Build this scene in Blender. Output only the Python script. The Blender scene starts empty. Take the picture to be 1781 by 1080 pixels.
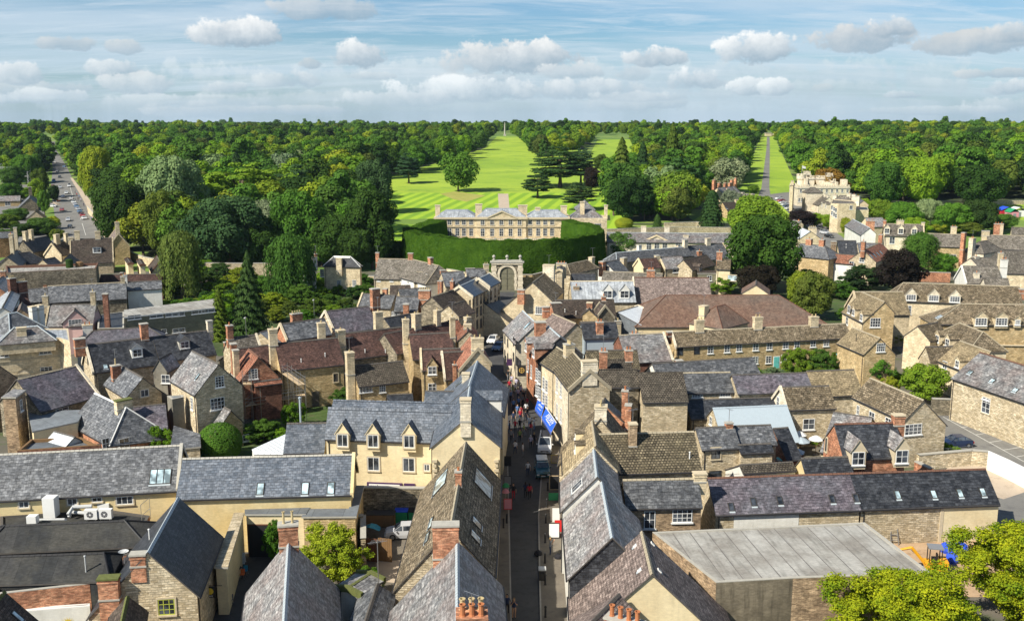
import bpy,math,random
import numpy as np
from math import radians as R_,sin,cos,tan,pi,hypot,atan2
random.seed(5)
sc=bpy.context.scene
COL=sc.collection
# ---------- camera ----------
F,T,H=1700.0,R_(10.82),42.0          # focal length in photo pixels, tilt, height
cam=bpy.data.cameras.new('camera');camo=bpy.data.objects.new('camera',cam);COL.objects.link(camo)
cam.sensor_width=36;cam.lens=36*F/1781;cam.clip_start=.5;cam.clip_end=20000
camo.location=(0,0,H);camo.rotation_euler=(pi/2-T,0,0)
sc.camera=camo
# ---------- light ----------
SUN_EL,SUN_AZ=R_(42),R_(38)            # the sun stands to the left, a little behind the camera
sd=(-cos(SUN_AZ)*cos(SUN_EL),-sin(SUN_AZ)*cos(SUN_EL),sin(SUN_EL))
sl=bpy.data.lights.new('sun','SUN');sl.energy=5.0;sl.angle=R_(.5);sl.color=(1,.93,.8)
so=bpy.data.objects.new('sun',sl);COL.objects.link(so);so.location=(-50,-50,120)
from mathutils import Vector,Matrix
so.rotation_euler=Vector(sd).to_track_quat('Z','Y').to_euler()
sc.view_settings.view_transform='Standard';sc.view_settings.look='None'
sc.view_settings.exposure=0.45;sc.view_settings.gamma=1
sc.cycles.max_bounces=4;sc.cycles.diffuse_bounces=2;sc.cycles.glossy_bounces=2
sc.cycles.transmission_bounces=2;sc.cycles.transparent_max_bounces=4;sc.cycles.use_denoising=True
sc.cycles.caustics_reflective=False;sc.cycles.caustics_refractive=False
def P(px,py,z=0.0):
    "point of the place at height z seen at photo pixel (px, py)"
    u,v=(px-890.5)/F,(540-py)/F
    dx,dy,dz=u,cos(T)+v*sin(T),-sin(T)+v*cos(T)
    s=(z-H)/dz
    return Vector((dx*s,dy*s,z))
def ray(px,py):
    u,v=(px-890.5)/F,(540-py)/F
    return Vector((u,cos(T)+v*sin(T),-sin(T)+v*cos(T)))
CAM=Vector((0,0,H))
def hit(px,py,p,n):
    d=ray(px,py);return CAM +d*((p-CAM).dot(n)/d.dot(n))
def tz(y):
    "height of the land"
    if y < 345: return 0.0
    a=min(y,1100)-345
    z=.037*a*min(1,a/60)
    if y > 1100: z += min(y-1100,900)*.004
    return z
def G(px,py):
    "point on the land seen at photo pixel"
    d=ray(px,py);s=60.0
    for i in range(4000):
        p=CAM+d*s
        if p.z <= tz(p.y): break
        s *= 1.004
    return Vector((p.x,p.y,tz(p.y)))
# ---------- node helpers / materials ----------
class NT:
    def __init__(s,nt): s.nt=nt
    def n(s,typ,**k):
        nd=s.nt.nodes.new(typ)
        for a,b in k.items():
            if a == 'inp':
                for i,v in b.items():
                    if hasattr(v,'node'): s.nt.links.new(v,nd.inputs[i])
                    else: nd.inputs[i].default_value=v
            else: setattr(nd,a,b)
        return nd
    def math(s,op,a,b=0.5,c=None,clamp=False):
        d={0: a,1: b}
        if c is not None: d[2]=c
        return s.n('ShaderNodeMath',operation=op,use_clamp=clamp,inp=d).outputs[0]
    def mix(s,f,a,b,mode='MIX'):
        nd=s.n('ShaderNodeMix',data_type='RGBA',blend_type=mode)
        for i,v in ((0,f),(6,a),(7,b)):
            if hasattr(v,'node'): s.nt.links.new(v,nd.inputs[i])
            else: nd.inputs[i].default_value=(*v,1) if isinstance(v,tuple) and len(v) == 3 else v
        return nd.outputs[2]
    def noise(s,scale,detail=3,vec=None,rough=.55,dist=0,w=None):
        k={'Scale': scale,'Detail': detail,'Roughness': rough,'Distortion': dist}
        if vec is not None: k['Vector']=vec
        return s.n('ShaderNodeTexNoise',inp=k).outputs[0]
    def ramp(s,f,lo,hi):
        return s.n('ShaderNodeMapRange',inp={0: f,1: lo,2: hi,3: 0.0,4: 1.0}).outputs[0]
M={}
def newmat(name):
    m=bpy.data.materials.new(name);m.use_nodes=True;nt=m.node_tree;nt.nodes.clear()
    s=NT(nt);out=nt.nodes.new('ShaderNodeOutputMaterial');M[name]=m
    return m,s,out
def fin(s,out,col,rough=.8,bump=None,bd=.02,metal=0,spec=.5,**kw):
    d={'Base Color': col if hasattr(col,'node') else (*col,1),'Roughness': rough,'Metallic': metal,'Specular IOR Level': spec}
    if bump is not None:
        d['Normal']=s.n('ShaderNodeBump',inp={'Strength': 1.0,'Distance': bd,'Height': bump}).outputs[0]
    d.update(kw)
    b=s.n('ShaderNodeBsdfPrincipled',inp=d);s.nt.links.new(b.outputs[0],out.inputs[0])
def plain(name,col,rough=.7,metal=0,var=.12,spec=.4,sc_=3.0):
    m,s,out=newmat(name)
    g=s.n('ShaderNodeNewGeometry').outputs['Position']
    f=s.noise(sc_,4,g)
    c=s.mix(f,tuple(x*(1-var) for x in col),tuple(min(1,x*(1+var)) for x in col))
    fin(s,out,c,rough,None,metal=metal,spec=spec);return m
def blocks(name,c1,c2,mort,bw,bh,ms=.012,rough=.85,bd=.02,patch=None,pa=.5,lich=None,ls=2.2,lt=.62,warp=0,streak=0,ov=.22,psc=.35,spec=.3,tx=1.0):
    "tiles, slates, bricks or stone courses laid in the surface's own metres (UV)"
    m,s,out=newmat(name)
    uv=s.n('ShaderNodeUVMap').outputs[0]
    oi=s.n('ShaderNodeObjectInfo').outputs['Random']
    off=s.n('ShaderNodeVectorMath',operation='MULTIPLY_ADD',inp={0: (17.3,9.1,3.0),1: oi,2: uv}).outputs[0]
    vec=uv
    if warp:
        w=s.n('ShaderNodeTexNoise',inp={'Vector': off,'Scale': 1.6,'Detail': 2.0}).outputs[1]
        w2=s.n('ShaderNodeVectorMath',operation='SUBTRACT',inp={0: w,1: (.5,.5,.5)}).outputs[0]
        vec=s.n('ShaderNodeVectorMath',operation='MULTIPLY_ADD',inp={0: w2,1: (warp,warp,0),2: uv}).outputs[0]
    br=s.n('ShaderNodeTexBrick',offset=.5,squash=1.0,inp={'Vector': vec,'Color1': (*c1,1),'Color2': (*c2,1),'Mortar': (*mort,1),
        'Scale': 1.0,'Mortar Size': ms,'Mortar Smooth': .3,'Bias': 0.0,'Brick Width': bw,'Row Height': bh})
    col=br.outputs[0]
    big=s.noise(psc,5,off,.6)
    if patch: col=s.mix(s.math('MULTIPLY',s.ramp(big,.42,.62),pa),col,patch)
    fine=s.noise(9.0,3,off,.7)
    col=s.mix(.75*tx,col,s.mix(fine,(.35,.35,.35),(1.6,1.6,1.6)),'MULTIPLY')
    md=s.noise(1.3,4,off,.65)
    col=s.mix(.8*tx,col,s.mix(s.ramp(md,.34,.66),(.55,.55,.55),(1.38,1.38,1.38)),'MULTIPLY')
    if lich:
        l=s.noise(ls,6,off,.75)
        col=s.mix(s.math('MULTIPLY',s.ramp(l,lt,lt+.06),.8),col,lich)
    sp=s.noise(4.2,2,s.n('ShaderNodeVectorMath',operation='MULTIPLY',inp={0: off,1: (.6,1.5,1)}).outputs[0],.5)
    col=s.mix(.85*tx,col,s.mix(s.ramp(sp,.4,.62),(.66,.66,.66),(1.32,1.32,1.32)),'MULTIPLY')
    if streak:
        sv=s.n('ShaderNodeVectorMath',operation='MULTIPLY',inp={0: off,1: (2.2,.25,1)}).outputs[0]
        st=s.noise(1.0,4,sv,.6)
        col=s.mix(s.math('MULTIPLY',s.ramp(st,.5,.72),streak),col,tuple(x*.35 for x in c1))
    tint=s.math('MULTIPLY_ADD',oi,ov*2,1-ov)
    tc=s.n('ShaderNodeCombineColor',inp={0: tint,1: tint,2: tint}).outputs[0]
    col=s.mix(1.0,col,tc,'MULTIPLY')
    bh_=s.math('ADD',s.math('MULTIPLY',br.outputs[1],-1.0),s.math('MULTIPLY',fine,.8))
    fin(s,out,col,rough,bh_,bd,spec=spec);return m
# ---------- sky ----------
w=bpy.data.worlds.new('World');sc.world=w;w.use_nodes=True;nt=w.node_tree;nt.nodes.clear();s=NT(nt)
sk=s.n('ShaderNodeTexSky',sky_type='NISHITA',sun_disc=False,sun_elevation=SUN_EL,sun_rotation=atan2(sd[0],sd[1]) % (2*pi),air_density=1.0,dust_density=1.0,ozone_density=1.0)
vec=s.n('ShaderNodeTexCoord').outputs['Generated']
sx=s.n('ShaderNodeSeparateXYZ',inp={0: vec})
X,Y,Zc=sx.outputs
zz=s.math('MAXIMUM',Zc,.02)
pl=s.n('ShaderNodeCombineXYZ',inp={0: s.math('DIVIDE',X,s.math('ADD',zz,.12)),1: s.math('DIVIDE',Y,s.math('ADD',zz,.12)),2: 0.0}).outputs[0]
pl2=s.n('ShaderNodeVectorMath',operation='MULTIPLY',inp={0: pl,1: (.45,1.5,1)}).outputs[0]
veil=s.noise(.8,7,pl2,.62,.8)
fine=s.noise(3.2,6,pl2,.68,.6)
az=s.math('ARCTAN2',X,Y);el=s.math('ARCTAN2',Zc,s.math('SQRT',s.math('ADD',s.math('MULTIPLY',X,X),s.math('MULTIPLY',Y,Y))))
blue=s.mix(1.0,sk.outputs[0],(.62,.95,1.22),'MULTIPLY')
kz=s.math('SUBTRACT',1.0,s.math('MULTIPLY',s.ramp(el,.2,.8),.45));blue=s.mix(1.0,blue,s.n('ShaderNodeCombineColor',inp={0: kz,1: kz,2: kz}).outputs[0],'MULTIPLY')
col=s.mix(s.math('MULTIPLY',s.math('MULTIPLY_ADD',s.ramp(veil,.38,.60),.68,.1),s.math('SUBTRACT',1.0,s.math('MULTIPLY',s.ramp(el,.2,.6),.85))),blue,(6.2,7.5,8.7))
col=s.mix(s.math('MULTIPLY',s.ramp(fine,.48,.7),s.math('MULTIPLY',s.ramp(el,.5,.15),.5)),col,(8.0,8.8,9.5))
ae=s.n('ShaderNodeCombineXYZ',inp={0: az,1: el,2: 0.0}).outputs[0]
n1=s.n('ShaderNodeTexNoise',inp={'Vector': ae,'Scale': 42.0,'Detail': 9.0,'Roughness': .66}).outputs[0]
n2=s.n('ShaderNodeTexNoise',inp={'Vector': ae,'Scale': 13.0,'Detail': 4.0}).outputs[0]
nz=s.math('ADD',s.math('MULTIPLY',s.math('SUBTRACT',n1,.5),2.1),s.math('MULTIPLY',s.math('SUBTRACT',n2,.5),1.3))
def cloud(col,px,py,wpx,hpx,dens=1.0,white=1.0):
    "cumulus at the sky direction of a photo pixel: flat grey base, bright billowing top"
    d=ray(px,py);a0=atan2(d.x,d.y);e0=atan2(d.z,hypot(d.x,d.y));wa,ha=wpx*1.08/F/2,hpx*1.05/F/2
    u=s.math('DIVIDE',s.math('SUBTRACT',az,a0),wa);v=s.math('DIVIDE',s.math('SUBTRACT',el,e0),ha)
    vb=s.math('MULTIPLY',s.math('MINIMUM',v,0.0),1.6)   # flatter below
    vt=s.math('MAXIMUM',v,0.0)
    r2=s.math('ADD',s.math('MULTIPLY',u,u),s.math('ADD',s.math('MULTIPLY',vb,vb),s.math('MULTIPLY',vt,vt)))
    f=s.math('ADD',s.math('SUBTRACT',1.0,r2),s.math('MULTIPLY',nz,1.5))
    m_=s.math('MULTIPLY',s.n('ShaderNodeMapRange',interpolation_type='SMOOTHSTEP',inp={0: f,1: .1,2: .55,3: 0.0,4: 1.0}).outputs[0],dens)
    t=s.ramp(s.math('ADD',s.math('ADD',v,s.math('MULTIPLY',nz,.9)),s.math('MULTIPLY',u,-.35)),-.45,1.0)
    cc=s.mix(t,(3.5,4.6,5.6),(10.6*white,10.7*white,10.6*white))
    return s.mix(m_,col,cc)
CL=[(960,150,1500,95,.35,.95),(640,185,1300,50,.3,.9),(1420,170,900,55,.25,.9),(410,62,165,62,.95,1),(620,100,105,66,.95,1),(540,112,42,30,.8,.75),(890,108,240,78,.95,.85),(930,100,130,60,.8,.95),(990,128,120,40,.7,.9),(840,160,330,55,.85,1.08),
      (1000,160,260,50,.8,.95),(1135,103,115,46,.95,1),(1315,92,135,68,.95,1),(1500,70,170,62,.9,.78),(1545,52,80,48,.85,.95),(1695,78,210,50,.9,.7),(1760,62,80,40,.8,.8),(1200,143,110,48,.85,1.05),(1300,155,62,40,.85,1.05),(1350,155,60,36,.85,1.05),
      (1565,166,65,20,.8,1),(1730,130,110,24,.85,.75),(1750,155,75,36,.9,1),(110,78,90,32,.7,.75),(215,86,75,32,.65,.75),(30,132,80,46,.85,.95),(195,122,85,38,.8,.95),(240,150,130,46,.75,.85),(90,172,160,34,.7,1.0),
      (500,142,120,40,.7,.95),(400,155,90,26,.6,.9),(560,20,190,50,.6,.75),(1430,155,40,16,.5,.7),(1110,170,200,24,.5,.95),(700,175,200,36,.6,.95),(330,178,300,28,.5,.95),(1620,195,300,20,.5,1)]
rc_=random.Random(5)
for i in range(9): CL.insert(3,(rc_.uniform(0,1781),rc_.uniform(120,200),rc_.uniform(60,260),rc_.uniform(16,40),rc_.uniform(.4,.75),rc_.uniform(.75,1)))
for c_ in CL: col=cloud(col,*c_)
col=s.mix(s.n('ShaderNodeMapRange',inp={0: el,1: 0.0,2: .09,3: .55,4: 0.0}).outputs[0],col,(6.4,8.0,8.9))
bg=s.n('ShaderNodeBackground',inp={0: col,1: .072});out=nt.nodes.new('ShaderNodeOutputWorld');nt.links.new(bg.outputs[0],out.inputs[0])
blocks('slate',(.085,.09,.10),(.23,.235,.245),(.05,.055,.06),0.46,0.34,.014,.5,.018,lich=(.42,.42,.38),lt=.64,ls=3.0,patch=(.085,.09,.10),pa=.6,spec=.3,streak=.38)
blocks('slate_pale',(.17,.17,.175),(.37,.365,.355),(.10,.10,.11),0.46,0.34,.014,.5,.02,lich=(.55,.54,.48),lt=.64,ls=2.5,patch=(.24,.19,.175),pa=.65,spec=.3,streak=.38)
blocks('slate_blue',(.085,.105,.135),(.18,.20,.235),(.045,.05,.06),0.42,0.31,.012,.5,.012,spec=.3,ov=.1,tx=0.7,streak=.38)
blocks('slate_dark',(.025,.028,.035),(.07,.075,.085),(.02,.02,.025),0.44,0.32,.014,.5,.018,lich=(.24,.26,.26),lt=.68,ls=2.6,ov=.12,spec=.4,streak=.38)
blocks('slate_purple',(.095,.083,.10),(.19,.165,.19),(.05,.045,.055),0.42,0.32,.012,.55,.015,lich=(.30,.29,.28),lt=.7,patch=(.14,.15,.17),pa=.5,ov=.1,streak=.38)
blocks('stone_slate',(.12,.095,.06),(.35,.28,.19),(.04,.03,.02),0.42,0.3,.03,.9,.05,lich=(.50,.46,.34),lt=.60,ls=3.5,patch=(.13,.10,.06),pa=.6,warp=.25,streak=.38)
blocks('stone_slate_tan',(.27,.21,.125),(.42,.33,.20),(.10,.08,.05),0.42,0.32,.02,.9,.03,lich=(.5,.45,.3),lt=.68,patch=(.2,.165,.10),pa=.5,warp=.08,streak=.38)
blocks('stone_slate_grey',(.15,.13,.105),(.30,.27,.23),(.05,.045,.04),0.4,0.3,.025,.9,.04,lich=(.46,.43,.36),lt=.62,ls=3.5,patch=(.10,.09,.07),pa=.5,warp=.2,streak=.38)
blocks('tile_brown',(.06,.045,.038),(.13,.10,.08),(.035,.025,.02),0.3,0.24,.02,.85,.03,lich=(.3,.28,.2),lt=.68,patch=(.075,.065,.05),pa=.5,streak=.38)
blocks('tile_plum',(.085,.048,.04),(.165,.09,.072),(.04,.02,.018),0.28,0.22,.018,.85,.03,lich=(.16,.15,.12),lt=.63,ls=1.6,patch=(.055,.033,.03),pa=.7,warp=.1,streak=.38)
blocks('tile_red',(.26,.10,.06),(.42,.19,.12),(.10,.04,.03),0.28,0.22,.018,.85,.02,lich=(.20,.15,.12),lt=.6,patch=(.25,.13,.09),pa=.5)
blocks('tile_market',(.17,.10,.072),(.235,.15,.108),(.10,.055,.04),0.36,0.3,.015,.85,.02,patch=(.15,.12,.10),pa=.7,psc=.12,ov=.03,tx=0.6,streak=.38)
blocks('tile_pan',(.14,.115,.075),(.26,.215,.14),(.035,.03,.02),.34,.30,.045,.85,.06,patch=(.12,.10,.06),pa=.5,ov=.1,streak=.38)
blocks('tile_pan_dark',(.10,.085,.065),(.17,.145,.11),(.025,.02,.018),.34,.30,.045,.85,.06,patch=(.08,.07,.055),pa=.5,ov=.1,streak=.38)
blocks('tile_mauve',(.19,.145,.13),(.34,.27,.24),(.09,.07,.06),0.34,0.28,.02,.85,.03,lich=(.5,.45,.38),lt=.64,ls=5,ov=.08,streak=.38)
blocks('lead',(.42,.45,.48),(.5,.53,.56),(.2,.21,.23),.7,40,.03,.45,.03,patch=(.25,.27,.30),pa=.8,psc=.8,streak=.6,ov=.08,spec=.5,tx=0.5)
blocks('metal_white',(.62,.66,.70),(.68,.72,.75),(.3,.32,.34),.45,60,.02,.4,.04,ov=.05,spec=.5,tx=0.15)
blocks('solar',(.012,.02,.035),(.02,.03,.05),(.08,.09,.10),1.0,1.6,.02,.2,.004,ov=.05,spec=.6,tx=0.3)
blocks('felt',(.028,.03,.032),(.05,.05,.05),(.02,.02,.02),1.0,60,.01,.85,.01,patch=(.09,.085,.07),pa=.5,ov=.08,tx=0.5)
blocks('deck_pale',(.36,.35,.32),(.42,.41,.38),(.16,.15,.14),1.6,14,.05,.8,.01,patch=(.22,.20,.175),pa=.75,streak=.55,ov=.04,psc=.3,tx=0.25)
blocks('deck_grey',(.16,.18,.20),(.20,.22,.24),(.1,.11,.12),3,12,.03,.6,.01,patch=(.12,.13,.14),pa=.5,tx=0.3)
blocks('rubble',(.46,.37,.23),(.80,.69,.50),(.42,.35,.24),0.5,0.2,.02,.9,.05,patch=(.46,.37,.24),pa=.5,warp=.16,ov=.12,tx=0.6)
blocks('rubble_warm',(.50,.36,.18),(.78,.61,.35),(.42,.31,.17),0.5,0.2,.02,.9,.05,patch=(.42,.30,.15),pa=.6,warp=.14,ov=.1,tx=0.6)
blocks('rubble_dark',(.22,.19,.13),(.46,.39,.28),(.15,.125,.09),0.48,0.19,.02,.9,.05,patch=(.10,.09,.07),pa=.5,warp=.16,ov=.12)
blocks('ashlar',(.68,.56,.37),(.80,.68,.47),(.34,.27,.17),.7,.3,.01,.85,.01,patch=(.42,.33,.20),pa=.5,streak=.2,ov=.08,tx=0.5)
blocks('ashlar_pale',(.74,.65,.49),(.84,.75,.59),(.42,.36,.26),.7,.3,.01,.85,.01,patch=(.48,.41,.29),pa=.4,streak=.2,ov=.06,tx=0.45)
blocks('brick',(.46,.17,.085),(.66,.32,.18),(.42,.31,.22),.3,.1,.010,.85,.01,patch=(.24,.10,.06),pa=.5,ov=.12)
blocks('brick_dark',(.22,.085,.05),(.36,.155,.10),(.14,.09,.065),.225,.075,.010,.85,.01,patch=(.10,.05,.035),pa=.5,ov=.12)
blocks('brick_buff',(.40,.28,.17),(.56,.41,.26),(.20,.15,.10),.4,.1,.010,.85,.01,patch=(.22,.15,.10),pa=.5,ov=.12)
blocks('render_cream',(.78,.66,.42),(.80,.68,.44),(.79,.67,.43),3,3,.001,.85,.004,patch=(.64,.51,.30),pa=.6,streak=.15,ov=.06,tx=0.15)
blocks('render_yellow',(.74,.60,.33),(.76,.62,.35),(.75,.61,.34),3,3,.001,.85,.004,patch=(.60,.45,.2),pa=.6,streak=.12,ov=.06,tx=0.15)
blocks('render_white',(.74,.73,.68),(.76,.75,.70),(.75,.74,.69),3,3,.001,.85,.004,patch=(.62,.60,.54),pa=.6,streak=.2,ov=.06,tx=0.12)
blocks('render_pink',(.62,.41,.38),(.64,.43,.40),(.63,.42,.39),3,3,.001,.85,.004,patch=(.55,.36,.33),pa=.5,ov=.04,tx=0.12)
blocks('render_grey',(.25,.23,.19),(.28,.26,.21),(.26,.24,.2),3,3,.001,.9,.004,patch=(.18,.165,.135),pa=.7,streak=.3,ov=.1,tx=0.25)
blocks('concrete_stained',(.20,.17,.12),(.26,.22,.155),(.2,.17,.12),2.5,5,.01,.9,.004,patch=(.10,.085,.06),pa=.7,streak=.8,ov=.05,tx=0.4)
blocks('panel_olive',(.20,.19,.13),(.23,.22,.15),(.12,.11,.08),2,.2,.01,.8,.004,ov=.05,tx=0.3)
plain('stone_trim',(.58,.49,.34),.85,var=.2);plain('stone_grey',(.42,.40,.35),.85,var=.25)
plain('white_paint',(.78,.78,.76),.5,var=.05);plain('dark_frame',(.05,.045,.04),.6)
plain('green_paint',(.45,.50,.08),.5);plain('gutter',(.025,.025,.03),.5);plain('pot_red',(.45,.17,.07),.8,var=.25)
plain('pot_buff',(.50,.40,.22),.85,var=.25);plain('metal',(.45,.46,.47),.35,metal=.8);plain('ridge_dark',(.10,.09,.08),.85,var=.3)
plain('ridge_stone',(.36,.31,.22),.9,var=.3);plain('ridge_red',(.15,.075,.05),.85,var=.3);plain('ridge_lead',(.42,.47,.5),.5)
plain('moss',(.12,.135,.04),1,var=.4);plain('wood',(.20,.115,.05),.8,var=.3);plain('wood_pale',(.50,.38,.24),.8,var=.3)
plain('rubber',(.012,.012,.013),.8);plain('black',(.02,.02,.022),.6);plain('blue_awning',(.015,.10,.62),.75,var=.05)
plain('aubergine',(.07,.03,.09),.6);plain('sign_green',(.03,.30,.12),.5);plain('sign_red',(.60,.03,.03),.5);plain('sign_yellow',(.75,.55,.05),.5)
plain('gold',(.65,.42,.10),.5);plain('plastic_grey',(.52,.53,.53),.6);plain('pink',(.8,.2,.5),.5);plain('tarp',(.03,.28,.42),.6,var=.3)
plain('timber_brown',(.13,.055,.03),.7);plain('bag_blue',(.03,.09,.62),.5,var=.3);plain('digger_yellow',(.78,.38,.02),.4,var=.1)
plain('turquoise',(.15,.55,.52),.5);plain('bark',(.13,.10,.07),.95,var=.4,sc_=1.2);plain('birch_bark',(.42,.40,.34),.9,var=.5)
plain('metal_roof_blue',(.40,.47,.52),.45,var=.08);plain('orange',(.7,.16,.04),.7)
def mk_glass(name,col,rough):
    m,s,out=newmat(name)
    g=s.n('ShaderNodeNewGeometry').outputs['Position']
    f=s.noise(.9,2,g)
    c=s.mix(s.ramp(f,.4,.62),col,tuple(min(1,x*4+.03) for x in col))
    fin(s,out,c,rough,None,spec=.9)
mk_glass('glass',(.018,.022,.028),.06);mk_glass('glass_pale',(.16,.21,.23),.12)
def ground_mat(name,cols,scales,rough=.95,bump=.02,stripe=None,fine=6.0):
    m,s,out=newmat(name)
    g=s.n('ShaderNodeNewGeometry').outputs['Position']
    a=s.noise(scales[0],5,g,.6);b=s.noise(scales[1],4,g,.65);c_=s.noise(fine,3,g,.7)
    c=s.mix(s.ramp(a,.38,.62),cols[0],cols[1])
    c=s.mix(s.ramp(b,.5,.7),c,cols[2])
    c=s.mix(.6,c,s.mix(c_,(.65,.65,.65),(1.35,1.35,1.35)),'MULTIPLY')
    if stripe:
        dx,dy,wl,amt=stripe
        d=s.n('ShaderNodeVectorMath',operation='DOT_PRODUCT',inp={0: g,1: (dx*2*pi/wl,dy*2*pi/wl,0)}).outputs[1]
        w=s.ramp(s.math('SINE',s.math('ADD',d,s.math('MULTIPLY',a,1.2))),-.35,.35)
        c=s.mix(w,c,s.mix(1.0,c,(1-amt,1-amt*.7,1-amt*.8),'MULTIPLY'))
    fin(s,out,c,rough,c_,bump)
ground_mat('asphalt',((.052,.053,.056),(.072,.072,.072),(.04,.04,.042)),(.25,1.3),.85)
ground_mat('asphalt_pale',((.17,.165,.155),(.21,.205,.19),(.14,.135,.13)),(.1,.6),.9)
ground_mat('paving',((.15,.13,.105),(.19,.165,.13),(.12,.105,.09)),(.3,1.5),.85)
ground_mat('gravel',((.46,.37,.28),(.52,.43,.33),(.40,.32,.24)),(.1,.7),.95)
ground_mat('dirt',((.42,.28,.16),(.5,.35,.22),(.3,.2,.12)),(.3,1.5),.95)
ground_mat('town_ground',((.10,.095,.075),(.16,.14,.11),(.07,.10,.03)),(.06,.25),.95)
ground_mat('kerb',((.33,.31,.27),(.4,.37,.32),(.28,.26,.23)),(.5,2),.9)
ground_mat('land',((.10,.19,.025),(.15,.24,.035),(.22,.27,.06)),(.012,.05),1)
ground_mat('meadow',((.22,.35,.02),(.32,.44,.03),(.15,.26,.02)),(.012,.06),1,.02)
ground_mat('mown',((.29,.45,.018),(.34,.50,.02),(.26,.42,.018)),(.02,.1),1,.02,stripe=(.98,-.19,6.5,.42))
ground_mat('rough_grass',((.30,.30,.06),(.36,.34,.08),(.24,.27,.04)),(.05,.3),1)
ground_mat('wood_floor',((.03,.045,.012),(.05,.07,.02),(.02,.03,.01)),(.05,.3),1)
ground_mat('garden_green',((.035,.06,.015),(.06,.11,.02),(.10,.09,.05)),(.08,.5),1)
ground_mat('far_field',((.20,.26,.10),(.42,.38,.22),(.12,.2,.06)),(.0015,.004),1)
plain('road_paint',(.6,.6,.56),.8)
def leafmat(name,col,col2,tr=.25,ov=.22):
    m,s,out=newmat(name)
    tc=s.n('ShaderNodeTexCoord').outputs['Object']
    oi=s.n('ShaderNodeObjectInfo').outputs['Random']
    a=s.noise(.45,3,tc,.6);b=s.noise(3.5,2,tc,.6)
    c=s.mix(s.ramp(s.math('ADD',s.math('MULTIPLY',a,.6),s.math('MULTIPLY',b,.4)),.36,.64),col,col2)
    v=s.math('MULTIPLY_ADD',oi,ov*2,1-ov)
    v2=s.math('MULTIPLY_ADD',s.math('FRACT',s.math('MULTIPLY',oi,7.3)),ov*1.0,1-ov*.55)
    c=s.mix(1.0,c,s.n('ShaderNodeCombineColor',inp={0: s.math('MULTIPLY',v,v2),1: v,2: v2}).outputs[0],'MULTIPLY')
    d=s.n('ShaderNodeBsdfDiffuse',inp={0: c}).outputs[0]
    t=s.n('ShaderNodeBsdfTranslucent',inp={0: c}).outputs[0]
    mx=s.n('ShaderNodeMixShader',inp={0: tr,1: d,2: t}).outputs[0]
    s.nt.links.new(mx,out.inputs[0]);return m
leafmat('leaf_mid',(0.0572,0.132,0.0221),(0.123,0.24,0.0351));leafmat('leaf_dark',(0.0291,0.0659,0.0166),(0.0617,0.114,0.0234))
leafmat('leaf_bright',(0.114,0.223,0.0221),(0.235,0.355,0.0293));leafmat('leaf_yellow',(0.166,0.243,0.0221),(0.346,0.389,0.0351))
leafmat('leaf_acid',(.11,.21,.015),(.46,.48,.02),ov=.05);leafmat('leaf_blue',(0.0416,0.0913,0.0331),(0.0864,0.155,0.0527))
leafmat('leaf_silver',(0.135,0.193,0.0994),(0.272,0.332,0.176));leafmat('leaf_willow',(0.114,0.183,0.0331),(0.247,0.309,0.0585))
leafmat('leaf_purple',(.016,.015,.012),(.036,.027,.026));leafmat('leaf_autumn',(0.208,0.132,0.0221),(0.395,0.229,0.0351))
leafmat('leaf_olive',(0.078,0.127,0.0221),(0.148,0.194,0.0351));leafmat('leaf_hedge',(0.04,0.095,0.012),(0.08,0.16,0.018),ov=.02)
leafmat('leaf_conifer',(0.0312,0.071,0.0243),(0.0741,0.137,0.0351))
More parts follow.
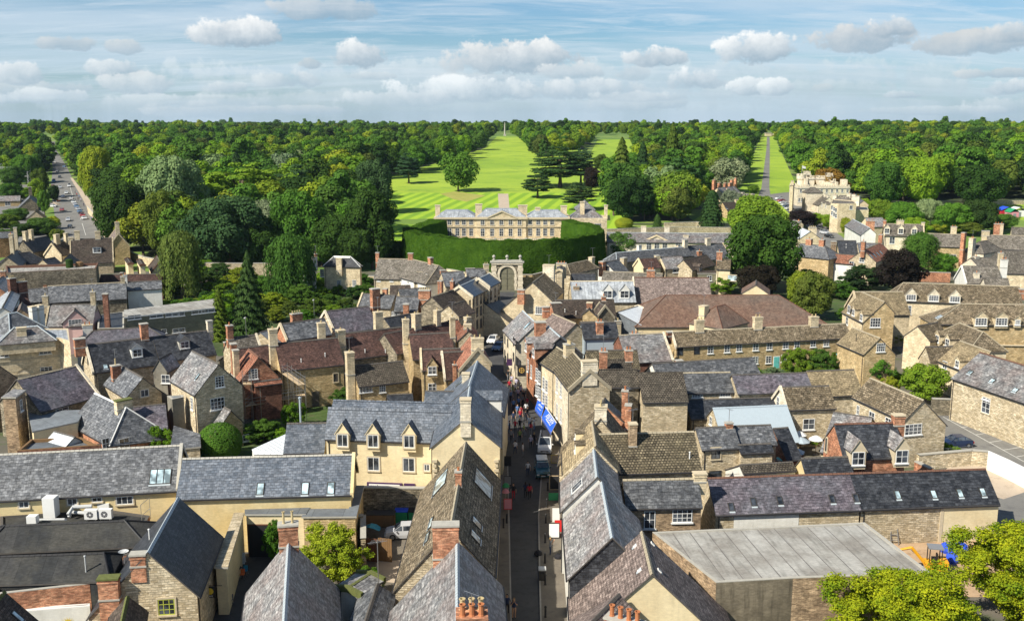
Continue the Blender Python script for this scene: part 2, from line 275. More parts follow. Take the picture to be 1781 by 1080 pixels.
# ---------- mesh builder ----------
class MB:
    def __init__(s): s.v=[];s.f=[];s.m=[];s.uv=[];s.mats=[]
    def mi(s,mat):
        if mat not in s.mats: s.mats.append(mat)
        return s.mats.index(mat)
    def face(s,pts,mat,uv=None,eu=None):
        pts=[Vector(p) for p in pts]
        if uv is None:
            n=(pts[1]-pts[0]).cross(pts[2]-pts[0])
            if n.length < 1e-9 and len(pts) > 3: n=(pts[2]-pts[0]).cross(pts[3]-pts[0])
            n=n.normalized() if n.length > 0 else Vector((0,0,1))
            if eu is None:
                eu=Vector((-n.y,n.x,0)) if abs(n.z) < .995 else Vector((1,0,0))
                eu.normalize()
            ev=n.cross(eu);ev.normalize()
            if ev.z < 0: ev=-ev
            uv=[(p.dot(eu),p.dot(ev)) for p in pts]
        i=len(s.v);s.v += pts;s.f.append(tuple(range(i,i+len(pts))));s.m.append(s.mi(mat));s.uv += uv
    def box(s,c,sx,sy,sz,mat,ax=None,bottom=False,topmat=None):
        "box standing on point c (bottom centre); ax = world direction of its x side"
        ax=Vector((1,0,0)) if ax is None else Vector((ax[0],ax[1],0)).normalized()
        ay=Vector((-ax.y,ax.x,0));c=Vector(c)
        q=[c+ax*(a*sx/2)+ay*(b*sy/2) for a,b in ((-1,-1),(1,-1),(1,1),(-1,1))]
        up=Vector((0,0,sz))
        for i in range(4):
            a,b=q[i],q[(i+1)%4];s.face([a,b,b+up,a+up],mat)
        s.face([p+up for p in q],topmat or mat)
        if bottom: s.face(q[::-1],mat)
    def tube(s,pts,r,mat,n=6,cap=True):
        "tapered tube through pts (r number or list)"
        pts=[Vector(p) for p in pts];rr=r if isinstance(r,(list,tuple)) else [r]*len(pts)
        rings=[]
        for i,p in enumerate(pts):
            d=(pts[min(i+1,len(pts)-1)]-pts[max(i-1,0)]).normalized()
            a=d.orthogonal().normalized() if abs(d.z) > .9 else Vector((0,0,1)).cross(d).normalized()
            if abs(d.z) > .9: a=(Vector((1,0,0))-d*d.x).normalized()
            b=d.cross(a)
            rings.append([p+(a*cos(2*pi*k/n)+b*sin(2*pi*k/n))*rr[i] for k in range(n)])
        for i in range(len(rings)-1):
            for k in range(n):
                s.face([rings[i][k],rings[i][(k+1)%n],rings[i+1][(k+1)%n],rings[i+1][k]],mat)
        if cap: s.face(rings[-1],mat);s.face(rings[0][::-1],mat)
    def lathe(s,c,prof,mat,n=10):
        c=Vector(c)
        for i in range(len(prof)-1):
            (r0,z0),(r1,z1)=prof[i],prof[i+1]
            for k in range(n):
                a,b=2*pi*k/n,2*pi*(k+1)/n
                q=[c+Vector((r0*cos(a),r0*sin(a),z0)),c+Vector((r0*cos(b),r0*sin(b),z0)),c+Vector((r1*cos(b),r1*sin(b),z1)),c+Vector((r1*cos(a),r1*sin(a),z1))]
                if r0 < 1e-4: q=[q[0],q[2],q[3]]
                elif r1 < 1e-4: q=q[:3]
                s.face(q,mat)
    def mesh(s,name,O=Vector((0,0,0)),smooth=False):
        me=bpy.data.meshes.new(name)
        me.from_pydata([tuple(p-O) for p in s.v],[],s.f)
        for m in s.mats: me.materials.append(M[m])
        me.polygons.foreach_set('material_index',s.m)
        if smooth: me.polygons.foreach_set('use_smooth',[True]*len(s.f))
        ul=me.uv_layers.new(name='UVMap')
        ul.data.foreach_set('uv',[x for p in s.uv for x in p]);me.update()
        return me
    def build(s,name,parent=None,O=None,smooth=False):
        if not s.v: return None
        if O is None: O=parent_origin(parent)
        o=bpy.data.objects.new(name,s.mesh(name,O,smooth));COL.objects.link(o)
        if parent is not None: o.parent=parent
        else: o.location=O
        return o
ORI={}
def parent_origin(p):
    o=Vector((0,0,0))
    while p is not None: o += p.location;p=p.parent
    return o
def empty(name,loc,label,cat,group=None):
    o=bpy.data.objects.new(name,None);COL.objects.link(o);o.location=loc;o.empty_display_size=.5
    tag(o,label,cat,group);return o
def tag(o,label=None,cat=None,group=None,kind=None):
    for k,v in (('label',label),('category',cat),('group',group),('kind',kind)):
        if v: o[k]=v
    return o
def copy_tree(o,parent=None):
    c=o.copy();COL.objects.link(c);c.parent=parent
    for ch in list(o.children): copy_tree(ch,c)
    return c
def place(name,me,parent,loc,rz=0,M4=None):
    "child object sharing mesh data, given a world place"
    o=bpy.data.objects.new(name,me);COL.objects.link(o);o.parent=parent
    o.location=Vector(loc)-parent_origin(parent);o.rotation_euler=(0,0,rz)
    if M4 is not None: o.rotation_euler=M4.to_euler()
    return o
# ---------- windows (mesh faces -y, centre at origin) ----------
WC={}
def win_mesh(w,h,nx,ny,fr,sur,pane,arch=0,sill=True):
    k=(w,h,nx,ny,fr,sur,pane)
    if k in WC: return WC[k]
    b=MB()
    def bar(x0,x1,z0,z1,y,m):
        q=[Vector((x0,0,z0)),Vector((x1,0,z0)),Vector((x1,0,z1)),Vector((x0,0,z1))];f=[p+Vector((0,-y,0)) for p in q]
        b.face(f,m)
        for i in range(4): b.face([q[i],q[(i+1)%4],f[(i+1)%4],f[i]],m)
    W,H_=w/2,h/2
    if sur:
        t=.13
        bar(-W-t,-W,-H_-t,H_+t,.07,sur);bar(W,W+t,-H_-t,H_+t,.07,sur);bar(-W,W,H_,H_+t*1.3,.07,sur)
    if sill: bar(-W-.12,W+.12,-H_-.14,-H_,.15,sur or fr)
    f=.075
    bar(-W,-W+f,-H_,H_,.05,fr);bar(W-f,W,-H_,H_,.05,fr);bar(-W+f,W-f,H_-f,H_,.05,fr);bar(-W+f,W-f,-H_,-H_+f,.05,fr)
    for i in range(1,nx): x=-W+w*i/nx;bar(x-.028,x+.028,-H_+f,H_-f,.045,fr)
    for i in range(1,ny): z=-H_+h*i/ny;bar(-W+f,W-f,z-.024,z+.024,.042,fr)
    me=b.mesh('window')
    p=MB();p.face([(-W+f,-.02,-H_+f),(W-f,-.02,-H_+f),(W-f,-.02,H_-f),(-W+f,-.02,H_-f)],pane)
    WC[k]=(me,p.mesh('pane'));return WC[k]
STY={'s': (3,4,'white_paint',None,'glass'),'c': (2,3,'white_paint',None,'glass'),'m': (2,1,'white_paint','stone_trim','glass'),
       'cs': (2,3,'white_paint','stone_trim','glass'),'w': (4,3,'white_paint',None,'glass'),'d': (2,2,'dark_frame','stone_trim','glass'),
       'p': (2,3,'white_paint','stone_trim','glass_pale'),'g': (3,3,'green_paint','stone_trim','glass'),'t': (2,2,'white_paint',None,'glass'),
       'k': (1,2,'dark_frame',None,'glass'),'3': (3,1,'white_paint','stone_trim','glass'),'q': (2,4,'white_paint',None,'glass')}
def put_win(parent,p,n,w=1.0,h=1.2,st='c',name='window'):
    nx,ny,fr,sur,pane=STY[st]
    a,b=win_mesh(round(w,2),round(h,2),nx,ny,fr,sur,pane,sill=(st != 'k'))
    n=Vector((n[0],n[1],0)).normalized();rz=atan2(n.y,n.x)+pi/2
    o=place(name,a,parent,Vector(p)+n*.004,rz)
    q=bpy.data.objects.new('pane',b);COL.objects.link(q);q.parent=o
    return o
def door_mesh(w,h,col,fr):
    k=('door',w,h,col,fr)
    if k in WC: return WC[k]
    b=MB();b.box((0,-.03,0),w+.24,.06,h+.12,fr);b.box((0,-.05,0),w,.06,h,col)
    for z in (.25,1.15):
        for x in (-.22,.22): b.box((x*w/.9,-.075,z),.26,.03,.65,col)
    b.box((.34*w,-.1,h/2),.05,.06,.12,'metal')
    WC[k]=b.mesh('door');return WC[k]
# ---------- buildings ----------
NB=[];NR=random.Random(3)
class Bd:
    "a building; planes of its walls and roofs are kept so parts can be set on them"
    def win(s,side,pts,w=1.0,h=1.2,st='c'):
        p0,n=s.pl[side]
        for t in pts:
            q=hit(t[0],t[1],p0,n)
            put_win(s.o,q,n,t[2] if len(t) > 2 else w,t[3] if len(t) > 3 else h,t[4] if len(t) > 4 else st)
        return s
    def row(s,side,x0,y0,x1,y1,k,**kw):
        return s.win(side,[(x0+(x1-x0)*i/max(1,k-1),y0+(y1-y0)*i/max(1,k-1)) for i in range(k)],**kw)
    def door(s,side,px,w=.95,h=2.1,col='white_paint',fr='stone_trim',py=None):
        p0,n=s.pl[side]
        q=hit(px,py or 900,p0,n);
        if py is None:
            for k in range(12):
                q=hit(px,(py or 900)-0,p0,n);break
        q.z=s.z0;place('door',door_mesh(w,h,col,fr),s.o,q+n*.004,atan2(n.y,n.x)+pi/2);return s
    def sky(s,side,pts,w=.6,h=1.0,pane='glass',fr='dark_frame',name='skylight'):
        p0,n,eu,ev=s.rp[side]
        for t in pts:
            q=hit(t[0],t[1],p0,n);ww=t[2] if len(t) > 2 else w;hh=t[3] if len(t) > 3 else h
            b=MB();A=eu*ww/2;B_=ev*hh/2;N=n*.09;k=.07
            o4=[q-A-B_,q+A-B_,q+A+B_,q-A+B_];A2=eu*(ww/2-k);B2=ev*(hh/2-k);i4=[q-A2-B2,q+A2-B2,q+A2+B2,q-A2+B2]
            for i in range(4):
                j=(i+1)%4
                b.face([o4[i]-n*.02,o4[j]-n*.02,o4[j]+N,o4[i]+N],fr);b.face([o4[i]+N,o4[j]+N,i4[j]+N,i4[i]+N],fr)
            b.face([q-A-B_*1.0-ev*.18+n*.015,q+A-B_-ev*.18+n*.015,q+A-B_+n*.03,q-A-B_+n*.03],'ridge_lead')
            for kk in range(1,int(ww/.8)+1):
                c0=q-A+eu*(ww*kk/(int(ww/.8)+1));b.face([c0-B2-eu*.03+N*1.05,c0-B2+eu*.03+N*1.05,c0+B2+eu*.03+N*1.05,c0+B2-eu*.03+N*1.05],fr)
            o=b.build(name,s.o)
            g=MB();g.face([p+n*.06 for p in i4],pane);g.build('pane',o)
        return s
    def chim(s,px,py,w=.9,d=.6,mat='brick',pots=2,t=None,off=0.0,potc='pot_red',cap='stone_grey',pot_h=.45,down=1.6,k=0,pr=1.0):
        "chimney standing on the ridge line (moved off it by off metres); (px, py) is its top"
        ux,uy=s.ux,s.uy
        A=s.A+uy*off
        if t is None:
            q=hit(px,py,A,uy);x=(q-A).dot(ux);z=q.z
        else:
            x=s.L*t;c=A+ux*x;dr=ray(px,py);kk=hypot(c.x,c.y)/hypot(dr.x,dr.y);z=H+dr.z*kk
        c=A+ux*x;c.z=0;zr=s.hr-abs(off)*s.tp
        z=max(z,zr+.5);z0=zr-down
        if pots: z -= pot_h*.9 if k else 0
        b=MB();b.box(c+Vector((0,0,z0)),d,w,z-z0-.12,mat,ux) if s.cr else b.box(c+Vector((0,0,z0)),w,d,z-z0-.12,mat,ux)
        ww,dd=(d,w) if s.cr else (w,d)
        b.box(c+Vector((0,0,z-.42)),ww+.1,dd+.1,.12,mat,ux,True);b.box(c+Vector((0,0,z-.14)),ww+.16,dd+.16,.14,cap,ux,True)
        b.box(c+Vector((0,0,zr-.35)),ww+.12,dd+.12,.14,'stone_grey',ux)
        o=b.build('chimney',s.o)
        lng=Vector((-ux.y,ux.x,0)) if d > w*1.3 and pots > 1 else ux
        if NR.random() < .22:
            g=MB();a=c+Vector((0,0,z));tt=a+Vector((0,0,1.5+NR.random()));g.tube([a,tt],.03,'metal',4);an=NR.random()*3;dv=Vector((cos(an),sin(an),0));sv=Vector((-dv.y,dv.x,0));g.tube([tt-dv*.6,tt+dv*.6],.02,'metal',3)
            for q in range(5): pq=tt+dv*(-.5+.25*q);g.tube([pq-sv*.25,pq+sv*.25],.012,'metal',3)
            g.build('aerial',s.o)
        for i in range(pots):
            pc=c+lng*((i-(pots-1)/2)*max(ww,dd)/(pots+.2));pc.z=z
            g=MB();g.lathe(pc,[(r_*pr,z_) for r_,z_ in ((.12,0),(.12,.05),(.10,.08),(.095,pot_h-.1),(.13,pot_h-.06),(.13,pot_h),(.09,pot_h),(.085,pot_h-.25),(0,pot_h-.25))],potc,8)
            g.build('chimney_pot',o)
        return s
    def dorm(s,side,pts,w=1.2,h=1.1,roof=None,wall='render_cream',st='c',rise=.55,flat=False):
        p0,n,eu,ev=s.rp[side];out=Vector((n.x,n.y,0)).normalized();tp=s.tp
        for t in pts:
            lift=.15+h/2
            q=hit(t[0],t[1],p0+Vector((0,0,lift)),n)   # window centre
            if len(t) > 2: w,h=t[2],t[3]
            W=w/2+.14;zb=q.z-h/2-.15-.35;ze=q.z+h/2+.12;za=ze+(.12 if flat else W*rise*1.6);ex=Vector((-out.y,out.x,0))
            b=MB();f=q.copy();f.z=0
            def pt(x,y,z): return f+ex*x-out*y+Vector((0,0,z))
            de=(ze-zb)/tp+.1;da=(za-zb)/tp+.1
            b.face([pt(-W,0,zb),pt(W,0,zb),pt(W,0,ze),pt(0,0,za),pt(-W,0,ze)],wall)
            b.face([pt(-W,0,zb),pt(-W,0,ze),pt(-W,de,ze)],wall);b.face([pt(W,0,zb),pt(W,0,ze),pt(W,de,ze)],wall)
            o_=.14
            if flat: b.face([pt(-W-o_,-o_,ze+.05),pt(W+o_,-o_,ze+.05),pt(W+o_,da,za+.02),pt(-W-o_,da,za+.02)],roof or s.roof)
            else:
                sl_=(za-ze)/W
                for sg in (-1,1):
                    e0=ze-o_*sl_
                    tpz=[pt(sg*(W+o_),-o_,e0),pt(0,-o_,za),pt(0,da,za),pt(sg*(W+o_),da*.75,e0)]
                    tpz=[p+Vector((0,0,.08)) for p in tpz]
                    b.face(tpz,roof or s.roof);b.face([p-Vector((0,0,.09)) for p in tpz],'white_paint')
                    b.face([tpz[0],tpz[1],tpz[1]-Vector((0,0,.09)),tpz[0]-Vector((0,0,.09))],wall)
                    b.face([tpz[0],tpz[3],tpz[3]-Vector((0,0,.09)),tpz[0]-Vector((0,0,.09))],'gutter')
            o=b.build('dormer',s.o)
            qq=pt(0,0,q.z);put_win(o,qq,out,w-.05,h,st)
        return s
    def aerial(s,px,py,t=.5,hgt=1.8):
        c=s.A+s.ux*(s.L*t)
        if px is not None:
            q=hit(px,py,s.A,s.uy);c=s.A+s.ux*((q-s.A).dot(s.ux))
        c.z=s.hr;b=MB();top=c+Vector((0,0,hgt+.8));b.tube([c,top],.03,'metal',5)
        dr=Vector((.8,.6,0));b.tube([top-dr*.7,top+dr*.7],.02,'metal',4)
        sd_=Vector((-.6,.8,0))
        for i in range(6): p=top+dr*(-.6+i*.24);b.tube([p-sd_*.28,p+sd_*.28],.012,'metal',3)
        b.build('aerial',s.o);return s
    def vent(s,side,pts,hgt=.5,mat='metal'):
        p0,n,eu,ev=s.rp[side]
        for t in pts:
            q=hit(t[0],t[1],p0,n);b=MB();b.tube([q-Vector((0,0,.1)),q+Vector((0,0,hgt))],.06,mat,6);b.lathe(q+Vector((0,0,hgt)),[(.1,-.05),(.1,.03),(0,.08)],mat,6);b.build('vent_pipe',s.o)
        return s
def slab(b,pts,t,mat,edge,sag=0,seg=0,rnd=None,eu=None):
    "roof slab: pts quad = eave0, eave1, ridge1, ridge0"
    up=Vector((0,0,t));e0,e1,r1,r0=[Vector(p) for p in pts]
    n=max(1,seg)
    EU=(e1-e0).normalized()
    pe=[e0.lerp(e1,i/n) for i in range(n+1)];pr=[r0.lerp(r1,i/n) for i in range(n+1)]
    if sag and rnd:
        dz=[rnd.uniform(-sag,sag) for i in range(n+1)];dz2=[rnd.uniform(-sag,sag)-.3*sag for i in range(n+1)]
        rid=b.__dict__.setdefault('rid',{})
        for i in range(n+1):
            key=(round(pr[i].x,2),round(pr[i].y,2))
            d=rid.setdefault(key,dz[i]);pr[i]=pr[i]+Vector((0,0,d))
            pe[i]=pe[i]+Vector((0,0,dz[i]*.6))
    nn=(e1-e0).cross(r0-e0).normalized()
    ev=nn.cross(EU).normalized()
    if ev.z < 0: ev=-ev
    for i in range(n):
        m0=pe[i].lerp(pr[i],.5);m1=pe[i+1].lerp(pr[i+1],.5)
        if sag: m0=m0-Vector((0,0,sag*.9*(.5+.5*sin(i*1.7))));m1=m1-Vector((0,0,sag*.9*(.5+.5*sin((i+1)*1.7))))
        for q in ([pe[i],pe[i+1],m1,m0],[m0,m1,pr[i+1],pr[i]]):
            b.face(q,mat,uv=[(p.dot(EU),p.dot(ev)) for p in q])
    for i in range(n): b.face([pe[i]-up,pe[i+1]-up,pe[i+1],pe[i]],edge)
    b.face([pe[0]-up,pr[0]-up,pr[0],pe[0]],edge);b.face([pe[-1]-up,pr[-1]-up,pr[-1],pe[-1]],edge)
    b.face([e0-up,e1-up,r1-up,r0-up],edge)
def gable(name,label,R1,R2,E,hr,roof,wall,pitch=45,he=None,E2=None,wb=None,hip=(0,0),cat='house',ov=.22,vg=.12,cop=None,
          ridge=None,sag=.05,z0=None,group=None,gut=True,end_wall=None,fwall=None,pb=None,hb=None,ext=(0,0),wmin=.8):
    A,B=P(R1[0],R1[1],hr),P(R2[0],R2[1],hr)
    ux=(B-A);ux.z=0;L=ux.length;ux.normalize()
    A=A-ux*ext[0];B=B+ux*ext[1];L += ext[0]+ext[1]
    pe=Vector((-ux.y,ux.x,0))
    tp=tan(R_(pitch))
    if he is None:
        lo,hi=hr-12,hr-.2;sgn=1 if (P(E[0],E[1],hr-2.5)-A).dot(pe) > 0 else -1
        g=lambda z: (hr-z)-tp*sgn*(P(E[0],E[1],z)-A).dot(pe)
        zz=[hr-.3-.1*i for i in range(110)];best=min(zz,key=lambda z: abs(g(z)))
        he=best
    w=(P(E[0],E[1],he)-A).dot(pe);s_=1 if w > 0 else -1;w=max(wmin,abs(w));tp=(hr-he)/w
    uy=pe*s_
    if E2 is not None:
        zz=[hr-.3-.05*i for i in range(200)]
        h2=min(zz,key=lambda z: abs((hr-z)-tp*-(P(E2[0],E2[1],z)-A).dot(uy)))
        wb=(hr-h2)/tp
        if wb < .9 or wb > 2.2*w+1: wb=w
    if wb is None: wb=w
    tb=tp if pb is None else tan(R_(pb))
    hb_=hr-wb*tb
    b=Bd();b.A=A;b.L=L;b.ux=ux;b.uy=uy;b.hr=hr;b.he=he;b.tp=tp;b.roof=roof;b.wf=w;b.wb=wb
    mid=(A+B)/2
    if z0 is None: z0=tz(mid.y)
    b.z0=z0;b.cr=abs(ux.x) < .707 and False
    O=Vector((mid.x,mid.y,z0));b.o=empty(name,O,label,cat,group)
    NB.append((label[:34],round(mid.y),round(L,1),round(w,1),round(wb,1),round(he,1),round(math.degrees(math.atan(tp)))))
    def pt(x,y,z): p=A+ux*x+uy*y;p.z=z;return p
    h1,h2=[0 if not q else (w*.9 if q == 1 else q) for q in hip]
    x0,x1=-h1,L+h2
    rn=random.Random(hash(label) % 9999 if False else len(label)*7+int(L*10))
    sag *= 1.6;rm=MB();t=.13;seg=max(1,int(L/1.6)) if sag else 1;edge=ridge or 'ridge_dark'
    vz=Vector((0,0,0))
    slab(rm,[pt(x0,w,he),pt(x1,w,he),pt(L,0,hr),pt(0,0,hr)],t,roof,'ridge_dark',sag,seg,rn)
    slab(rm,[pt(x0,-wb,hb_),pt(x1,-wb,hb_),pt(L,0,hr),pt(0,0,hr)],t,roof,'ridge_dark',sag,seg,rn)
    if h1: slab(rm,[pt(x0,-wb,hb_),pt(x0,w,he),pt(0,0,hr),pt(0,0,hr)],t,roof,'ridge_dark')
    if h2: slab(rm,[pt(x1,-wb,hb_),pt(x1,w,he),pt(L,0,hr),pt(L,0,hr)],t,roof,'ridge_dark')
    rc=ridge or 'ridge_dark'
    n=max(1,int(L/.45))
    for i in range(n):
        a_,c_=L*i/n,L*(i+.93)/n;z_=hr+rm.__dict__.get('rid',{}).get((round(pt(a_,0,0).x,2),round(pt(a_,0,0).y,2)),0)*0+.05
        for sg in (1,-1): rm.face([pt(a_,0,z_+.04),pt(c_,0,z_+.04),pt(c_,sg*.17,z_-.13*tp),pt(a_,sg*.17,z_-.13*tp)],rc)
    for (hh,xe,xr) in ((h1,x0,0),(h2,x1,L)):
        if hh:
            for (yy,zz_) in ((w,he),(-wb,hb_)):
                p0,p1=pt(xe,yy,zz_+.05),pt(xr,0,hr+.06);rm.tube([p0,p1],.09,rc,5)
    if cop:
        for e,ex_ in ((0,h1),(1,h2)):
            if ex_: continue
            if isinstance(cop,tuple) and not cop[e]: continue
            cm=cop if isinstance(cop,str) else cop[e]
            x=0 if e == 0 else L;sx=.32
            for (yy,zz_) in ((w,he),(-wb,hb_)):
                a0,a1=pt(x-sx/2,0,hr),pt(x+sx/2,0,hr);c0,c1=pt(x-sx/2,yy,zz_),pt(x+sx/2,yy,zz_)
                u=Vector((0,0,.24));d=Vector((0,0,-.3))
                rm.face([a0+u,a1+u,c1+u,c0+u],cm);rm.face([a0+u,c0+u,c0+d,a0+d],cm);rm.face([a1+u,c1+u,c1+d,a1+d],cm);rm.face([c0+u,c1+u,c1+d,c0+d],cm)
    rm.build('roof',b.o)
    wm=MB();yo,yb=w-ov,-(wb-ov*.8);a0,a1=x0+(vg if not h1 else ov),x1-(vg if not h2 else ov)
    zf,zb=he+ov*tp-t-.02,hb_+ov*.8*tb-t-.02;d=-1.5
    fw=fwall or wall;ew=end_wall or wall
    z_=z0+d
    wm.face([pt(a0,yo,z_),pt(a1,yo,z_),pt(a1,yo,zf),pt(a0,yo,zf)],fw)
    wm.face([pt(a0,yb,z_),pt(a1,yb,z_),pt(a1,yb,zb),pt(a0,yb,zb)],wall)
    zr=hr-t-.02
    for (x,hh) in ((a0,h1),(a1,h2)):
        if hh: wm.face([pt(x,yo,z_),pt(x,yb,z_),pt(x,yb,zb),pt(x,yo,zf)],ew)
        else: wm.face([pt(x,yo,z_),pt(x,yo,zf),pt(x,0,zr),pt(x,yb,zb),pt(x,yb,z_)],ew)
    wm.build('wall',b.o)
    if gut:
        for (yy,zz_) in ((w+.04,he),(-wb-.04,hb_)): gm=MB();gm.tube([pt(x0+.05,yy,zz_-.12),pt(x1-.05,yy,zz_-.12)],.07,'gutter',5);gm.build('gutter',b.o)
        gm=MB();gm.tube([pt(a0+.3,yo+.06,z0),pt(a0+.3,yo+.06,zf)],.05,'gutter',5);gm.build('downpipe',b.o)
    b.pl={'F': (pt(0,yo,0),uy),'K': (pt(0,yb,0),-uy),'1': (pt(a0,0,0),-ux),'2': (pt(a1,0,0),ux)}
    nF=Vector((uy.x*sin(math.atan(tp)),uy.y*sin(math.atan(tp)),cos(math.atan(tp))))
    nK=Vector((-uy.x*sin(math.atan(tb)),-uy.y*sin(math.atan(tb)),cos(math.atan(tb))))
    def rp(n_):
        ev=n_.cross(ux).normalized();ev=ev if ev.z > 0 else -ev
        return (pt(0,0,hr),n_,ux,ev)
    b.rp={'F': rp(nF),'K': rp(nK)}
    for key,hh,xx,sg in (('1',h1,0,-1),('2',h2,L,1)):
        if hh:
            sl_=(hr-he)/hh;aa=math.atan(sl_);n_=Vector((ux.x*sg*sin(aa),ux.y*sg*sin(aa),cos(aa)))
            ev=n_.cross(uy).normalized();ev=ev if ev.z > 0 else -ev
            b.rp[key]=(pt(xx,0,hr),n_,uy,ev)
    b.pt=pt
    return b
def block(name,label,pts,h,wall,roof='felt',cat='building',par=.35,cap='stone_grey',z0=None,walls=None,group=None,poly=None,slope=None):
    "flat topped building; pts = photo pixels of its roof corners, all at height h above the land"
    if z0 is None: z0=tz(P(pts[0][0],pts[0][1],h).y)
    q=[P(x,y,h+z0) for x,y in pts] if poly is None else [Vector((x,y,h+z0)) for x,y in poly]
    if slope:
        q=[P(x,y,h+z0+dz) for (x,y),dz in zip(pts,slope)]
    c=sum(q,Vector())/len(q);b=Bd();b.z0=z0;b.o=empty(name,(c.x,c.y,z0),label,cat,group);b.roof=roof
    NB.append((label[:34],round(c.y),round((q[0]-q[1]).length,1),round((q[1]-q[2]).length,1),h))
    wm=MB();rm=MB();b.pl={};b.rp={}
    nq=len(q)
    area=sum(q[i].x*q[(i+1)%nq].y-q[(i+1)%nq].x*q[i].y for i in range(nq));sg=1 if area > 0 else -1
    for i in range(nq):
        a,c2=q[i],q[(i+1)%nq];m=(walls[i] if walls else wall)
        za,zc=Vector((a.x,a.y,z0-1.5)),Vector((c2.x,c2.y,z0-1.5))
        wm.face([za,zc,c2+Vector((0,0,par)),a+Vector((0,0,par))],m)
        d=(c2-a);d.z=0;d.normalize();n=Vector((d.y,-d.x,0))*sg;b.pl[str(i)]=(a.copy(),n)
    ins=.28
    inner=[]
    for i in range(nq):
        d0=(q[i]-q[i-1]);d0.z=0;d0.normalize();d1=(q[(i+1)%nq]-q[i]);d1.z=0;d1.normalize()
        n0=Vector((-d0.y,d0.x,0))*sg;n1=Vector((-d1.y,d1.x,0))*sg
        bis=(n0+n1);bis=bis/max(.3,bis.dot(n0));inner.append(q[i]+bis*ins)
    dd0=(q[1]-q[0]).normalized()
    if par > 0:
        u=Vector((0,0,par+.06));u2=Vector((0,0,par))
        for i in range(nq):
            j=(i+1)%nq
            rm.face([q[i]+u,q[j]+u,inner[j]+u,inner[i]+u],cap)
            rm.face([q[i]+u,q[j]+u,q[j]+u2,q[i]+u2],cap)
            rm.face([inner[i]+u,inner[j]+u,inner[j],inner[i]],cap)
        rm.face(inner,roof,eu=Vector((dd0.x,dd0.y,0)))
    else:
        u=Vector((0,0,.12));oo=[q[i]-(inner[i]-q[i])*.5 for i in range(nq)]
        rm.face([p+u for p in oo],roof,eu=Vector((dd0.x,dd0.y,0)))
        for i in range(nq): rm.face([oo[i]+u,oo[(i+1)%nq]+u,oo[(i+1)%nq]-u*.5,oo[i]-u*.5],cap)
        rm.face([p-u*.4 for p in oo],cap)
    rm.build('roof',b.o);wm.build('wall',b.o)
    b.q=q;e=(q[1]-q[0]).normalized()
    b.A=q[0];b.ux=Vector((e.x,e.y,0));b.uy=b.pl['0'][1];b.L=(q[1]-q[0]).length;b.hr=h+z0;b.tp=0;b.cr=False
    b.rp['T']=(q[0].copy(),Vector((0,0,1)),b.ux,Vector((-b.ux.y,b.ux.x,0)))
    return b
def prism(name,label,quad,roof,wall,hs,cat='house',t=.1,z0=0.0,group=None,cap='gutter',part='roof'):
    "single pitch building: quad of roof corners (pixels) with a height for each"
    q=[P(x,y,z) for (x,y),z in zip(quad,hs)];c=sum(q,Vector())/4
    b=Bd();b.z0=z0;b.roof=roof;b.o=empty(name,(c.x,c.y,z0),label,cat,group);rm=MB();wm=MB();u=Vector((0,0,t))
    e=(q[1]-q[0]).normalized()
    rm.face(q,roof,eu=e)
    for i in range(4): rm.face([q[i],q[(i+1)%4],q[(i+1)%4]-u,q[i]-u],cap)
    rm.build(part,b.o)
    cc=Vector((c.x,c.y,0));b.pl={}
    area=sum(q[i].x*q[(i+1)%4].y-q[(i+1)%4].x*q[i].y for i in range(4));sg=1 if area > 0 else -1
    for i in range(4):
        a,d=q[i].lerp(c,.02)-u,q[(i+1)%4].lerp(c,.02)-u
        wm.face([Vector((a.x,a.y,z0-1)),Vector((d.x,d.y,z0-1)),d,a],wall)
        dd=(d-a);dd.z=0;dd.normalize();b.pl[str(i)]=(a,Vector((dd.y,-dd.x,0))*sg)
    wm.build('wall',b.o)
    n=(q[1]-q[0]).cross(q[3]-q[0]).normalized();n=n if n.z > 0 else -n
    ev=n.cross(e);ev=ev if ev.z > 0 else -ev
    b.rp={'F': (q[0],n,e,ev)};b.tp=max(.2,hypot(n.x,n.y)/n.z);b.q=q;b.hr=max(hs)
    b.A=q[0];b.ux=Vector((e.x,e.y,0)).normalized();b.uy=Vector((-b.ux.y,b.ux.x,0));b.L=(q[1]-q[0]).length;b.cr=False
    return b
# ---------- the setting ----------
def sheet(name,pts,dz,mat,kind='structure',px=True,sub=0):
    "flat sheet following the land; pts = photo pixels of its outline on the ground"
    q=[G(x,y) for x,y in pts] if px else [Vector((x,y,tz(y))) for x,y in pts]
    b=MB();b.face([p+Vector((0,0,dz)) for p in q],mat,eu=Vector((1,0,0)))
    return tag(b.build(name,O=Vector((0,0,0))),kind=kind)
def strip(name,left,right,dz,mat,n=24):
    "long sheet between two ground polylines (world xy), following the land"
    def samp(pl,t):
        L=[0];
        for i in range(len(pl)-1): L.append(L[-1]+hypot(pl[i+1][0]-pl[i][0],pl[i+1][1]-pl[i][1]))
        d=t*L[-1]
        for i in range(len(pl)-1):
            if d <= L[i+1]+1e-6:
                f=(d-L[i])/max(1e-6,L[i+1]-L[i]);return (pl[i][0]+(pl[i+1][0]-pl[i][0])*f,pl[i][1]+(pl[i+1][1]-pl[i][1])*f)
        return pl[-1]
    b=MB();
    for i in range(n):
        q=[samp(left,i/n),samp(right,i/n),samp(right,(i+1)/n),samp(left,(i+1)/n)]
        b.face([Vector((x,y,tz(y)+dz)) for x,y in q],mat,eu=Vector((1,0,0)))
    return tag(b.build(name,O=Vector((0,0,0))),kind='structure')
def gp_(pts): return [tuple(G(x,y))[:2] for x,y in pts]
b=MB();ys=[-60,40,120,200,280,345]+[345+12*i for i in range(1,12)]+[500+40*i for i in range(16)]+[1200,1400,1700,2000,2600,4000,7000]
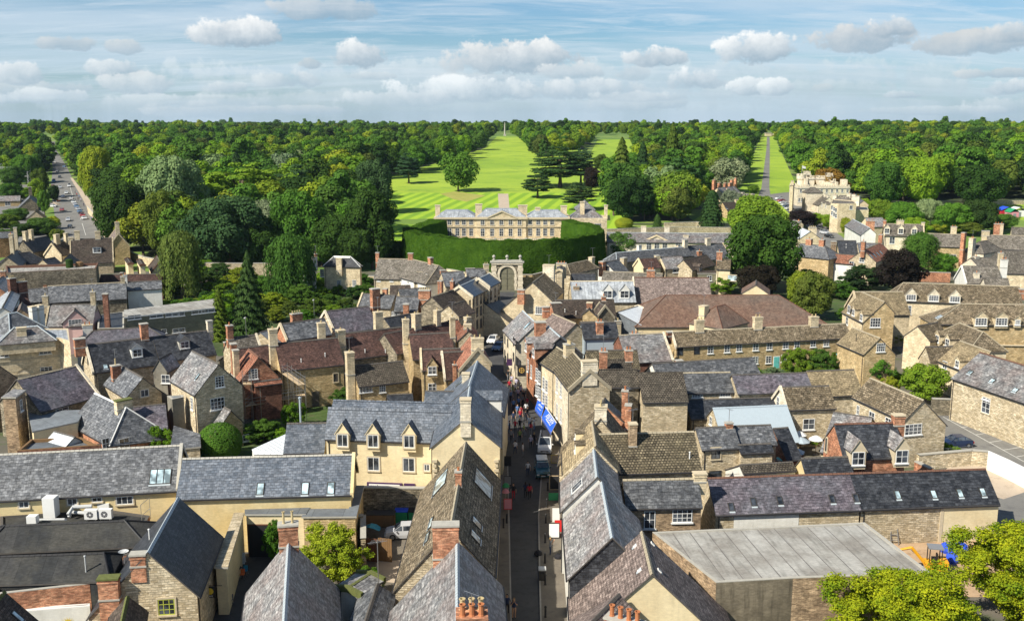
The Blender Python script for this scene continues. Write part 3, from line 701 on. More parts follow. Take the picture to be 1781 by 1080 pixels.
for i in range(len(ys)-1):
    y0,y1_=ys[i],ys[i+1];W0=400+max(0,y0)*1.0;W1=400+max(0,y1_)*1.0
    for k in range(-4,4):
        b.face([Vector((W0*k/4,y0,tz(y0)-.02)),Vector((W0*(k+1)/4,y0,tz(y0)-.02)),Vector((W1*(k+1)/4,y1_,tz(y1_)-.02)),Vector((W1*k/4,y1_,tz(y1_)-.02))],
            'town_ground' if y0 < 280 else ('land' if y0 < 2000 else 'far_field'),eu=Vector((1,0,0)))
tag(b.build('ground',O=Vector((0,0,0))),kind='structure')
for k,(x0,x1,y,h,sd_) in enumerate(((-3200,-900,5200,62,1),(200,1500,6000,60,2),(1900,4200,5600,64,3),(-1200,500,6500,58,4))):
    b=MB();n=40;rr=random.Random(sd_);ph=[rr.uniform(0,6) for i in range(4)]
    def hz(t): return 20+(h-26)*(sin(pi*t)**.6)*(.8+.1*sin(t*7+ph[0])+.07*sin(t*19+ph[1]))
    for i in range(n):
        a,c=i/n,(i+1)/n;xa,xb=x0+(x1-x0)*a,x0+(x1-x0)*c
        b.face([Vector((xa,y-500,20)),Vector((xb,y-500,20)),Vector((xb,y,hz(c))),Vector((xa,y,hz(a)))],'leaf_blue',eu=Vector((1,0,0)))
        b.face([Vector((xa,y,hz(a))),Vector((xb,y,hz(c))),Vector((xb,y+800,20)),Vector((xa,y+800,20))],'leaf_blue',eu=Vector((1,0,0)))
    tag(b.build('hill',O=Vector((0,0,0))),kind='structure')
SL=[(878,1110),(874,950),(873,850),(874,790),(873,740),(868,700),(858,660),(848,620),(842,590),(848,577),(869,553),(872,528),(868,508)]
SR=[(978,1110),(976,950),(977,850),(974,790),(966,740),(952,705),(930,660),(900,620),(886,595),(884,577),(884,553),(888,528),(896,508)]
strip('road',gp_(SL),gp_(SR),.0,'asphalt',30)
KL=[(945,1110),(941,1000),(940,900),(948,800),(960,770)]
def kerbed(name,outer,inner,mat='paving',h=.11,n=20):
    a,c=gp_(outer),gp_(inner);b=MB()
    N_=len(a)
    for i in range(N_-1):
        p=[Vector((*a[i],h)),Vector((*c[i],h)),Vector((*c[i+1],h)),Vector((*a[i+1],h))]
        b.face(p,mat,eu=Vector((1,0,0)))
        k0,k1=Vector((*a[i],0)),Vector((*a[i+1],0));d=(k1-k0).normalized();nn=Vector((-d.y,d.x,0))
        if nn.dot(p[1]-p[0]) > 0: nn=-nn
        u=Vector((0,0,h+.008));w_=nn*.14
        b.face([k0+u,k1+u,k1+w_+u,k0+w_+u],'kerb');b.face([k0+w_+u,k1+w_+u,k1+w_,k0+w_],'kerb')
    return tag(b.build(name,O=Vector((0,0,0))),kind='structure')
kerbed('pavement',[(943,1110),(940,1000),(938,900),(944,810),(956,770),(955,740)],[(990,1110),(985,1000),(984,900),(984,810),(980,770),(972,740)])
kerbed('pavement',[(888,1110),(886,1000),(884,900),(882,810)],[(868,1110),(864,1000),(864,900),(866,810)])
kerbed('pavement',[(860,590),(862,578),(876,553),(876,530)],[(838,588),(846,570),(866,545),(866,525)])
sheet('courtyard',[(340,1100),(392,900),(520,900),(470,1100)],.004,'asphalt')
sheet('yard',[(630,960),(632,840),(760,840),(735,1000),(690,1050),(630,1050)],.004,'paving')
for k_,gpts in enumerate(([(285,560),(300,500),(480,478),(650,500),(660,560),(560,600),(380,620)],[(1180,400),(1060,402),(1060,440),(1180,430)],[(1270,520),(1260,470),(1440,460),(1560,480),(1540,560),(1380,570)],[(1190,660),(1190,636),(1480,622),(1560,640),(1560,670)],[(250,800),(480,720),(620,690),(560,780),(300,820)])): sheet('lawn',gpts,.006+.004*k_,'rough_grass' if k_ == 9 else 'garden_green')
sheet('garden_path',[(650,1010),(655,975),(716,975),(700,1015)],.010,'gravel')
sheet('yard',[(-60,440),(-60,322),(60,322),(76,360),(84,440)],.05,'asphalt_pale')
sheet('car_park',[(1640,715),(1660,700),(1800,790),(1800,860),(1720,830),(1690,790),(1600,790),(1610,745)],.004,'asphalt_pale')
sheet('yard',[(1740,845),(1800,865),(1800,960),(1730,960)],.006,'asphalt_pale')
sheet('yard',[(1630,835),(1660,800),(1735,810),(1800,850),(1745,870)],.008,'gravel')
sheet('building_site',[(1550,960),(1560,930),(1760,930),(1760,1040),(1640,1040),(1600,1000)],.004,'dirt')
sheet('lane',[(1556,600),(1580,600),(1640,650),(1600,665)],.004,'asphalt_pale')
sheet('lane',[(1440,560),(1485,500),(1530,490),(1540,520),(1480,560)],.004,'gravel')
m=MB()
for i in range(7):
    a,c=G(1655+i*23,717+i*12.5),G(1655+i*23+52,717+i*12.5+3 if 0 else 714+i*12.2)
    a,c=G(1648+i*24,731+i*13),G(1648+i*24+55,731+i*13-9);d=(c-a).normalized();n=Vector((-d.y,d.x,0))*.06;z=Vector((0,0,.009));m.face([a-n+z,c-n+z,c+n+z,a+n+z],'road_paint')
a,c=G(1640,725),G(1795,812);d=(c-a).normalized();n=Vector((-d.y,d.x,0))*.06;z=Vector((0,0,.013));m.face([a-n+z,c-n+z,c+n+z,a+n+z],'road_paint')
tag(m.build('parking_lines',O=Vector((0,0,0))),kind='structure')
def wpts(*p): return [G(x,y) for x,y in p]
def park(name,left,right,dz,mat,n=40): return strip(name,gp_(left),gp_(right),dz,mat,n)
park('lawn',[(610,430),(655,345),(658,336)],[(1100,400),(1085,350),(1075,336)],.06,'mown',12)
park('meadow',[(655,336.5),(655,312),(740,290),(845,258),(866,237)],[(1085,336.5),(1110,310),(1105,285),(1000,258),(893,237)],.04,'meadow',30)
park('meadow',[(1018,285),(1030,262),(1040,243)],[(1120,290),(1105,265),(1095,243)],.09,'meadow',20)
park('avenue_grass',[(1205,385),(1290,330),(1318,250),(1326,233)],[(1405,385),(1388,330),(1352,250),(1346,233)],.03,'meadow',30)
park('gravel_walk',[(868,372),(866,338)],[(887,372),(884,338)],.09,'gravel',4)
park('avenue_drive',[(1300,380),(1324,330),(1333,260),(1334,234)],[(1348,380),(1338,330),(1339,260),(1338,234)],.08,'asphalt_pale',20)
sheet('rough_grass_patch',[(765,338),(790,334),(845,341),(812,352),(790,348)],.08,'rough_grass')
park('hill_road',[(1325,340),(1372,360),(1402,395),(1425,425),(1460,470)],[(1372,335),(1402,352),(1432,385),(1472,418),(1530,470)],.05,'asphalt_pale',14)
park('left_road',[(80,440),(98,395),(88,330),(92,290),(82,262),(76,247)],[(205,440),(168,395),(140,340),(116,290),(98,262),(95,247)],.04,'asphalt_pale',24)
park('footway',[(205,440),(168,395),(140,340),(122,310)],[(232,440),(190,395),(150,340),(126,310)],.06,'gravel',10)
m=MB()
for (x0_,y0_,x1_,y1_) in ((150,412,140,380),(138,375,128,345),(126,340,120,320)):
    a,c=G(x0_,y0_),G(x1_,y1_);d=(c-a).normalized();n=Vector((-d.y,d.x,0))*.1;z=Vector((0,0,.07));m.face([a-n+z,c-n+z,c+n+z,a+n+z],'road_paint')
tag(m.build('road_markings',O=Vector((0,0,0))),kind='structure')
sheet('playing_field',[(1700,352),(1810,350),(1840,382),(1720,388)],.05,'meadow')
b=MB()
# ---------- trees ----------
rng=np.random.default_rng(11)
def quads_mesh(name,C,N,U,sw,sh,mats,mi=None):
    "many small leaf faces: centres C, normals N, long directions U"
    Vv=np.cross(N,U);Vv /= np.linalg.norm(Vv,axis=1,keepdims=True)+1e-9
    U2=np.cross(Vv,N);n=len(C);sw=sw[:,None];sh=sh[:,None]
    V=np.empty((n,4,3));V[:,0]=C-Vv*sw*.6-U2*sh*.5;V[:,1]=C+Vv*sw*.5-U2*sh*.4;V[:,2]=C+Vv*sw*.35+U2*sh*.55;V[:,3]=C-Vv*sw*.45+U2*sh*.4
    me=bpy.data.meshes.new(name);me.vertices.add(n*4);me.vertices.foreach_set('co',V.reshape(-1))
    me.loops.add(n*4);me.loops.foreach_set('vertex_index',np.arange(n*4));me.polygons.add(n)
    me.polygons.foreach_set('loop_start',np.arange(n)*4)
    if mi is not None: me.polygons.foreach_set('material_index',mi)
    me.update(calc_edges=True)
    for m in mats: me.materials.append(M[m])
    return me
def dirs(n):
    d=rng.normal(size=(n,3));return d/np.linalg.norm(d,axis=1,keepdims=True)
def crown(name,lobes,n,size,jit=.5,fill=.18,hang=0,stretch=1.0,upb=.25,mat='leaf_mid',keep=.72,rough=.12):
    L=np.array(lobes,float);w=(L[:,3]*L[:,4]+L[:,3]*L[:,5]);w /= w.sum()
    k=int(n*2.2);idx=rng.choice(len(L),k,p=w);d=dirs(k);d[:,2] += .12;d /= np.linalg.norm(d,axis=1,keepdims=True)
    r=np.where(rng.random(k) < fill,rng.uniform(.45,.9,k),rng.uniform(1-rough,1+rough,k))
    C=L[idx,:3]+d*L[idx,3:]*r[:,None]
    ok=np.ones(k,bool)
    for i in range(len(L)):
        q=(C-L[i,:3])/L[i,3:];ok &= ~((np.linalg.norm(q,axis=1) < keep) & (idx != i))
    C,d=C[ok][:n],d[ok][:n];m=len(C)
    N=d+rng.normal(size=(m,3))*jit*.6;N[:,2] += upb;N /= np.linalg.norm(N,axis=1,keepdims=True)
    U=dirs(m)
    if hang: U=U*.25+np.array([0,0,-1.0]);N[:,2] *= .2;N /= np.linalg.norm(N,axis=1,keepdims=True)
    s_=size*rng.uniform(.6,1.25,m)
    return quads_mesh(name,C,N,U,s_,s_*stretch,[mat])
def lobes_round(H,R,n,seed,z0=.28,flat=1.0,rl=(.28,.46),irr=.16):
    r=random.Random(seed);out=[];cz=H*(1+z0)/2;hz_=H*(1-z0)/2
    out.append((0,0,cz,R*.62,R*.62,hz_*.72))
    for i in range(n):
        z=-1+2*(i+.5)/n;a=i*2.4+r.uniform(-.5,.5);q=math.sqrt(1-z*z*.92)
        rr=R*r.uniform(*rl);f=.72+r.uniform(-irr,irr)
        out.append((cos(a)*q*R*f,sin(a)*q*R*f,cz+z*hz_*.78*(1+r.uniform(-.08,.12)),rr,rr,rr*r.uniform(.75,1.0)*flat))
    return out
def trunk_mesh(H,r0,seed,top=.75,limbs=5,mat='bark',R=3):
    r=random.Random(seed);b=MB();p=[Vector((0,0,-.4))]
    for k in range(1,6): p.append(Vector((r.uniform(-.2,.2)*k*.5,r.uniform(-.2,.2)*k*.5,H*top*k/5)))
    b.tube(p,[r0*(1.25 if k == 0 else 1-.16*k) for k in range(6)],mat,7)
    for k in range(limbs):
        a=k*2*pi/limbs+r.uniform(-.4,.4);s_=p[2+k % 3];e=s_+Vector((cos(a)*R*.6,sin(a)*R*.6,H*.22*r.uniform(.7,1.2)))
        b.tube([s_,s_.lerp(e,.5)+Vector((0,0,.3)),e],[r0*.42,r0*.28,r0*.1],mat,5)
    return b.mesh('trunk')
PT={}
def proto(k,cm,tm,H,R): PT[k]=(cm,tm,H,R)
def lobes_wild(H,R,n,seed):
    r=random.Random(seed);out=[];tops=[(r.uniform(-.45,.45)*R,r.uniform(-.45,.45)*R,r.uniform(.7,1.0)) for k in range(4)]
    for (tx,ty,th) in tops:
        for k in range(n//4):
            z=r.uniform(.2,1);q=R*.62*math.sqrt(max(.05,1-z*z*.8));a=r.uniform(0,6.28);s_=R*r.uniform(.16,.34)
            out.append((tx+cos(a)*q,ty+sin(a)*q,H*th*(.22+.72*z),s_*1.15,s_*1.15,s_*r.uniform(.55,.9)))
        out.append((tx,ty,H*th*.55,R*.45,R*.45,H*.26))
    return out
for i in range(5):
    H_,R_2=18,(7.2,6.2,7.8,6.6,5.6)[i]
    proto(f'b{i}',crown('crown',lobes_round(H_,R_2,22+3*i,40+i,z0=.12,irr=.2),3800,.72),trunk_mesh(H_,.42,i,.6),H_,R_2)
for i in range(3): proto(f'w{i}',crown('crown',lobes_wild(18,(7,8,6.4)[i],36,90+i),4600,.66,rough=.2),trunk_mesh(18,.42,30+i,.6),18,(7,8,6.4)[i])
proto('tall',crown('crown',lobes_round(22,4.2,22,77,z0=.12),3000,.7),trunk_mesh(22,.4,9,.7),22,4.2)
proto('fine',crown('crown',lobes_round(16,7.6,46,51,z0=.14,rl=(.2,.34),irr=.2),16000,.42),trunk_mesh(16,.4,12,.6),16,7.6)
proto('fine2',crown('crown',lobes_round(14,5.6,34,52,z0=.12,rl=(.22,.38),irr=.22),12000,.36),trunk_mesh(14,.35,13,.6),14,5.6)
proto('bush',crown('crown',lobes_round(3.2,1.9,16,53,z0=-.1,rl=(.3,.5),irr=.25),3200,.17),trunk_mesh(2.6,.08,14,.5,4,R=1),3.2,1.9)
proto('bush2',crown('crown',lobes_round(2.6,2.4,20,54,z0=-.2,rl=(.26,.5),irr=.28),3600,.19),trunk_mesh(2.2,.08,15,.5,4,R=1),2.6,2.4)
proto('ball',crown('crown',[(0,0,2.4,2.6,2.6,2.45),(0,0,1.2,2.35,2.35,1.3)],15000,.13,jit=.35,fill=.05,rough=.035),trunk_mesh(3,.12,16,.6,3,R=1),4.9,2.6)
def big_lobes(H,R,n,seed):
    base=lobes_round(H*.93,R*.86,n,seed,z0=.05,rl=(.26,.42),irr=.3);r=random.Random(seed);out=[]
    for (x,y,z,a,b_,c) in base:
        for k in range(9):
            d=Vector((r.gauss(0,1),r.gauss(0,1),r.gauss(0,1)+.4)).normalized();f=r.uniform(.22,.5)
            out.append((x+d.x*a*.95,y+d.y*b_*.95,z+d.z*c*.95,a*f,b_*f,c*f*r.uniform(.6,1)))
    return out
proto('near',crown('crown',big_lobes(9,5.6,26,61),105000,.125,jit=1.3,fill=.36,upb=.5,keep=.4,rough=.42),trunk_mesh(9,.3,17,.7),9,5.6)
proto('near2',crown('crown',big_lobes(5,3.2,20,62),34000,.11,jit=1.2,fill=.32,upb=.45,keep=.45,rough=.36),trunk_mesh(5,.16,18,.7,R=2),5,3.2)
def cedar(seed,H,R):
    r=random.Random(seed);L=[]
    for t in range(9):
        z=H*(.32+.66*t/8);rr=R*(1-.5*abs(t-2.5)/6) if t < 8 else R*.4
        for k in range(6 if t < 7 else 3):
            a=k*pi/3+t*.6+r.uniform(-.3,.3);q=rr*r.uniform(.45,.8)
            L.append((cos(a)*q,sin(a)*q,z+r.uniform(-.6,.6)-q*.04,rr*r.uniform(.26,.42),rr*r.uniform(.26,.42),.55))
    return L
proto('cedar',crown('crown',cedar(3,20,12),12000,.55,jit=.35,upb=.9,mat='leaf_conifer',keep=.5),trunk_mesh(20,.8,19,.8,7,R=9),20,12)
proto('cedar2',crown('crown',cedar(8,16,8),8000,.5,jit=.35,upb=.9,mat='leaf_blue',keep=.5),trunk_mesh(16,.55,20,.8,6,R=6),16,8)
def cone_mesh(H,R,n,size,seed,pw=.85,mat='leaf_conifer',droop=.5):
    g=np.random.default_rng(seed);t=g.random(n)**1.5;z=H*(.04+.96*t);a=g.random(n)*2*pi
    tier=.82+.22*np.sin(z*2*pi/(H/13)+np.sin(a*3)*1.2);br=.88+.2*np.sin(a*9+z*2.3)
    rr=R*(1-t)**pw*tier*br*np.where(g.random(n) < .2,g.uniform(.5,.9,n),1)+.1
    C=np.stack([np.cos(a)*rr,np.sin(a)*rr,z-rr*droop*.3],1);d=np.stack([np.cos(a),np.sin(a),np.full(n,.5)],1)
    N=d+g.normal(size=(n,3))*.3;N /= np.linalg.norm(N,axis=1,keepdims=True)
    U=np.stack([np.cos(a)*.6,np.sin(a)*.6,np.full(n,-1.0)],1)+g.normal(size=(n,3))*.25;s_=size*g.uniform(.6,1.2,n)
    return quads_mesh('crown',C,N,U,s_*.7,s_*1.5,[mat])
proto('spruce',cone_mesh(16.5,4.6,14000,.34,3,.8),trunk_mesh(16,.3,21,.95,0),16.5,4.6)
proto('sequoia',cone_mesh(28,5,6000,.8,4,.6),trunk_mesh(28,.8,22,.95,0),28,5)
proto('yew',cone_mesh(10,3.4,7000,.4,6,.42,droop=.1),trunk_mesh(10,.3,23,.8,0),10,3.4)
def willow(seed,H,R,n):
    g=np.random.default_rng(seed);m=90;a=g.random(m)*2*pi;q=np.sqrt(g.random(m))*R*.95
    zt=H*(.66+.34*np.sqrt(np.clip(1-(q/R)**2,0,1)));ln=H*g.uniform(.5,.95,m)*(0.5+.6*q/R)
    i=g.integers(0,m,n);t=g.random(n)**1.1;x=np.cos(a[i])*q[i]+g.normal(size=n)*.42*(1+.2*t);y=np.sin(a[i])*q[i]+g.normal(size=n)*.42*(1+.2*t)
    z=np.maximum(zt[i]-ln[i]*t+g.normal(size=n)*.25,.6);C=np.stack([x*(1+.12*t),y*(1+.12*t),z],1)
    N=np.stack([x,y,np.full(n,R*.35)*(1-t)],1)/R+g.normal(size=(n,3))*.35;N /= np.linalg.norm(N,axis=1,keepdims=True)
    U=np.tile([0,0,-1.0],(n,1))+g.normal(size=(n,3))*.2;s_=.26*g.uniform(.6,1.3,n)
    return quads_mesh('crown',C,N,U,s_*.7,s_*2.3,['leaf_willow'])
proto('willow',willow(5,17,4.8,17000),trunk_mesh(17,.4,24,.8,6,R=4),17,4.8)
proto('poplar',crown('crown',lobes_round(20,2.6,20,71,z0=.05,rl=(.5,.75)),3000,.6),trunk_mesh(20,.35,25,.8,0),20,2.6)
def tree(kind,x,y,h,mat,label,name='tree',cat='tree',group=None,wid=1.0,z=None,rz=None):
    cm,tm,H_,R0=PT[kind];k=h/H_
    o=empty(name,(x,y,tz(y) if z is None else z),label,cat,group)
    rz=random.uniform(0,6.28) if rz is None else rz
    for nm,me in (('crown',cm),('trunk',tm)):
        c=bpy.data.objects.new(nm,me);COL.objects.link(c);c.parent=o;c.scale=(k*wid,k*wid,k);c.rotation_euler=(0,0,rz)
        if nm == 'crown' and mat:
            c.material_slots[0].link='OBJECT';c.material_slots[0].material=M[mat]
    return o
def treep(kind,px,base,top,mat,label,wpx=None,**kw):
    "tree at a photo pixel: foot at row base, crown top at row top, width wpx"
    g_=G(px,base);dr=ray(px,top);kk=g_.y/dr.y;h=max(.6,H+dr.z*kk-g_.z);_,_,H_,R0=PT[kind]
    dist=hypot(g_.y,42);wid=1.0 if wpx is None else (wpx/F*dist/2)/(R0*h/H_)
    return tree(kind,g_.x,g_.y,h,mat,label,wid=wid,**kw)
treep('b2',797,334,264,'leaf_mid','lone rounded park tree standing on the striped lawn left of the walk',62)
treep('cedar2',711,320,268,'leaf_blue','blue green conifer standing alone on the meadow left of the lone round tree',48)
treep('cedar',974,326,256,'leaf_conifer','largest spreading cedar with flat tiers right of the grass avenue',110)
treep('cedar',1010,322,260,'leaf_blue','second flat topped cedar overlapping the largest cedar',64)
treep('cedar',1008,366,318,'leaf_conifer','low wide cedar drooping toward the mansion roof',66)
treep('cedar',935,345,300,'leaf_conifer','cedar bough mass at the left foot of the largest cedar',60)
treep('fine2',1029,333,290,'leaf_purple','dark purple leaved tree beside the cedars',30)
treep('sequoia',1080,352,240,'leaf_olive','tall rough conical conifer right of the purple leaved tree',46)
treep('sequoia',1167,345,214,'leaf_olive','tallest dark conifer rising above the wood left of the hill houses',40)
treep('willow',318,522,403,'leaf_willow','yellow green weeping tree by the white walled house, left',68,name='willow')
treep('willow',508,520,408,'leaf_mid','grey green weeping tree beside the square hipped stone house',84,name='willow')
treep('spruce',437,588,437,'leaf_conifer','tall drooping spruce between the two weeping trees',74,name='spruce')
treep('spruce',384,592,500,'leaf_olive','shorter spruce in front of the flat roofed school block',46,name='spruce')
treep('fine',1325,508,371,'leaf_dark','giant dark round tree standing among the roofs right of centre',122)
treep('fine',1312,428,338,'leaf_bright','spreading bright green tree just behind the giant dark tree',92)
treep('fine2',1318,522,460,'leaf_purple','copper beech at the foot of the giant dark tree',76)
treep('fine2',1393,398,366,'leaf_purple','purple leaved tree beside the cars on the hill road',50)
treep('fine2',1414,556,472,'leaf_olive','neat oval olive green tree right of the broad red brown roof',66)
treep('fine2',1390,545,470,'leaf_yellow','yellowish tree tucked against the left of the oval olive tree',44)
treep('fine2',1563,512,433,'leaf_purple','near black copper beech above the golden gabled house',76)
treep('willow',1598,478,405,'leaf_mid','weeping green tree above the copper beech on the right',60,name='willow')
treep('fine2',1640,480,440,'leaf_mid','small green tree in front of the mullioned window range',42)
treep('yew',1237,402,332,'leaf_conifer','dense dark egg shaped yew beside the hill houses',42)
treep('fine2',1270,372,330,'leaf_silver','grey green tree beside the hill houses',36)
treep('fine2',1310,338,322,'leaf_bright','small bright tree at the foot of the broad avenue',20)
treep('fine2',1080,458,404,'leaf_mid','round green tree at the right foot of the yew hedge',56)
treep('yew',1143,402,373,'leaf_conifer','clipped columnar yew in the walled garden',18)
treep('ball',1085,398,379,'leaf_yellow','clipped golden yew mound in the walled garden',32)
treep('near',1788,1075,915,'leaf_acid','large acid green tree filling the bottom right corner',240,name='tree')
treep('near',1575,1160,1000,'leaf_acid','lower yellow green tree in front of the pale flat roof',250,name='tree')
treep('near2',585,1010,915,'leaf_yellow','golden green shrub tree in the courtyard by the stone wall',120)
treep('near2',478,975,905,'leaf_mid','dark climbing shrub beside the dark passage opening',44)
treep('near2',640,1040,985,'leaf_bright','green shrub below the golden courtyard tree',54)
treep('ball',384,800,736,'leaf_mid','clipped ball shaped bush behind the long yellow building',74,name='bush',cat='bush')
treep('near2',275,795,741,'leaf_bright','bright lime green bush beside the hipped brick house',62)
treep('near2',330,800,782,'leaf_bright','low lime bush between the ridge and the clipped ball',30)
treep('near2',460,768,730,'leaf_mid','leafy garden shrub left of the slate monopitch block',66)
treep('near2',490,770,745,'leaf_bright','low light green shrub beside the slate monopitch block',40)
treep('near2',510,745,700,'leaf_bright','bright mossy climber below the scaffolding',44)
treep('near2',600,705,675,'leaf_mid','garden shrub in front of the dark stone wall and arch',60)
treep('near2',640,700,685,'leaf_olive','low shrubs beside the grey tiled cottage wall',46)
treep('fine2',1107,742,665,'leaf_conifer','slender feathery tree against the dark pan tiled stone house',44)
treep('fine2',1520,672,618,'leaf_mid','round dense garden tree near the conservatory',60)
treep('fine2',1606,700,633,'leaf_bright','bright green garden tree beside the pale stone hall',76)
treep('near2',1560,668,648,'leaf_bright','low hedge like shrub between the two garden trees',44)
treep('near2',1548,690,655,'leaf_yellow','yellow green bush behind the rubble house ridge',34)
treep('near2',1425,690,640,'leaf_olive','creeper bush spilling over the tan tiled roof',50)
treep('near2',1385,655,605,'leaf_bright','light leafy bush before the cottage terrace',60)
treep('near2',1425,655,608,'leaf_mid','dark leafy bush before the cottage terrace',64)
treep('near2',1460,640,610,'leaf_olive','olive bush beside the conservatory',44)
treep('near2',1280,640,600,'leaf_mid','climbing shrub on the cottage terrace wall',34)
treep('near2',1225,640,615,'leaf_yellow','yellow green shrub below the left cottage windows',52)
treep('near2',1315,660,640,'leaf_bright','bright bush in the terrace garden',34)
treep('near2',1345,660,638,'leaf_silver','pale variegated bush in the terrace garden',34)
treep('near2',1600,800,755,'leaf_mid','big spreading bush beside the parked blue car',50)
treep('near2',1640,800,770,'leaf_bright','flat topped bush in front of the parked blue car',50)
treep('near2',1620,768,740,'leaf_mid','climbing plant on the rubble house gable',36)
treep('near2',1430,765,740,'leaf_yellow','flowering bush by the garden parasols',36)
treep('near2',1410,775,755,'leaf_bright','green bush in the parasol garden',34)
treep('near2',1380,812,793,'leaf_bright','lime bush beside the curved garden wall',30)
treep('near2',1785,770,695,'leaf_mid','ivy clad tree at the right edge beside the stone hall',50)
treep('near2',1555,598,572,'leaf_yellow','yellow hedge plant below the golden stone gable',60)
treep('near2',1520,592,575,'leaf_bright','green climber below the golden stone gable',34)
treep('fine2',1605,560,525,'leaf_mid','leafy tree in front of the long dormered range',50)
treep('near2',1585,620,575,'leaf_bright','light green shrub beside the lane',26)
treep('fine2',1440,400,372,'leaf_bright','leafy climber tree beside the tall stone road house',24)
treep('fine2',1470,408,378,'leaf_yellow','yellowish climber on the tall stone road house',20)
treep('fine2',1420,395,370,'leaf_bright','narrow bright tree between the hill road houses',20)
R5b=[(1480,560,40,'leaf_mid'),(1460,520,44,'leaf_mid'),(1500,505,60,'leaf_conifer'),(1530,490,30,'leaf_yellow'),(1450,470,44,'leaf_mid'),(1400,505,50,'leaf_bright'),(1255,512,44,'leaf_bright'),(1480,455,30,'leaf_olive')]
for i,(x,y,w_,m_) in enumerate(R5b):
    treep('near2',x,y,y-w_*.72,m_,('rounded garden bush near the gravel lane','broad dark garden bush behind the gravel lane','long dense laurel bush beside the copper beech','yellow bush between the laurel and the orange tiled cottage','green bush in front of the white cottage','spreading bush left of the oval olive tree','sunlit laurel hedge bush behind the dark brown roof','olive bush above the white cottage wall')[i],w_*1.4,name='bush',cat='bush')
LB=[(575,535,34),(600,540,30),(560,520,30),(620,520,34),(590,515,28),(480,560,36),(530,560,30),(505,545,30),(390,520,46),(360,535,40),(300,540,26),(240,530,24),(270,535,30),(455,545,34),(545,505,30),(640,545,26),(410,600,26),(470,590,24),(330,550,44),(350,510,50),(375,545,50),(415,535,44),(455,515,50),(475,540,44),(525,530,50),(550,550,46),(580,555,36),(610,555,34),(635,520,36),(650,535,30),(300,515,36),(280,500,30),(560,500,36),(600,505,36),(630,500,34),(420,500,50),(395,560,34),(440,575,34),(345,480,40),(385,490,46),(490,520,50),(575,575,26),(545,575,28)]
LBm=['leaf_mid','leaf_olive','leaf_bright','leaf_conifer','leaf_mid','leaf_yellow']
for i,(x,y,w_) in enumerate(LB):
    treep('near2',x,y,y-w_*.7,LBm[i % 6],f"{('green', 'olive', 'bright green', 'dark green', 'fresh green', 'yellowish')[i % 6]} shrub in the {'left' if x < 400 else ('middle' if x < 520 else 'right')} of the gardens behind the tall spruce",w_*1.3,name='shrub',cat='shrub',group='shrubs in the school side gardens')
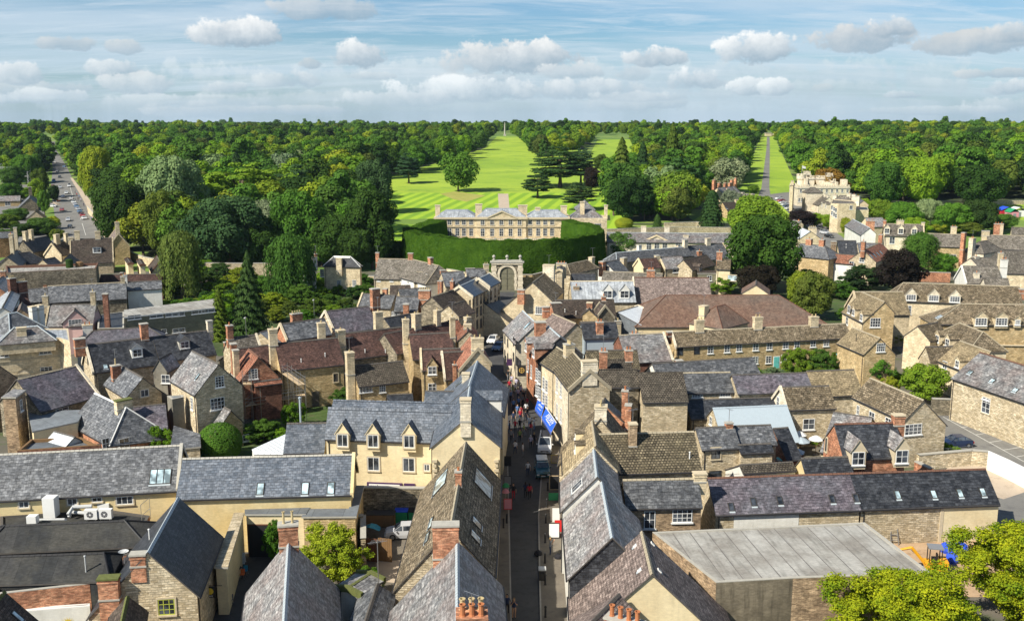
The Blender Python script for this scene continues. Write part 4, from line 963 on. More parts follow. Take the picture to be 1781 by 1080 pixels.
for a in (('fine',305,425,268,'leaf_silver','huge silvery green tree rising in the left wood',112),('fine',400,468,338,'leaf_blue','massive dark round tree at the near edge of the left wood',140),('fine',522,462,330,'leaf_mid','tall broad green tree left of the dark twin tree',100),
 ('fine2',648,468,326,'leaf_dark','tall dark narrow tree at the lawn corner of the left wood',84),('fine',590,466,372,'leaf_dark','wide dark tree behind the hipped stone house',92),('cedar',425,410,284,'leaf_bright','very wide tiered bright cedar in the left wood',190),('fine',650,372,276,'leaf_blue','dark blue green round tree at the edge of the striped lawn',66),
 ('fine2',592,372,284,'leaf_yellow','yellow green tree beside the dark blue green round tree',58),('fine',216,436,312,'leaf_dark','dark round tree at the road corner of the left wood',92),('fine',172,360,252,'leaf_yellow','sunlit yellow tree beside the left road',56),('fine2',282,455,330,'leaf_olive','dark mixed tree behind the weeping tree',60),('fine',470,440,345,'leaf_silver','pale green tree between the wide dark trees',70),
 ('fine',1095,385,305,'leaf_dark','dark round tree right of the mansion',74),('fine',1178,385,316,'leaf_olive','golden olive tree above the walled garden',70),('fine',1130,380,330,'leaf_mid','green tree filling the gap above the walled garden',50),
 ('fine',1605,360,272,'leaf_bright','bright yellow green tree at the edge of the right wood',70),('fine',1535,362,280,'leaf_mid','tall green tree behind the castle',66),('fine2',1440,352,292,'leaf_autumn','rusty tinted tree behind the castle turrets',60),('fine',1700,362,285,'leaf_dark','dark green tree at the right end of the wood',84),
 ('fine',1570,404,350,'leaf_mid','green tree just behind the three little dormers range',60),('fine',1612,404,345,'leaf_silver','pale green tree above the range at right',54),('fine2',1530,392,346,'leaf_bright','light green tree right of the castle houses',44),('fine',1655,408,352,'leaf_mid','broad green tree above the long mullioned range',66),('fine',1700,408,345,'leaf_dark','dark broad tree in front of the playing field',64),('fine2',1590,412,378,'leaf_bright','low bright tree behind the stone slate ridge',50),('fine2',1640,408,385,'leaf_yellow','low yellowish tree behind the stone slate ridge',40),('fine2',1745,402,372,'leaf_mid','low tree at the corner of the playing field',44),('fine2',1680,410,385,'leaf_olive','olive hedge tree behind the long range',50),('fine2',1500,372,345,'leaf_bright','small bright tree right of the castle wall',34),
 ('w0',1060,318,272,'leaf_mid','leafy tree closing the second grass strip',34),('fine2',1045,300,268,'leaf_olive','olive tree in the second grass strip',26),('fine2',1120,300,246,'leaf_dark','dark tree right of the second grass strip',34),('w1',1075,290,262,'leaf_bright','bright tree far up the second grass strip',26),('fine',690,462,418,'leaf_dark','dark tree beside the left end of the yew hedge',44),('fine',620,470,395,'leaf_dark','dark spreading tree right of the hipped house chimney',70),('fine2',560,464,400,'leaf_mid','green tree just behind the whitewashed gable',56),('fine',455,470,392,'leaf_dark','dark tree above the garden wall middle',70),('fine',370,468,398,'leaf_dark','dark tree above the garden wall left part',60),
 ('fine',20,352,318,'leaf_mid','tree between the gantry and the slate roofed stone house',40),('fine2',95,352,322,'leaf_dark','dark roadside tree by the white pickup',20),('fine2',48,350,326,'leaf_bright','bright low tree below the gantry',34),('fine',45,415,388,'leaf_dark','dark spreading tree left of the round street tree',50),('fine2',8,430,398,'leaf_mid','green tree over the orange brick house at left',40),('fine2',100,420,398,'leaf_olive','olive street tree beside the wide left road',24),
 ('fine2',25,332,288,'leaf_mid','green tree behind the gantry towers',40),('fine',48,320,268,'leaf_mid','tall green tree behind the gantry',50),('fine2',5,318,270,'leaf_bright','bright tree at the left edge behind the gantry',46)):
    treep(*a)
treep('fine',72,412,378,'leaf_mid','round dark street tree beside the left road',56)
treep('fine2',92,400,376,'leaf_yellow','yellow tree behind the round street tree',26)
treep('fine2',12,402,372,'leaf_olive','olive tree at the left edge above the houses',46)
treep('fine2',30,385,362,'leaf_mid','dark tree beside the stone gable fronted house',44)
treep('fine2',72,345,292,'leaf_olive','roadside tree left of the dug up road',28)
treep('fine2',66,352,310,'leaf_bright','lower roadside tree near the festival towers',26)
treep('fine2',78,372,330,'leaf_mid','dark roadside tree beside the parked cars',20)
# ---- woods ----
def inpoly(x,y,p):
    c=False;j=len(p)-1
    for i in range(len(p)):
        if (p[i][1] > y) != (p[j][1] > y) and x < (p[j][0]-p[i][0])*(y-p[i][1])/(p[j][1]-p[i][1])+p[i][0]: c=not c
        j=i
    return c
WO={
 'lw': ([(100,247),(127,300),(160,345),(212,402),(250,455),(262,466),(560,466),(620,452),(650,442),(638,405),(626,345),(632,318),(678,309),(745,303),(828,270),(856,240)],'wood left of the lawn'),
 'ra': ([(900,240),(915,262),(935,280),(960,282),(1012,262),(1030,243),(1032,239)],'clump right of grass avenue'),
 'rb': ([(1098,241),(1108,270),(1100,312),(1060,340),(1060,392),(1195,388),(1208,345),(1278,338),(1314,252),(1325,236)],'wood left of broad avenue'),
 'rc': ([(1348,236),(1359,262),(1380,298),(1400,325),(1500,352),(1560,352),(1640,350),(1900,350),(2100,300),(2100,238)],'wood right of broad avenue'),
 'll': ([(-80,330),(-10,300),(30,296),(62,312),(83,300),(87,275),(79,262),(72,246),(-300,244),(-300,330)],'wood left of far road'),
}
kinds=[('w0','leaf_mid'),('w1','leaf_mid'),('b2','leaf_bright'),('w2','leaf_dark'),('b4','leaf_olive'),('b0','leaf_dark'),('b2','leaf_mid'),('w1','leaf_yellow'),('tall','leaf_mid'),('cedar2','leaf_blue'),('w2','leaf_mid'),('b4','leaf_bright'),('w0','leaf_bright'),('b2','leaf_silver'),('sequoia','leaf_conifer')]
desc={'leaf_mid': 'mid green','leaf_bright': 'bright green','leaf_dark': 'dark green','leaf_olive': 'olive green','leaf_yellow': 'yellow green','leaf_blue': 'blue green','leaf_silver': 'silvery green','leaf_conifer': 'dark coniferous','leaf_purple': 'dark purple','leaf_autumn': 'rusty orange'}
rw=random.Random(21);cand=[]
for wn,(pp,wl) in WO.items():
    poly=gp_(pp);xs=[p[0] for p in poly];ys_=[p[1] for p in poly]
    y=min(ys_)
    while y < max(ys_):
        st=11.5 if y < 420 else (12 if y < 650 else 14)
        x=min(xs)
        while x < max(xs):
            jx,jy=x+rw.uniform(-.42,.42)*st,y+rw.uniform(-.42,.42)*st
            if inpoly(jx,jy,poly) and jx < .62*jy+60 and jx > -.62*jy-60: cand.append((jx,jy,wn,rw.choices(kinds,[4,3,4,3,3,3,3,3,2,1.2,3,3,3,1.2,.5])[0],rw.uniform(.68,1.25)))
            x += st
        y += st
cand.sort(key=lambda c: c[1]-(40 if c[2] in ('rb','lw') else 0))
far_pts=[]
NIND=250
WY={};WX={}
for wn in WO:
    ii=[c for c in cand[:NIND] if c[2] == wn];yy_=sorted(c[1] for c in ii) or [0];xx_=sorted(890.5+F*c[0]/(c[1]*cos(T)+(H-tz(c[1]))*sin(T)) for c in ii) or [0]
    WY[wn]=(yy_[len(yy_)//3],yy_[2*len(yy_)//3]);WX[wn]=(xx_[len(xx_)//3],xx_[2*len(xx_)//3])
for i,(x,y,wn,(k,m_),sc_) in enumerate(cand):
    base={'lw': 20,'ra': 22,'rb': 19,'rc': 21,'ll': 17}[wn]
    if wn == 'lw' and y < 320: base=16
    if i < NIND:
        h=base*sc_*(.95 if y < 700 else .8)*(1.25 if k in ('tall','sequoia') else 1)
        if k == 'b1' and rw.random() < .12: m_='leaf_purple'
        px_=890.5+F*x/(y*cos(T)+(H-tz(y))*sin(T));cp=' conifer' if k in ('sequoia','cedar2') else ' tree'
        szw='small' if h < 12.5 else ('medium' if h < 16 else ('large' if h < 19.5 else 'huge'))
        dw='near edge' if y < WY[wn][0] else ('middle' if y < WY[wn][1] else 'far side');lt_='left part' if px_ < WX[wn][0] else ('centre' if px_ < WX[wn][1] else 'right part')
        tree(k,x,y,h,m_,f"{szw} {desc[m_]}{cp}, {dw}, {lt_}, {WO[wn][1]}",group=f'trees of {WO[wn][1]}',wid=rw.uniform(.85,1.3))
    else: far_pts.append((x,y,tz(y),base*sc_/18*(.9 if y < 700 else .72)))
print('woods',len(cand),'far',len(far_pts))
for i in range(3600):
    y=1100+900*rw.random()**.8;x=rw.uniform(-.62*y,.62*y)
    px=890.5+F*x/(y*cos(T)+42*sin(T))
    if 866 < px < 893 and y < 1350: continue
    if 1327 < px < 1345 and y < 1500: continue
    if 1031 < px < 1095 and y < 1200 and rw.random() < .5: continue
    far_pts.append((x,y,tz(y),rw.uniform(.4,.8)*(1.0 if rw.random() < .9 else 1.3)))
def scatter(name,pts,protos,label):
    me=bpy.data.meshes.new(name);me.from_pydata([(p[0],p[1],p[2]) for p in pts],[],[])
    a=me.attributes.new('sc','FLOAT','POINT');a.data.foreach_set('value',[p[3] for p in pts])
    o=bpy.data.objects.new(name,me);COL.objects.link(o)
    ng=bpy.data.node_groups.new('wood_scatter','GeometryNodeTree')
    ng.interface.new_socket('Geometry',in_out='INPUT',socket_type='NodeSocketGeometry');ng.interface.new_socket('Geometry',in_out='OUTPUT',socket_type='NodeSocketGeometry')
    gi,go=ng.nodes.new('NodeGroupInput'),ng.nodes.new('NodeGroupOutput');jn=ng.nodes.new('GeometryNodeJoinGeometry')
    for p in protos:
        oi=ng.nodes.new('GeometryNodeObjectInfo');oi.inputs['Object'].default_value=p;oi.inputs['As Instance'].default_value=True;ng.links.new(oi.outputs['Geometry'],jn.inputs[0])
    ip=ng.nodes.new('GeometryNodeInstanceOnPoints');ip.inputs['Pick Instance'].default_value=True
    rr=ng.nodes.new('FunctionNodeRandomValue');rr.data_type='FLOAT_VECTOR';rr.inputs[0].default_value=(0,0,0);rr.inputs[1].default_value=(0,0,6.28)
    at=ng.nodes.new('GeometryNodeInputNamedAttribute');at.data_type='FLOAT';at.inputs[0].default_value='sc'
    ng.links.new(gi.outputs[0],ip.inputs['Points']);ng.links.new(jn.outputs[0],ip.inputs['Instance']);ng.links.new(rr.outputs[0],ip.inputs['Rotation']);ng.links.new(at.outputs[0],ip.inputs['Scale'])
    ng.links.new(ip.outputs[0],go.inputs[0]);md=o.modifiers.new('scatter','NODES');md.node_group=ng
    return tag(o,label,'woodland',kind='stuff')
pr_objs=[];seen=set()
for o in bpy.data.objects:
    if o.name.startswith('crown') and o.material_slots and o.data.name.startswith('crown'):
        k=(o.data.name,o.material_slots[0].material.name)
        if k in seen or o.parent.get('group') is None or 'trees' not in o.parent['group'] or k[1] in ('leaf_purple','leaf_silver'): continue
        if o.data in (PT['sequoia'][0],PT['cedar2'][0]): continue
        seen.add(k);pr_objs.append(o)
print('protos',len(pr_objs))
scatter('far_woodland',far_pts,pr_objs[:16],'mass of distant broadleaf trees reaching the horizon beyond the park')
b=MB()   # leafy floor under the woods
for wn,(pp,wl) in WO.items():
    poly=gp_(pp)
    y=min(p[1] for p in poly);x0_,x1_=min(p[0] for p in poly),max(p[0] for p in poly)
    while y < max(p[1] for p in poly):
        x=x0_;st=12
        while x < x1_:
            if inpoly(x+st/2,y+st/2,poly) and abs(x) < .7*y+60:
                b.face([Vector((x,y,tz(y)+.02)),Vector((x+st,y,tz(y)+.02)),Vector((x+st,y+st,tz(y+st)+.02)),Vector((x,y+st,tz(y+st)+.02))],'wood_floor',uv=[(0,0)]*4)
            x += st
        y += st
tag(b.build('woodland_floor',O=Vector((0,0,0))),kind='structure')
# ---------- the town ----------
def Z(x0,y0,s): return lambda x,y,*a: (x0+x/s,y0+y/s)+a
z1,z2,z3,z4=Z(0,760,3.376),Z(400,760,3.376),Z(800,760,3.376),Z(1230,760,3.232)
z5,z6,z7,z8=Z(0,540,3.958),Z(400,540,3.958),Z(800,540,3.958),Z(1200,540,3.065)
y1,y2,y3,y4=Z(0,380,4.909),Z(280,380,4.908),Z(600,380,4.909),Z(880,380,4.909)
y5,y6,y7,y8,x7=Z(1180,280,4.909),Z(1440,360,4.4985),Z(0,190,4.5),Z(640,200,3.857),Z(1080,460,4.4525)
# --- bottom row, left to right
b=gable('house','dark tiled roof with a mossy ridge at the bottom left corner',(-40,1085),(8,1027),(80,1078),8.5,'tile_brown','render_white',pitch=48,ridge='moss',E2=(-60,1040))
b.sky('F',[z1(103,1055)],.55,1.1,pane='glass_pale')
fb=block('flat_building','low building with hipped black felt roof behind the upper felt roof',[z1(0,470),z1(600,430),z1(880,470),z1(830,560),z1(760,700),z1(0,760)],4.0,'brick','felt',par=.12,cap='ridge_dark')
u=gable('flat_building','upper black felt roof with a shallow hipped crown beside the slate gable',z1(30,520),z1(730,490),z1(700,650),6.3,'felt','felt',pitch=35,hip=(1.6,2.5),sag=0,ridge='black',gut=False,wb=1.2,ov=.1)
u=gable('flat_building','lower black felt roof with a shallow hipped crown above the brick parapet',z1(-60,702),z1(610,680),z1(560,850),6.3,'felt','felt',pitch=30,hip=(1,1.2),sag=0,ridge='black',gut=False,wb=1.2,ov=.1)
u.vent('F',[z1(505,790)],1.4,'plastic_grey')
b=block('shop','brick parapet building with a cream wall and sun emblem at the bottom left',[z1(-40,960),z1(530,895),z1(530,800),z1(-40,860)],4.2,'brick','felt',par=.5,cap='stone_grey',walls=['brick','brick','brick','brick'])
b2=block('shop','cream walled shop front under the brick parapet with a yellow sun painted on it',[z1(150,1030),z1(528,1000),z1(528,985),z1(150,1010)],3.0,'render_white','deck_grey',par=.1,cap='white_paint')
q=hit(*z1(400,1092),*b2.pl['0']);m=MB();n=b2.pl['0'][1];ex=Vector((-n.y,n.x,0))
for k in range(16):
    a0,a1=2*pi*k/16,2*pi*(k+.5)/16
    m.face([q+n*.03,q+n*.03+ex*cos(a0)*.3+Vector((0,0,sin(a0)*.3)),q+n*.03+ex*cos((a0+a1)/2)*(.62)+Vector((0,0,sin((a0+a1)/2)*.62)),q+n*.03+ex*cos(a1)*.3+Vector((0,0,sin(a1)*.3))],'sign_yellow')
    a1b=2*pi*(k+1)/16;m.face([q+n*.034,q+n*.034+ex*cos(a0)*.36+Vector((0,0,sin(a0)*.36)),q+n*.034+ex*cos(a1b)*.36+Vector((0,0,sin(a1b)*.36))],'sign_yellow')
m.build('sun_emblem',b2.o)
b=gable('stone_house','stone house with steep dark slate roof and green framed window, bottom left',z1(870,672),z1(1048,352),z1(1325,552),9.0,'slate_dark','rubble',pitch=47,ridge='ridge_lead',E2=z1(560,985),sag=.03,ext=(.2,0))
b.win('1',[z1(978,995)],1.3,1.35,'g')
b.chim(*z1(830,675),w=.7,d=1.15,t=.03,off=-.8,pots=0,mat='brick',cap='stone_grey')
b.chim(*z1(742,800),w=.8,d=1.5,t=-.02,off=-3.0,pots=0,mat='brick',cap='moss',down=3)
m=MB()
q=b.pt(b.L*.15,4.6*-1,b.hr-4.6*b.tp+.45)
b.vent('K',[z1(878,600)],.9,'white_paint')
b=gable('house','small roof with mossy ridge in front of the green window',z1(700,1150),z1(748,932),z1(860,1055),6.5,'tile_brown','rubble',pitch=46,ridge='moss',sag=.03)
b=block('outbuilding','pale broad coped stone wall beside the courtyard cafe',[z1(1268,765),z1(1330,765),z1(1425,452),z1(1382,452)],4.4,'render_cream','rubble',par=0,cap='stone_grey')
b=gable('slate_house','steep slate gable roof by the courtyard, pale slope left and dark slope right',(486,1230),z2(346,602),z2(110,792),9.0,'slate_pale','rubble',pitch=50,E2=z2(636,772),ridge='ridge_lead',sag=.05)
b.chim(*z2(358,440),w=.9,d=1.5,t=.985,pots=2,mat='brick',potc='pot_buff',k=1,pot_h=1.0,down=2)
b=gable('slate_house','big slate roof beside the street at the bottom, brick chimney on its far end',(797,1240),z2(1335,612),z2(905,862),10.0,'slate_pale','render_cream',pitch=47,E2=z3(238,752),ridge='ridge_lead',sag=.05)
b.chim(*z2(1258,505),w=.9,d=2.0,t=1.0,off=.9,pots=0,mat='brick',down=2.5)
b.chim(818,1042,w=.7,d=1.9,t=.40,off=-.9,pots=3,mat='brick',potc='pot_buff',cap='brick',k=1,pot_h=.8,down=1.6,pr=1.7)
b.chim(812,1052,w=.7,d=1.9,t=.365,off=-.9,pots=3,mat='brick',potc='pot_red',cap='brick',k=1,pot_h=.8,down=1.6,pr=1.7)
b=gable('stone_house','long lichened stone slate roof with big glazed panels beside the street',z2(1300,508),z2(1385,26),z2(985,800),10.2,'stone_slate','rubble',pitch=49,E2=z3(243,242),ridge='ridge_stone',sag=.06,ext=(1.0,0))
b.sky('F',[z2(1238,265,4.2,1.9)],pane='glass_pale');b.sky('K',[z3(135,272,4.0,2.4)],pane='glass_pale')
b.sky('K',[z3(98,505,1.3,1.2),z3(90,585,1.3,1.2)],pane='glass_pale');b.sky('F',[z2(1180,505,2.2,.5),z2(1160,590,2.0,.5)],pane='glass_pale')
b.chim(*z2(1336,195),w=.55,d=.55,t=.46,pots=1,mat='brick',pot_h=.3)
b=gable('outbuilding','small pale gabled roof with mossy edge squeezed in the courtyard',z2(780,1130),z2(868,858),z2(700,1080),5.2,'slate','render_white',pitch=35,sag=.02,wb=1.5)
b=gable('outbuilding','little white gable with mossy coping behind the clothes line mast',z2(690,885),z2(825,798),z2(895,850),4.6,'slate_pale','render_white',pitch=38,ridge='moss',sag=0,cop='moss',gut=False)
b=gable('long_building','long slate roofed cream building with triple skylight at the left edge',z1(-120,108),z1(1066,47),z1(0,376),9.3,'slate','render_yellow',pitch=42,ridge='stone_grey',cop=(None,'stone_grey'),sag=.02)
b.win('F',[z1(140,395,.95,.7),z1(425,378,.95,.7),z1(570,366,.95,.5)],st='m');b.win('F',[z1(732,370,1.6,.85)],st='3');b.win('F',[z1(265,390,.3,.7)],st='k')
b.sky('F',[z1(900,234,.75,1.7),z1(941,232,.75,1.7),z1(982,230,.75,1.7)],pane='glass_pale')
b=gable('long_building','slate roofed yellow building with three small skylights above the courtyard',z1(1072,126),z2(727,101),z2(30,358),8.8,'slate_blue','render_yellow',pitch=42,ridge='stone_grey',cop=(None,'render_yellow'),sag=.01)
b.sky('F',[z2(178,305),z2(441,303),z2(592,300)],.75,1.35,pane='glass_pale')
prism('lean_to','slate catslide running down from the yellow long building',[(322,865),(408,865),(405,889),(350,889)],'slate_blue','render_yellow',[5.45,5.45,4.3,4.3])
pas=block('lean_to','grey lead flat roof strip under the yellow wall with passage doorway',[z2(95,455),z2(440,455),z2(460,422),z2(95,425)],4.4,'render_cream','deck_grey',par=0)
q=hit(453,925,*pas.pl['0']);place('passage_shade_panel',door_mesh(2.3,3.3,'black','timber_brown'),pas.o,(q.x,q.y,0),atan2(pas.pl['0'][1].y,pas.pl['0'][1].x)+pi/2)  # black panel in a timber frame stands in for the open passage's darkness
block('lean_to','grey flat roof strip over the courtyard wall beside the passage',[z2(430,470),z2(735,468),z2(780,292),z2(745,292),z2(705,428),z2(455,430)],4.35,'rubble_warm','deck_grey',par=0)
b=gable('terrace','cream rendered building with three pointed dormers and blue slate roof',z6(676,667),z6(1530,692),z6(636,886),10.2,'slate_blue','render_cream',he=7.0,ridge='slate_blue',sag=0,wb=2.2)
b.dorm('F',[z6(775,893),z6(985,897),z6(1233,901)],1.25,1.45,st='m',wall='render_cream',rise=.95)
b.win('F',[z2(843,157),z2(1050,162)],1.35,1.6,'m');b.win('F',[z2(1156,178)],.65,.8,'m')
shopw=b
b=gable('terrace','second blue slate roof ridge behind the three dormers',z6(712,616),z6(1560,637),z6(700,664),10.3,'slate_blue','render_cream',pitch=35,ridge='slate_blue',sag=0)
b=gable('outbuilding','slate monopitch block on the left of the three dormered building',z6(392,776),z6(645,772),z6(378,984),7.6,'slate_blue','render_cream',pitch=40,sag=0,wb=1,ext=(0,.4))
prism('outbuilding','low white standing seam metal roof beside the clipped round bush',[z6(150,955),z6(382,850),z6(378,990),z6(165,990)],'metal_white','render_white',[3.2,4.2,3.4,2.8])
b=gable('house','tall cream gable end house with blue slate roof on the street',z6(1622,742),z6(1652,522),z6(1385,908),11.6,'slate_blue','render_cream',pitch=41,E2=z7(286,936),ridge='ridge_lead',sag=0,cop=None)
b.chim(*z6(1619,603),w=.9,d=1.1,t=.02,pots=0,mat='ashlar_pale',cap='stone_trim',down=2)
b.dorm('K',[z7(285,640)],1.5,1.3,wall='render_white')
m=MB()
for (s_,sx) in ((1,b.wf-.5),(-1,-(b.wb-.55))):
    for k in range(14):
        c=b.pt(-.0,sx,0);c.z=k*.52;m.box(c,.5 if k % 2 else .34,.28,.3,'stone_trim',b.uy)
m.build('quoins',b.o)
b=gable('house','blue slate roof with solar strips and white chimney next along the street',z7(62,520),z7(120,345),z7(-120,560),11.2,'slate_blue','render_cream',pitch=42,E2=z7(318,650),sag=0,cop=None,ridge='ridge_lead')
b.chim(*z7(75,428),w=.9,d=.9,t=.45,off=.9,pots=0,mat='ashlar_pale',cap='stone_trim')
b.sky('F',[z7(20,480,1.2,2.4)],pane='metal_white' if 0 else 'glass_pale')
b=gable('house','brown tiled roof with cream gable wall on the street corner, bottom centre',z3(1130,806),z3(1068,552),z3(628,822),9.6,'tile_mauve','render_cream',pitch=44,E2=z3(1512,880),ridge='ridge_stone',sag=.02,cop=None)
b.sky('F',[z3(1030,640,.35,.35),z3(1057,782,.35,.35),z3(703,846,.35,.35)],pane='white_paint',fr='white_paint');b.sky('K',[z3(1130,627,.35,.35),z3(1170,784,.35,.35),z3(1422,829,.35,.35)],pane='white_paint',fr='white_paint')
b=gable('house','brown tiled cross roof with four terracotta pots at the bottom edge',z3(620,1240),z3(936,918),z3(1000,1050),8.4,'tile_mauve','render_cream',pitch=38,sag=.02,wb=4.5)
b.chim(1121,1061,w=.9,d=2.6,t=.52,off=2.2,pots=4,mat='brick',k=1,pot_h=.8,pr=1.6)
b=gable('slate_house','pale lichened slate roof along the street with wide dark far slope',z3(895,592),z3(832,262),z3(626,806),9.4,'slate_pale','render_white',pitch=46,end_wall='slate_dark',E2=z3(1070,552),ridge='ridge_lead',sag=.05)  # near end wall coloured dark to stand in for shade under the roof edge
b=gable('slate_house','weathered slate roof with a projecting dormer window along the street',z3(806,236),z3(786,68),z3(590,446),9.8,'slate_pale','render_white',pitch=46,E2=z3(948,345),ridge='ridge_lead',sag=.04,cop=(None,'rubble'))
b.sky('F',[z3(690,290,1.5,1.4)],fr='white_paint')
b=gable('slate_house','slate cottage with a big white sash window and buff stone wall',z3(955,250),z3(1400,241),z3(1012,422),7.6,'slate','brick_buff',pitch=44,sag=.03,ridge='ridge_stone',E2=z3(1400,150),wb=2.5)
b.win('F',[z3(1305,461,1.95,1.35)],st='w');b.win('F',[z3(1113,485,1.1,1.8)],st='t')
b.chim(*z3(1408,206),w=1.2,d=.8,mat='ashlar',pots=0,cap='stone_trim')
b=block('flat_building','wide pale flat roof building with a stained rendered wall',[z4(50,822),z4(482,797),z4(1265,772),z4(885,484),z3(1130,562)],5.2,'brick_buff','deck_pale',par=.05,walls=['concrete_stained','brick_buff','brick_buff','brick_buff','brick_buff'])
b=gable('long_building','long low building with purple then dark slates and eight skylights',z4(0,230),z4(800,203),z4(30,441),6.6,'slate_purple','rubble',he=3.9,wb=3,ridge='ridge_red',sag=.03)
b.sky('F',[z4(135,393),z4(260,365),z4(408,357),z4(702,348),z4(836,343)],.6,.95,pane='glass');lb=b
b=gable('long_building','dark slate end of the long low building with a cream end wall',z4(800,203),z4(1566,178),z4(1655,379),6.6,'slate_dark','rubble',he=3.9,wb=3,ridge='ridge_red',sag=.03)
b.sky('F',[z4(1070,325),z4(1273,322),z4(1420,315),z4(1549,310)],.6,.95,pane='glass_pale')
m=MB();q0=hit(*z4(1330,400),*b.pl['F']);q1=b.pt(b.L,b.wf-.22,0);n=b.uy;q0.z=0;q1=q1-b.ux*.1
for (a_,c_,off,mt) in ((q0,q1,.05,'render_cream'),(q0-b.ux*.35,q0,.09,'stone_trim')):
    a2,c2=a_+n*off,c_+n*off;u=Vector((0,0,3.7));m.face([a2,c2,c2+u,a2+u],mt);m.face([a2,a_,a_+u,a2+u],mt);m.face([c2,c_,c_+u,c2+u],mt)
m.build('rendered_panel',b.o)
m=MB();a_,c_=hit(*z4(150,450),*lb.pl['F']),hit(*z4(515,440),*lb.pl['F']);n=lb.uy*.03;u=Vector((0,0,-1.7));a_.z=c_.z=3.7
m.face([a_+n,c_+n,c_+n+u,a_+n+u],'render_white');m.build('whitewashed_panel',lb.o)
# --- left middle
b=block('town_house','pale ashlar classical house with arched niche at the left edge',[z5(-60,235),z5(402,195),z5(480,215),z5(470,130),z5(-60,130)],9.0,'ashlar','lead',par=.1,cap='stone_trim')
b.win('0',[z5(310,270),z5(15,292)],1.7,1.35,'s');b.win('0',[z5(320,415,1.7,1.3)],st='s')
m=MB()
for zz in (6.1,3.9,8.8):
    a_,c_=b.q[0].copy(),b.q[1].copy();a_.z=c_.z=0;d=(c_-a_);m.box((a_+c_)/2+b.pl['0'][1]*.0+Vector((0,0,zz)),d.length,.4 if zz > 8 else .25,.2,'stone_trim',d)
m.build('cornice',b.o)
q=hit(*z5(165,450),*b.pl['0']);n=b.pl['0'][1];ex=Vector((-n.y,n.x,0));m=MB()
pts_=[q+n*.02+ex*(.9*cos(a))+Vector((0,0,.9*sin(a))) for a in [pi*i/12 for i in range(13)]]+[q+n*.02-ex*.9-Vector((0,0,1.6)),q+n*.02+ex*.9-Vector((0,0,1.6))]
m.face(pts_,'ashlar_pale')
for i in range(12):
    a,c=pts_[i],pts_[i+1];ce=q+n*.02;m.face([a,c,c+(c-ce)*.2+n*.06,a+(a-ce)*.2+n*.06],'stone_trim')
m.build('arched_niche',b.o)
g1=gable('town_house','hipped slate roof with pale lead hips over the ashlar house',z5(100,118),z5(255,106),z5(200,222),11.2,'slate_pale','ashlar',he=9.1,hip=(2.6,2.6),ridge='ridge_lead',sag=0,gut=False,wb=2.5,z0=9.0)
g1.chim(*z5(146,115),w=1.3,d=.8,off=1.0,pots=0,mat='ashlar',cap='stone_trim')
g1=gable('town_house','rear hipped slate roof with a bright lead ridge at the left edge',z5(60,22),z5(112,12),z5(30,200),11.8,'slate','ashlar',pitch=38,hip=(3,3),ridge='ridge_lead',sag=0)
g1.chim(*z5(258,20),w=.9,d=.9,t=3.2,pots=0,mat='render_white',cap='stone_trim',down=3);g1.chim(*z5(290,-30),w=.9,d=.9,t=4.2,pots=0,mat='render_white',cap='stone_trim',down=4)
b=gable('brick_house','buff brick house with plum tile roof and flat roofed dormer at left edge',z5(-80,340),z5(-10,372),z5(122,682),9.5,'tile_plum','brick_buff',pitch=45,he=6.6,sag=.03)
b2=block('brick_house','narrow brick bay with grey flat top and tall window at the left edge',[z5(18,600),z5(105,600),z5(172,552),z5(95,548)],7.6,'brick_buff','slate_pale',par=0)
b2.win('1',[z5(145,652)],.8,1.5,'t')
b=gable('slate_house','broad brownish slate roof in front of the ashlar house',z5(112,476),z5(526,378),z5(310,692),8.6,'slate_purple','rubble_dark',pitch=40,E2=z5(300,392),sag=.06,ridge='ridge_stone',cop=(None,'ashlar_pale'))
b.win('F',[z5(428,690)],1.9,.9,'t')
block('lean_to','dark lead flat roof below the broad brownish slate roof',[z5(230,835),z5(530,770),z5(575,690),z5(200,700)],4.2,'render_cream','deck_grey',par=0)
block('flat_building','blue grey flat roof terrace behind the long slate building',[z5(120,985),z5(690,945),z5(650,935),z5(560,890),z5(215,905)],5.0,'brick_dark','deck_grey',par=.3,cap='wood')
lan=gable('roof_lantern','glass roof lantern with white bars beside the flat terrace',z5(375,830),z5(515,868),z5(350,870),5.9,'metal_white','render_white',pitch=35,sag=0,cat='skylight',gut=False,z0=4.3)
lan.sky('F',[z5(365,862),z5(405,870),z5(445,878),z5(485,884)],.8,.9,fr='white_paint',pane='glass')
b=gable('slate_house','dark slate roof with tall pale stone gable and brick chimney',z5(590,236),z5(1046,182),z5(648,432),9.6,'slate_dark','rubble',pitch=45,sag=.05,ridge='ridge_dark',cop=('ashlar_pale',None),E2=z5(640,190))
b.dorm('F',[z5(945,292)],1.35,1.2,wall='render_white',st='t');b.chim(*z5(545,190),w=1.5,d=1.0,pots=0);b.chim(*z5(988,88),w=1.1,d=.9,pots=0,mat='brick');b.sky('F',[z5(725,385)],.7,.8,pane='glass_pale')
b=gable('slate_house','dark slate roof with one white dormer left of the red brick chimneys',z5(1046,182),z5(1432,135),z5(1500,302),9.6,'slate_dark','rubble',pitch=42,sag=.05)
b.dorm('F',[z5(1272,236)],1.35,1.1,wall='stone_grey',st='t');b.chim(*z5(1440,68),w=.8,d=.8,pots=0,mat='ashlar_pale')
b=gable('stone_house','small stone gable with tall orange brick chimney and two light window',z5(985,462),z5(826,372),z5(886,622),8.2,'slate','rubble',pitch=44,sag=.03,E2=z5(1120,605))
b.win('1',[z5(995,568)],1.1,1.0,'m');b.chim(*z5(800,335),w=.9,d=1.2,t=.8,off=1.2,pots=1,potc='pot_buff',mat='brick',k=1,pot_h=.9,down=4)
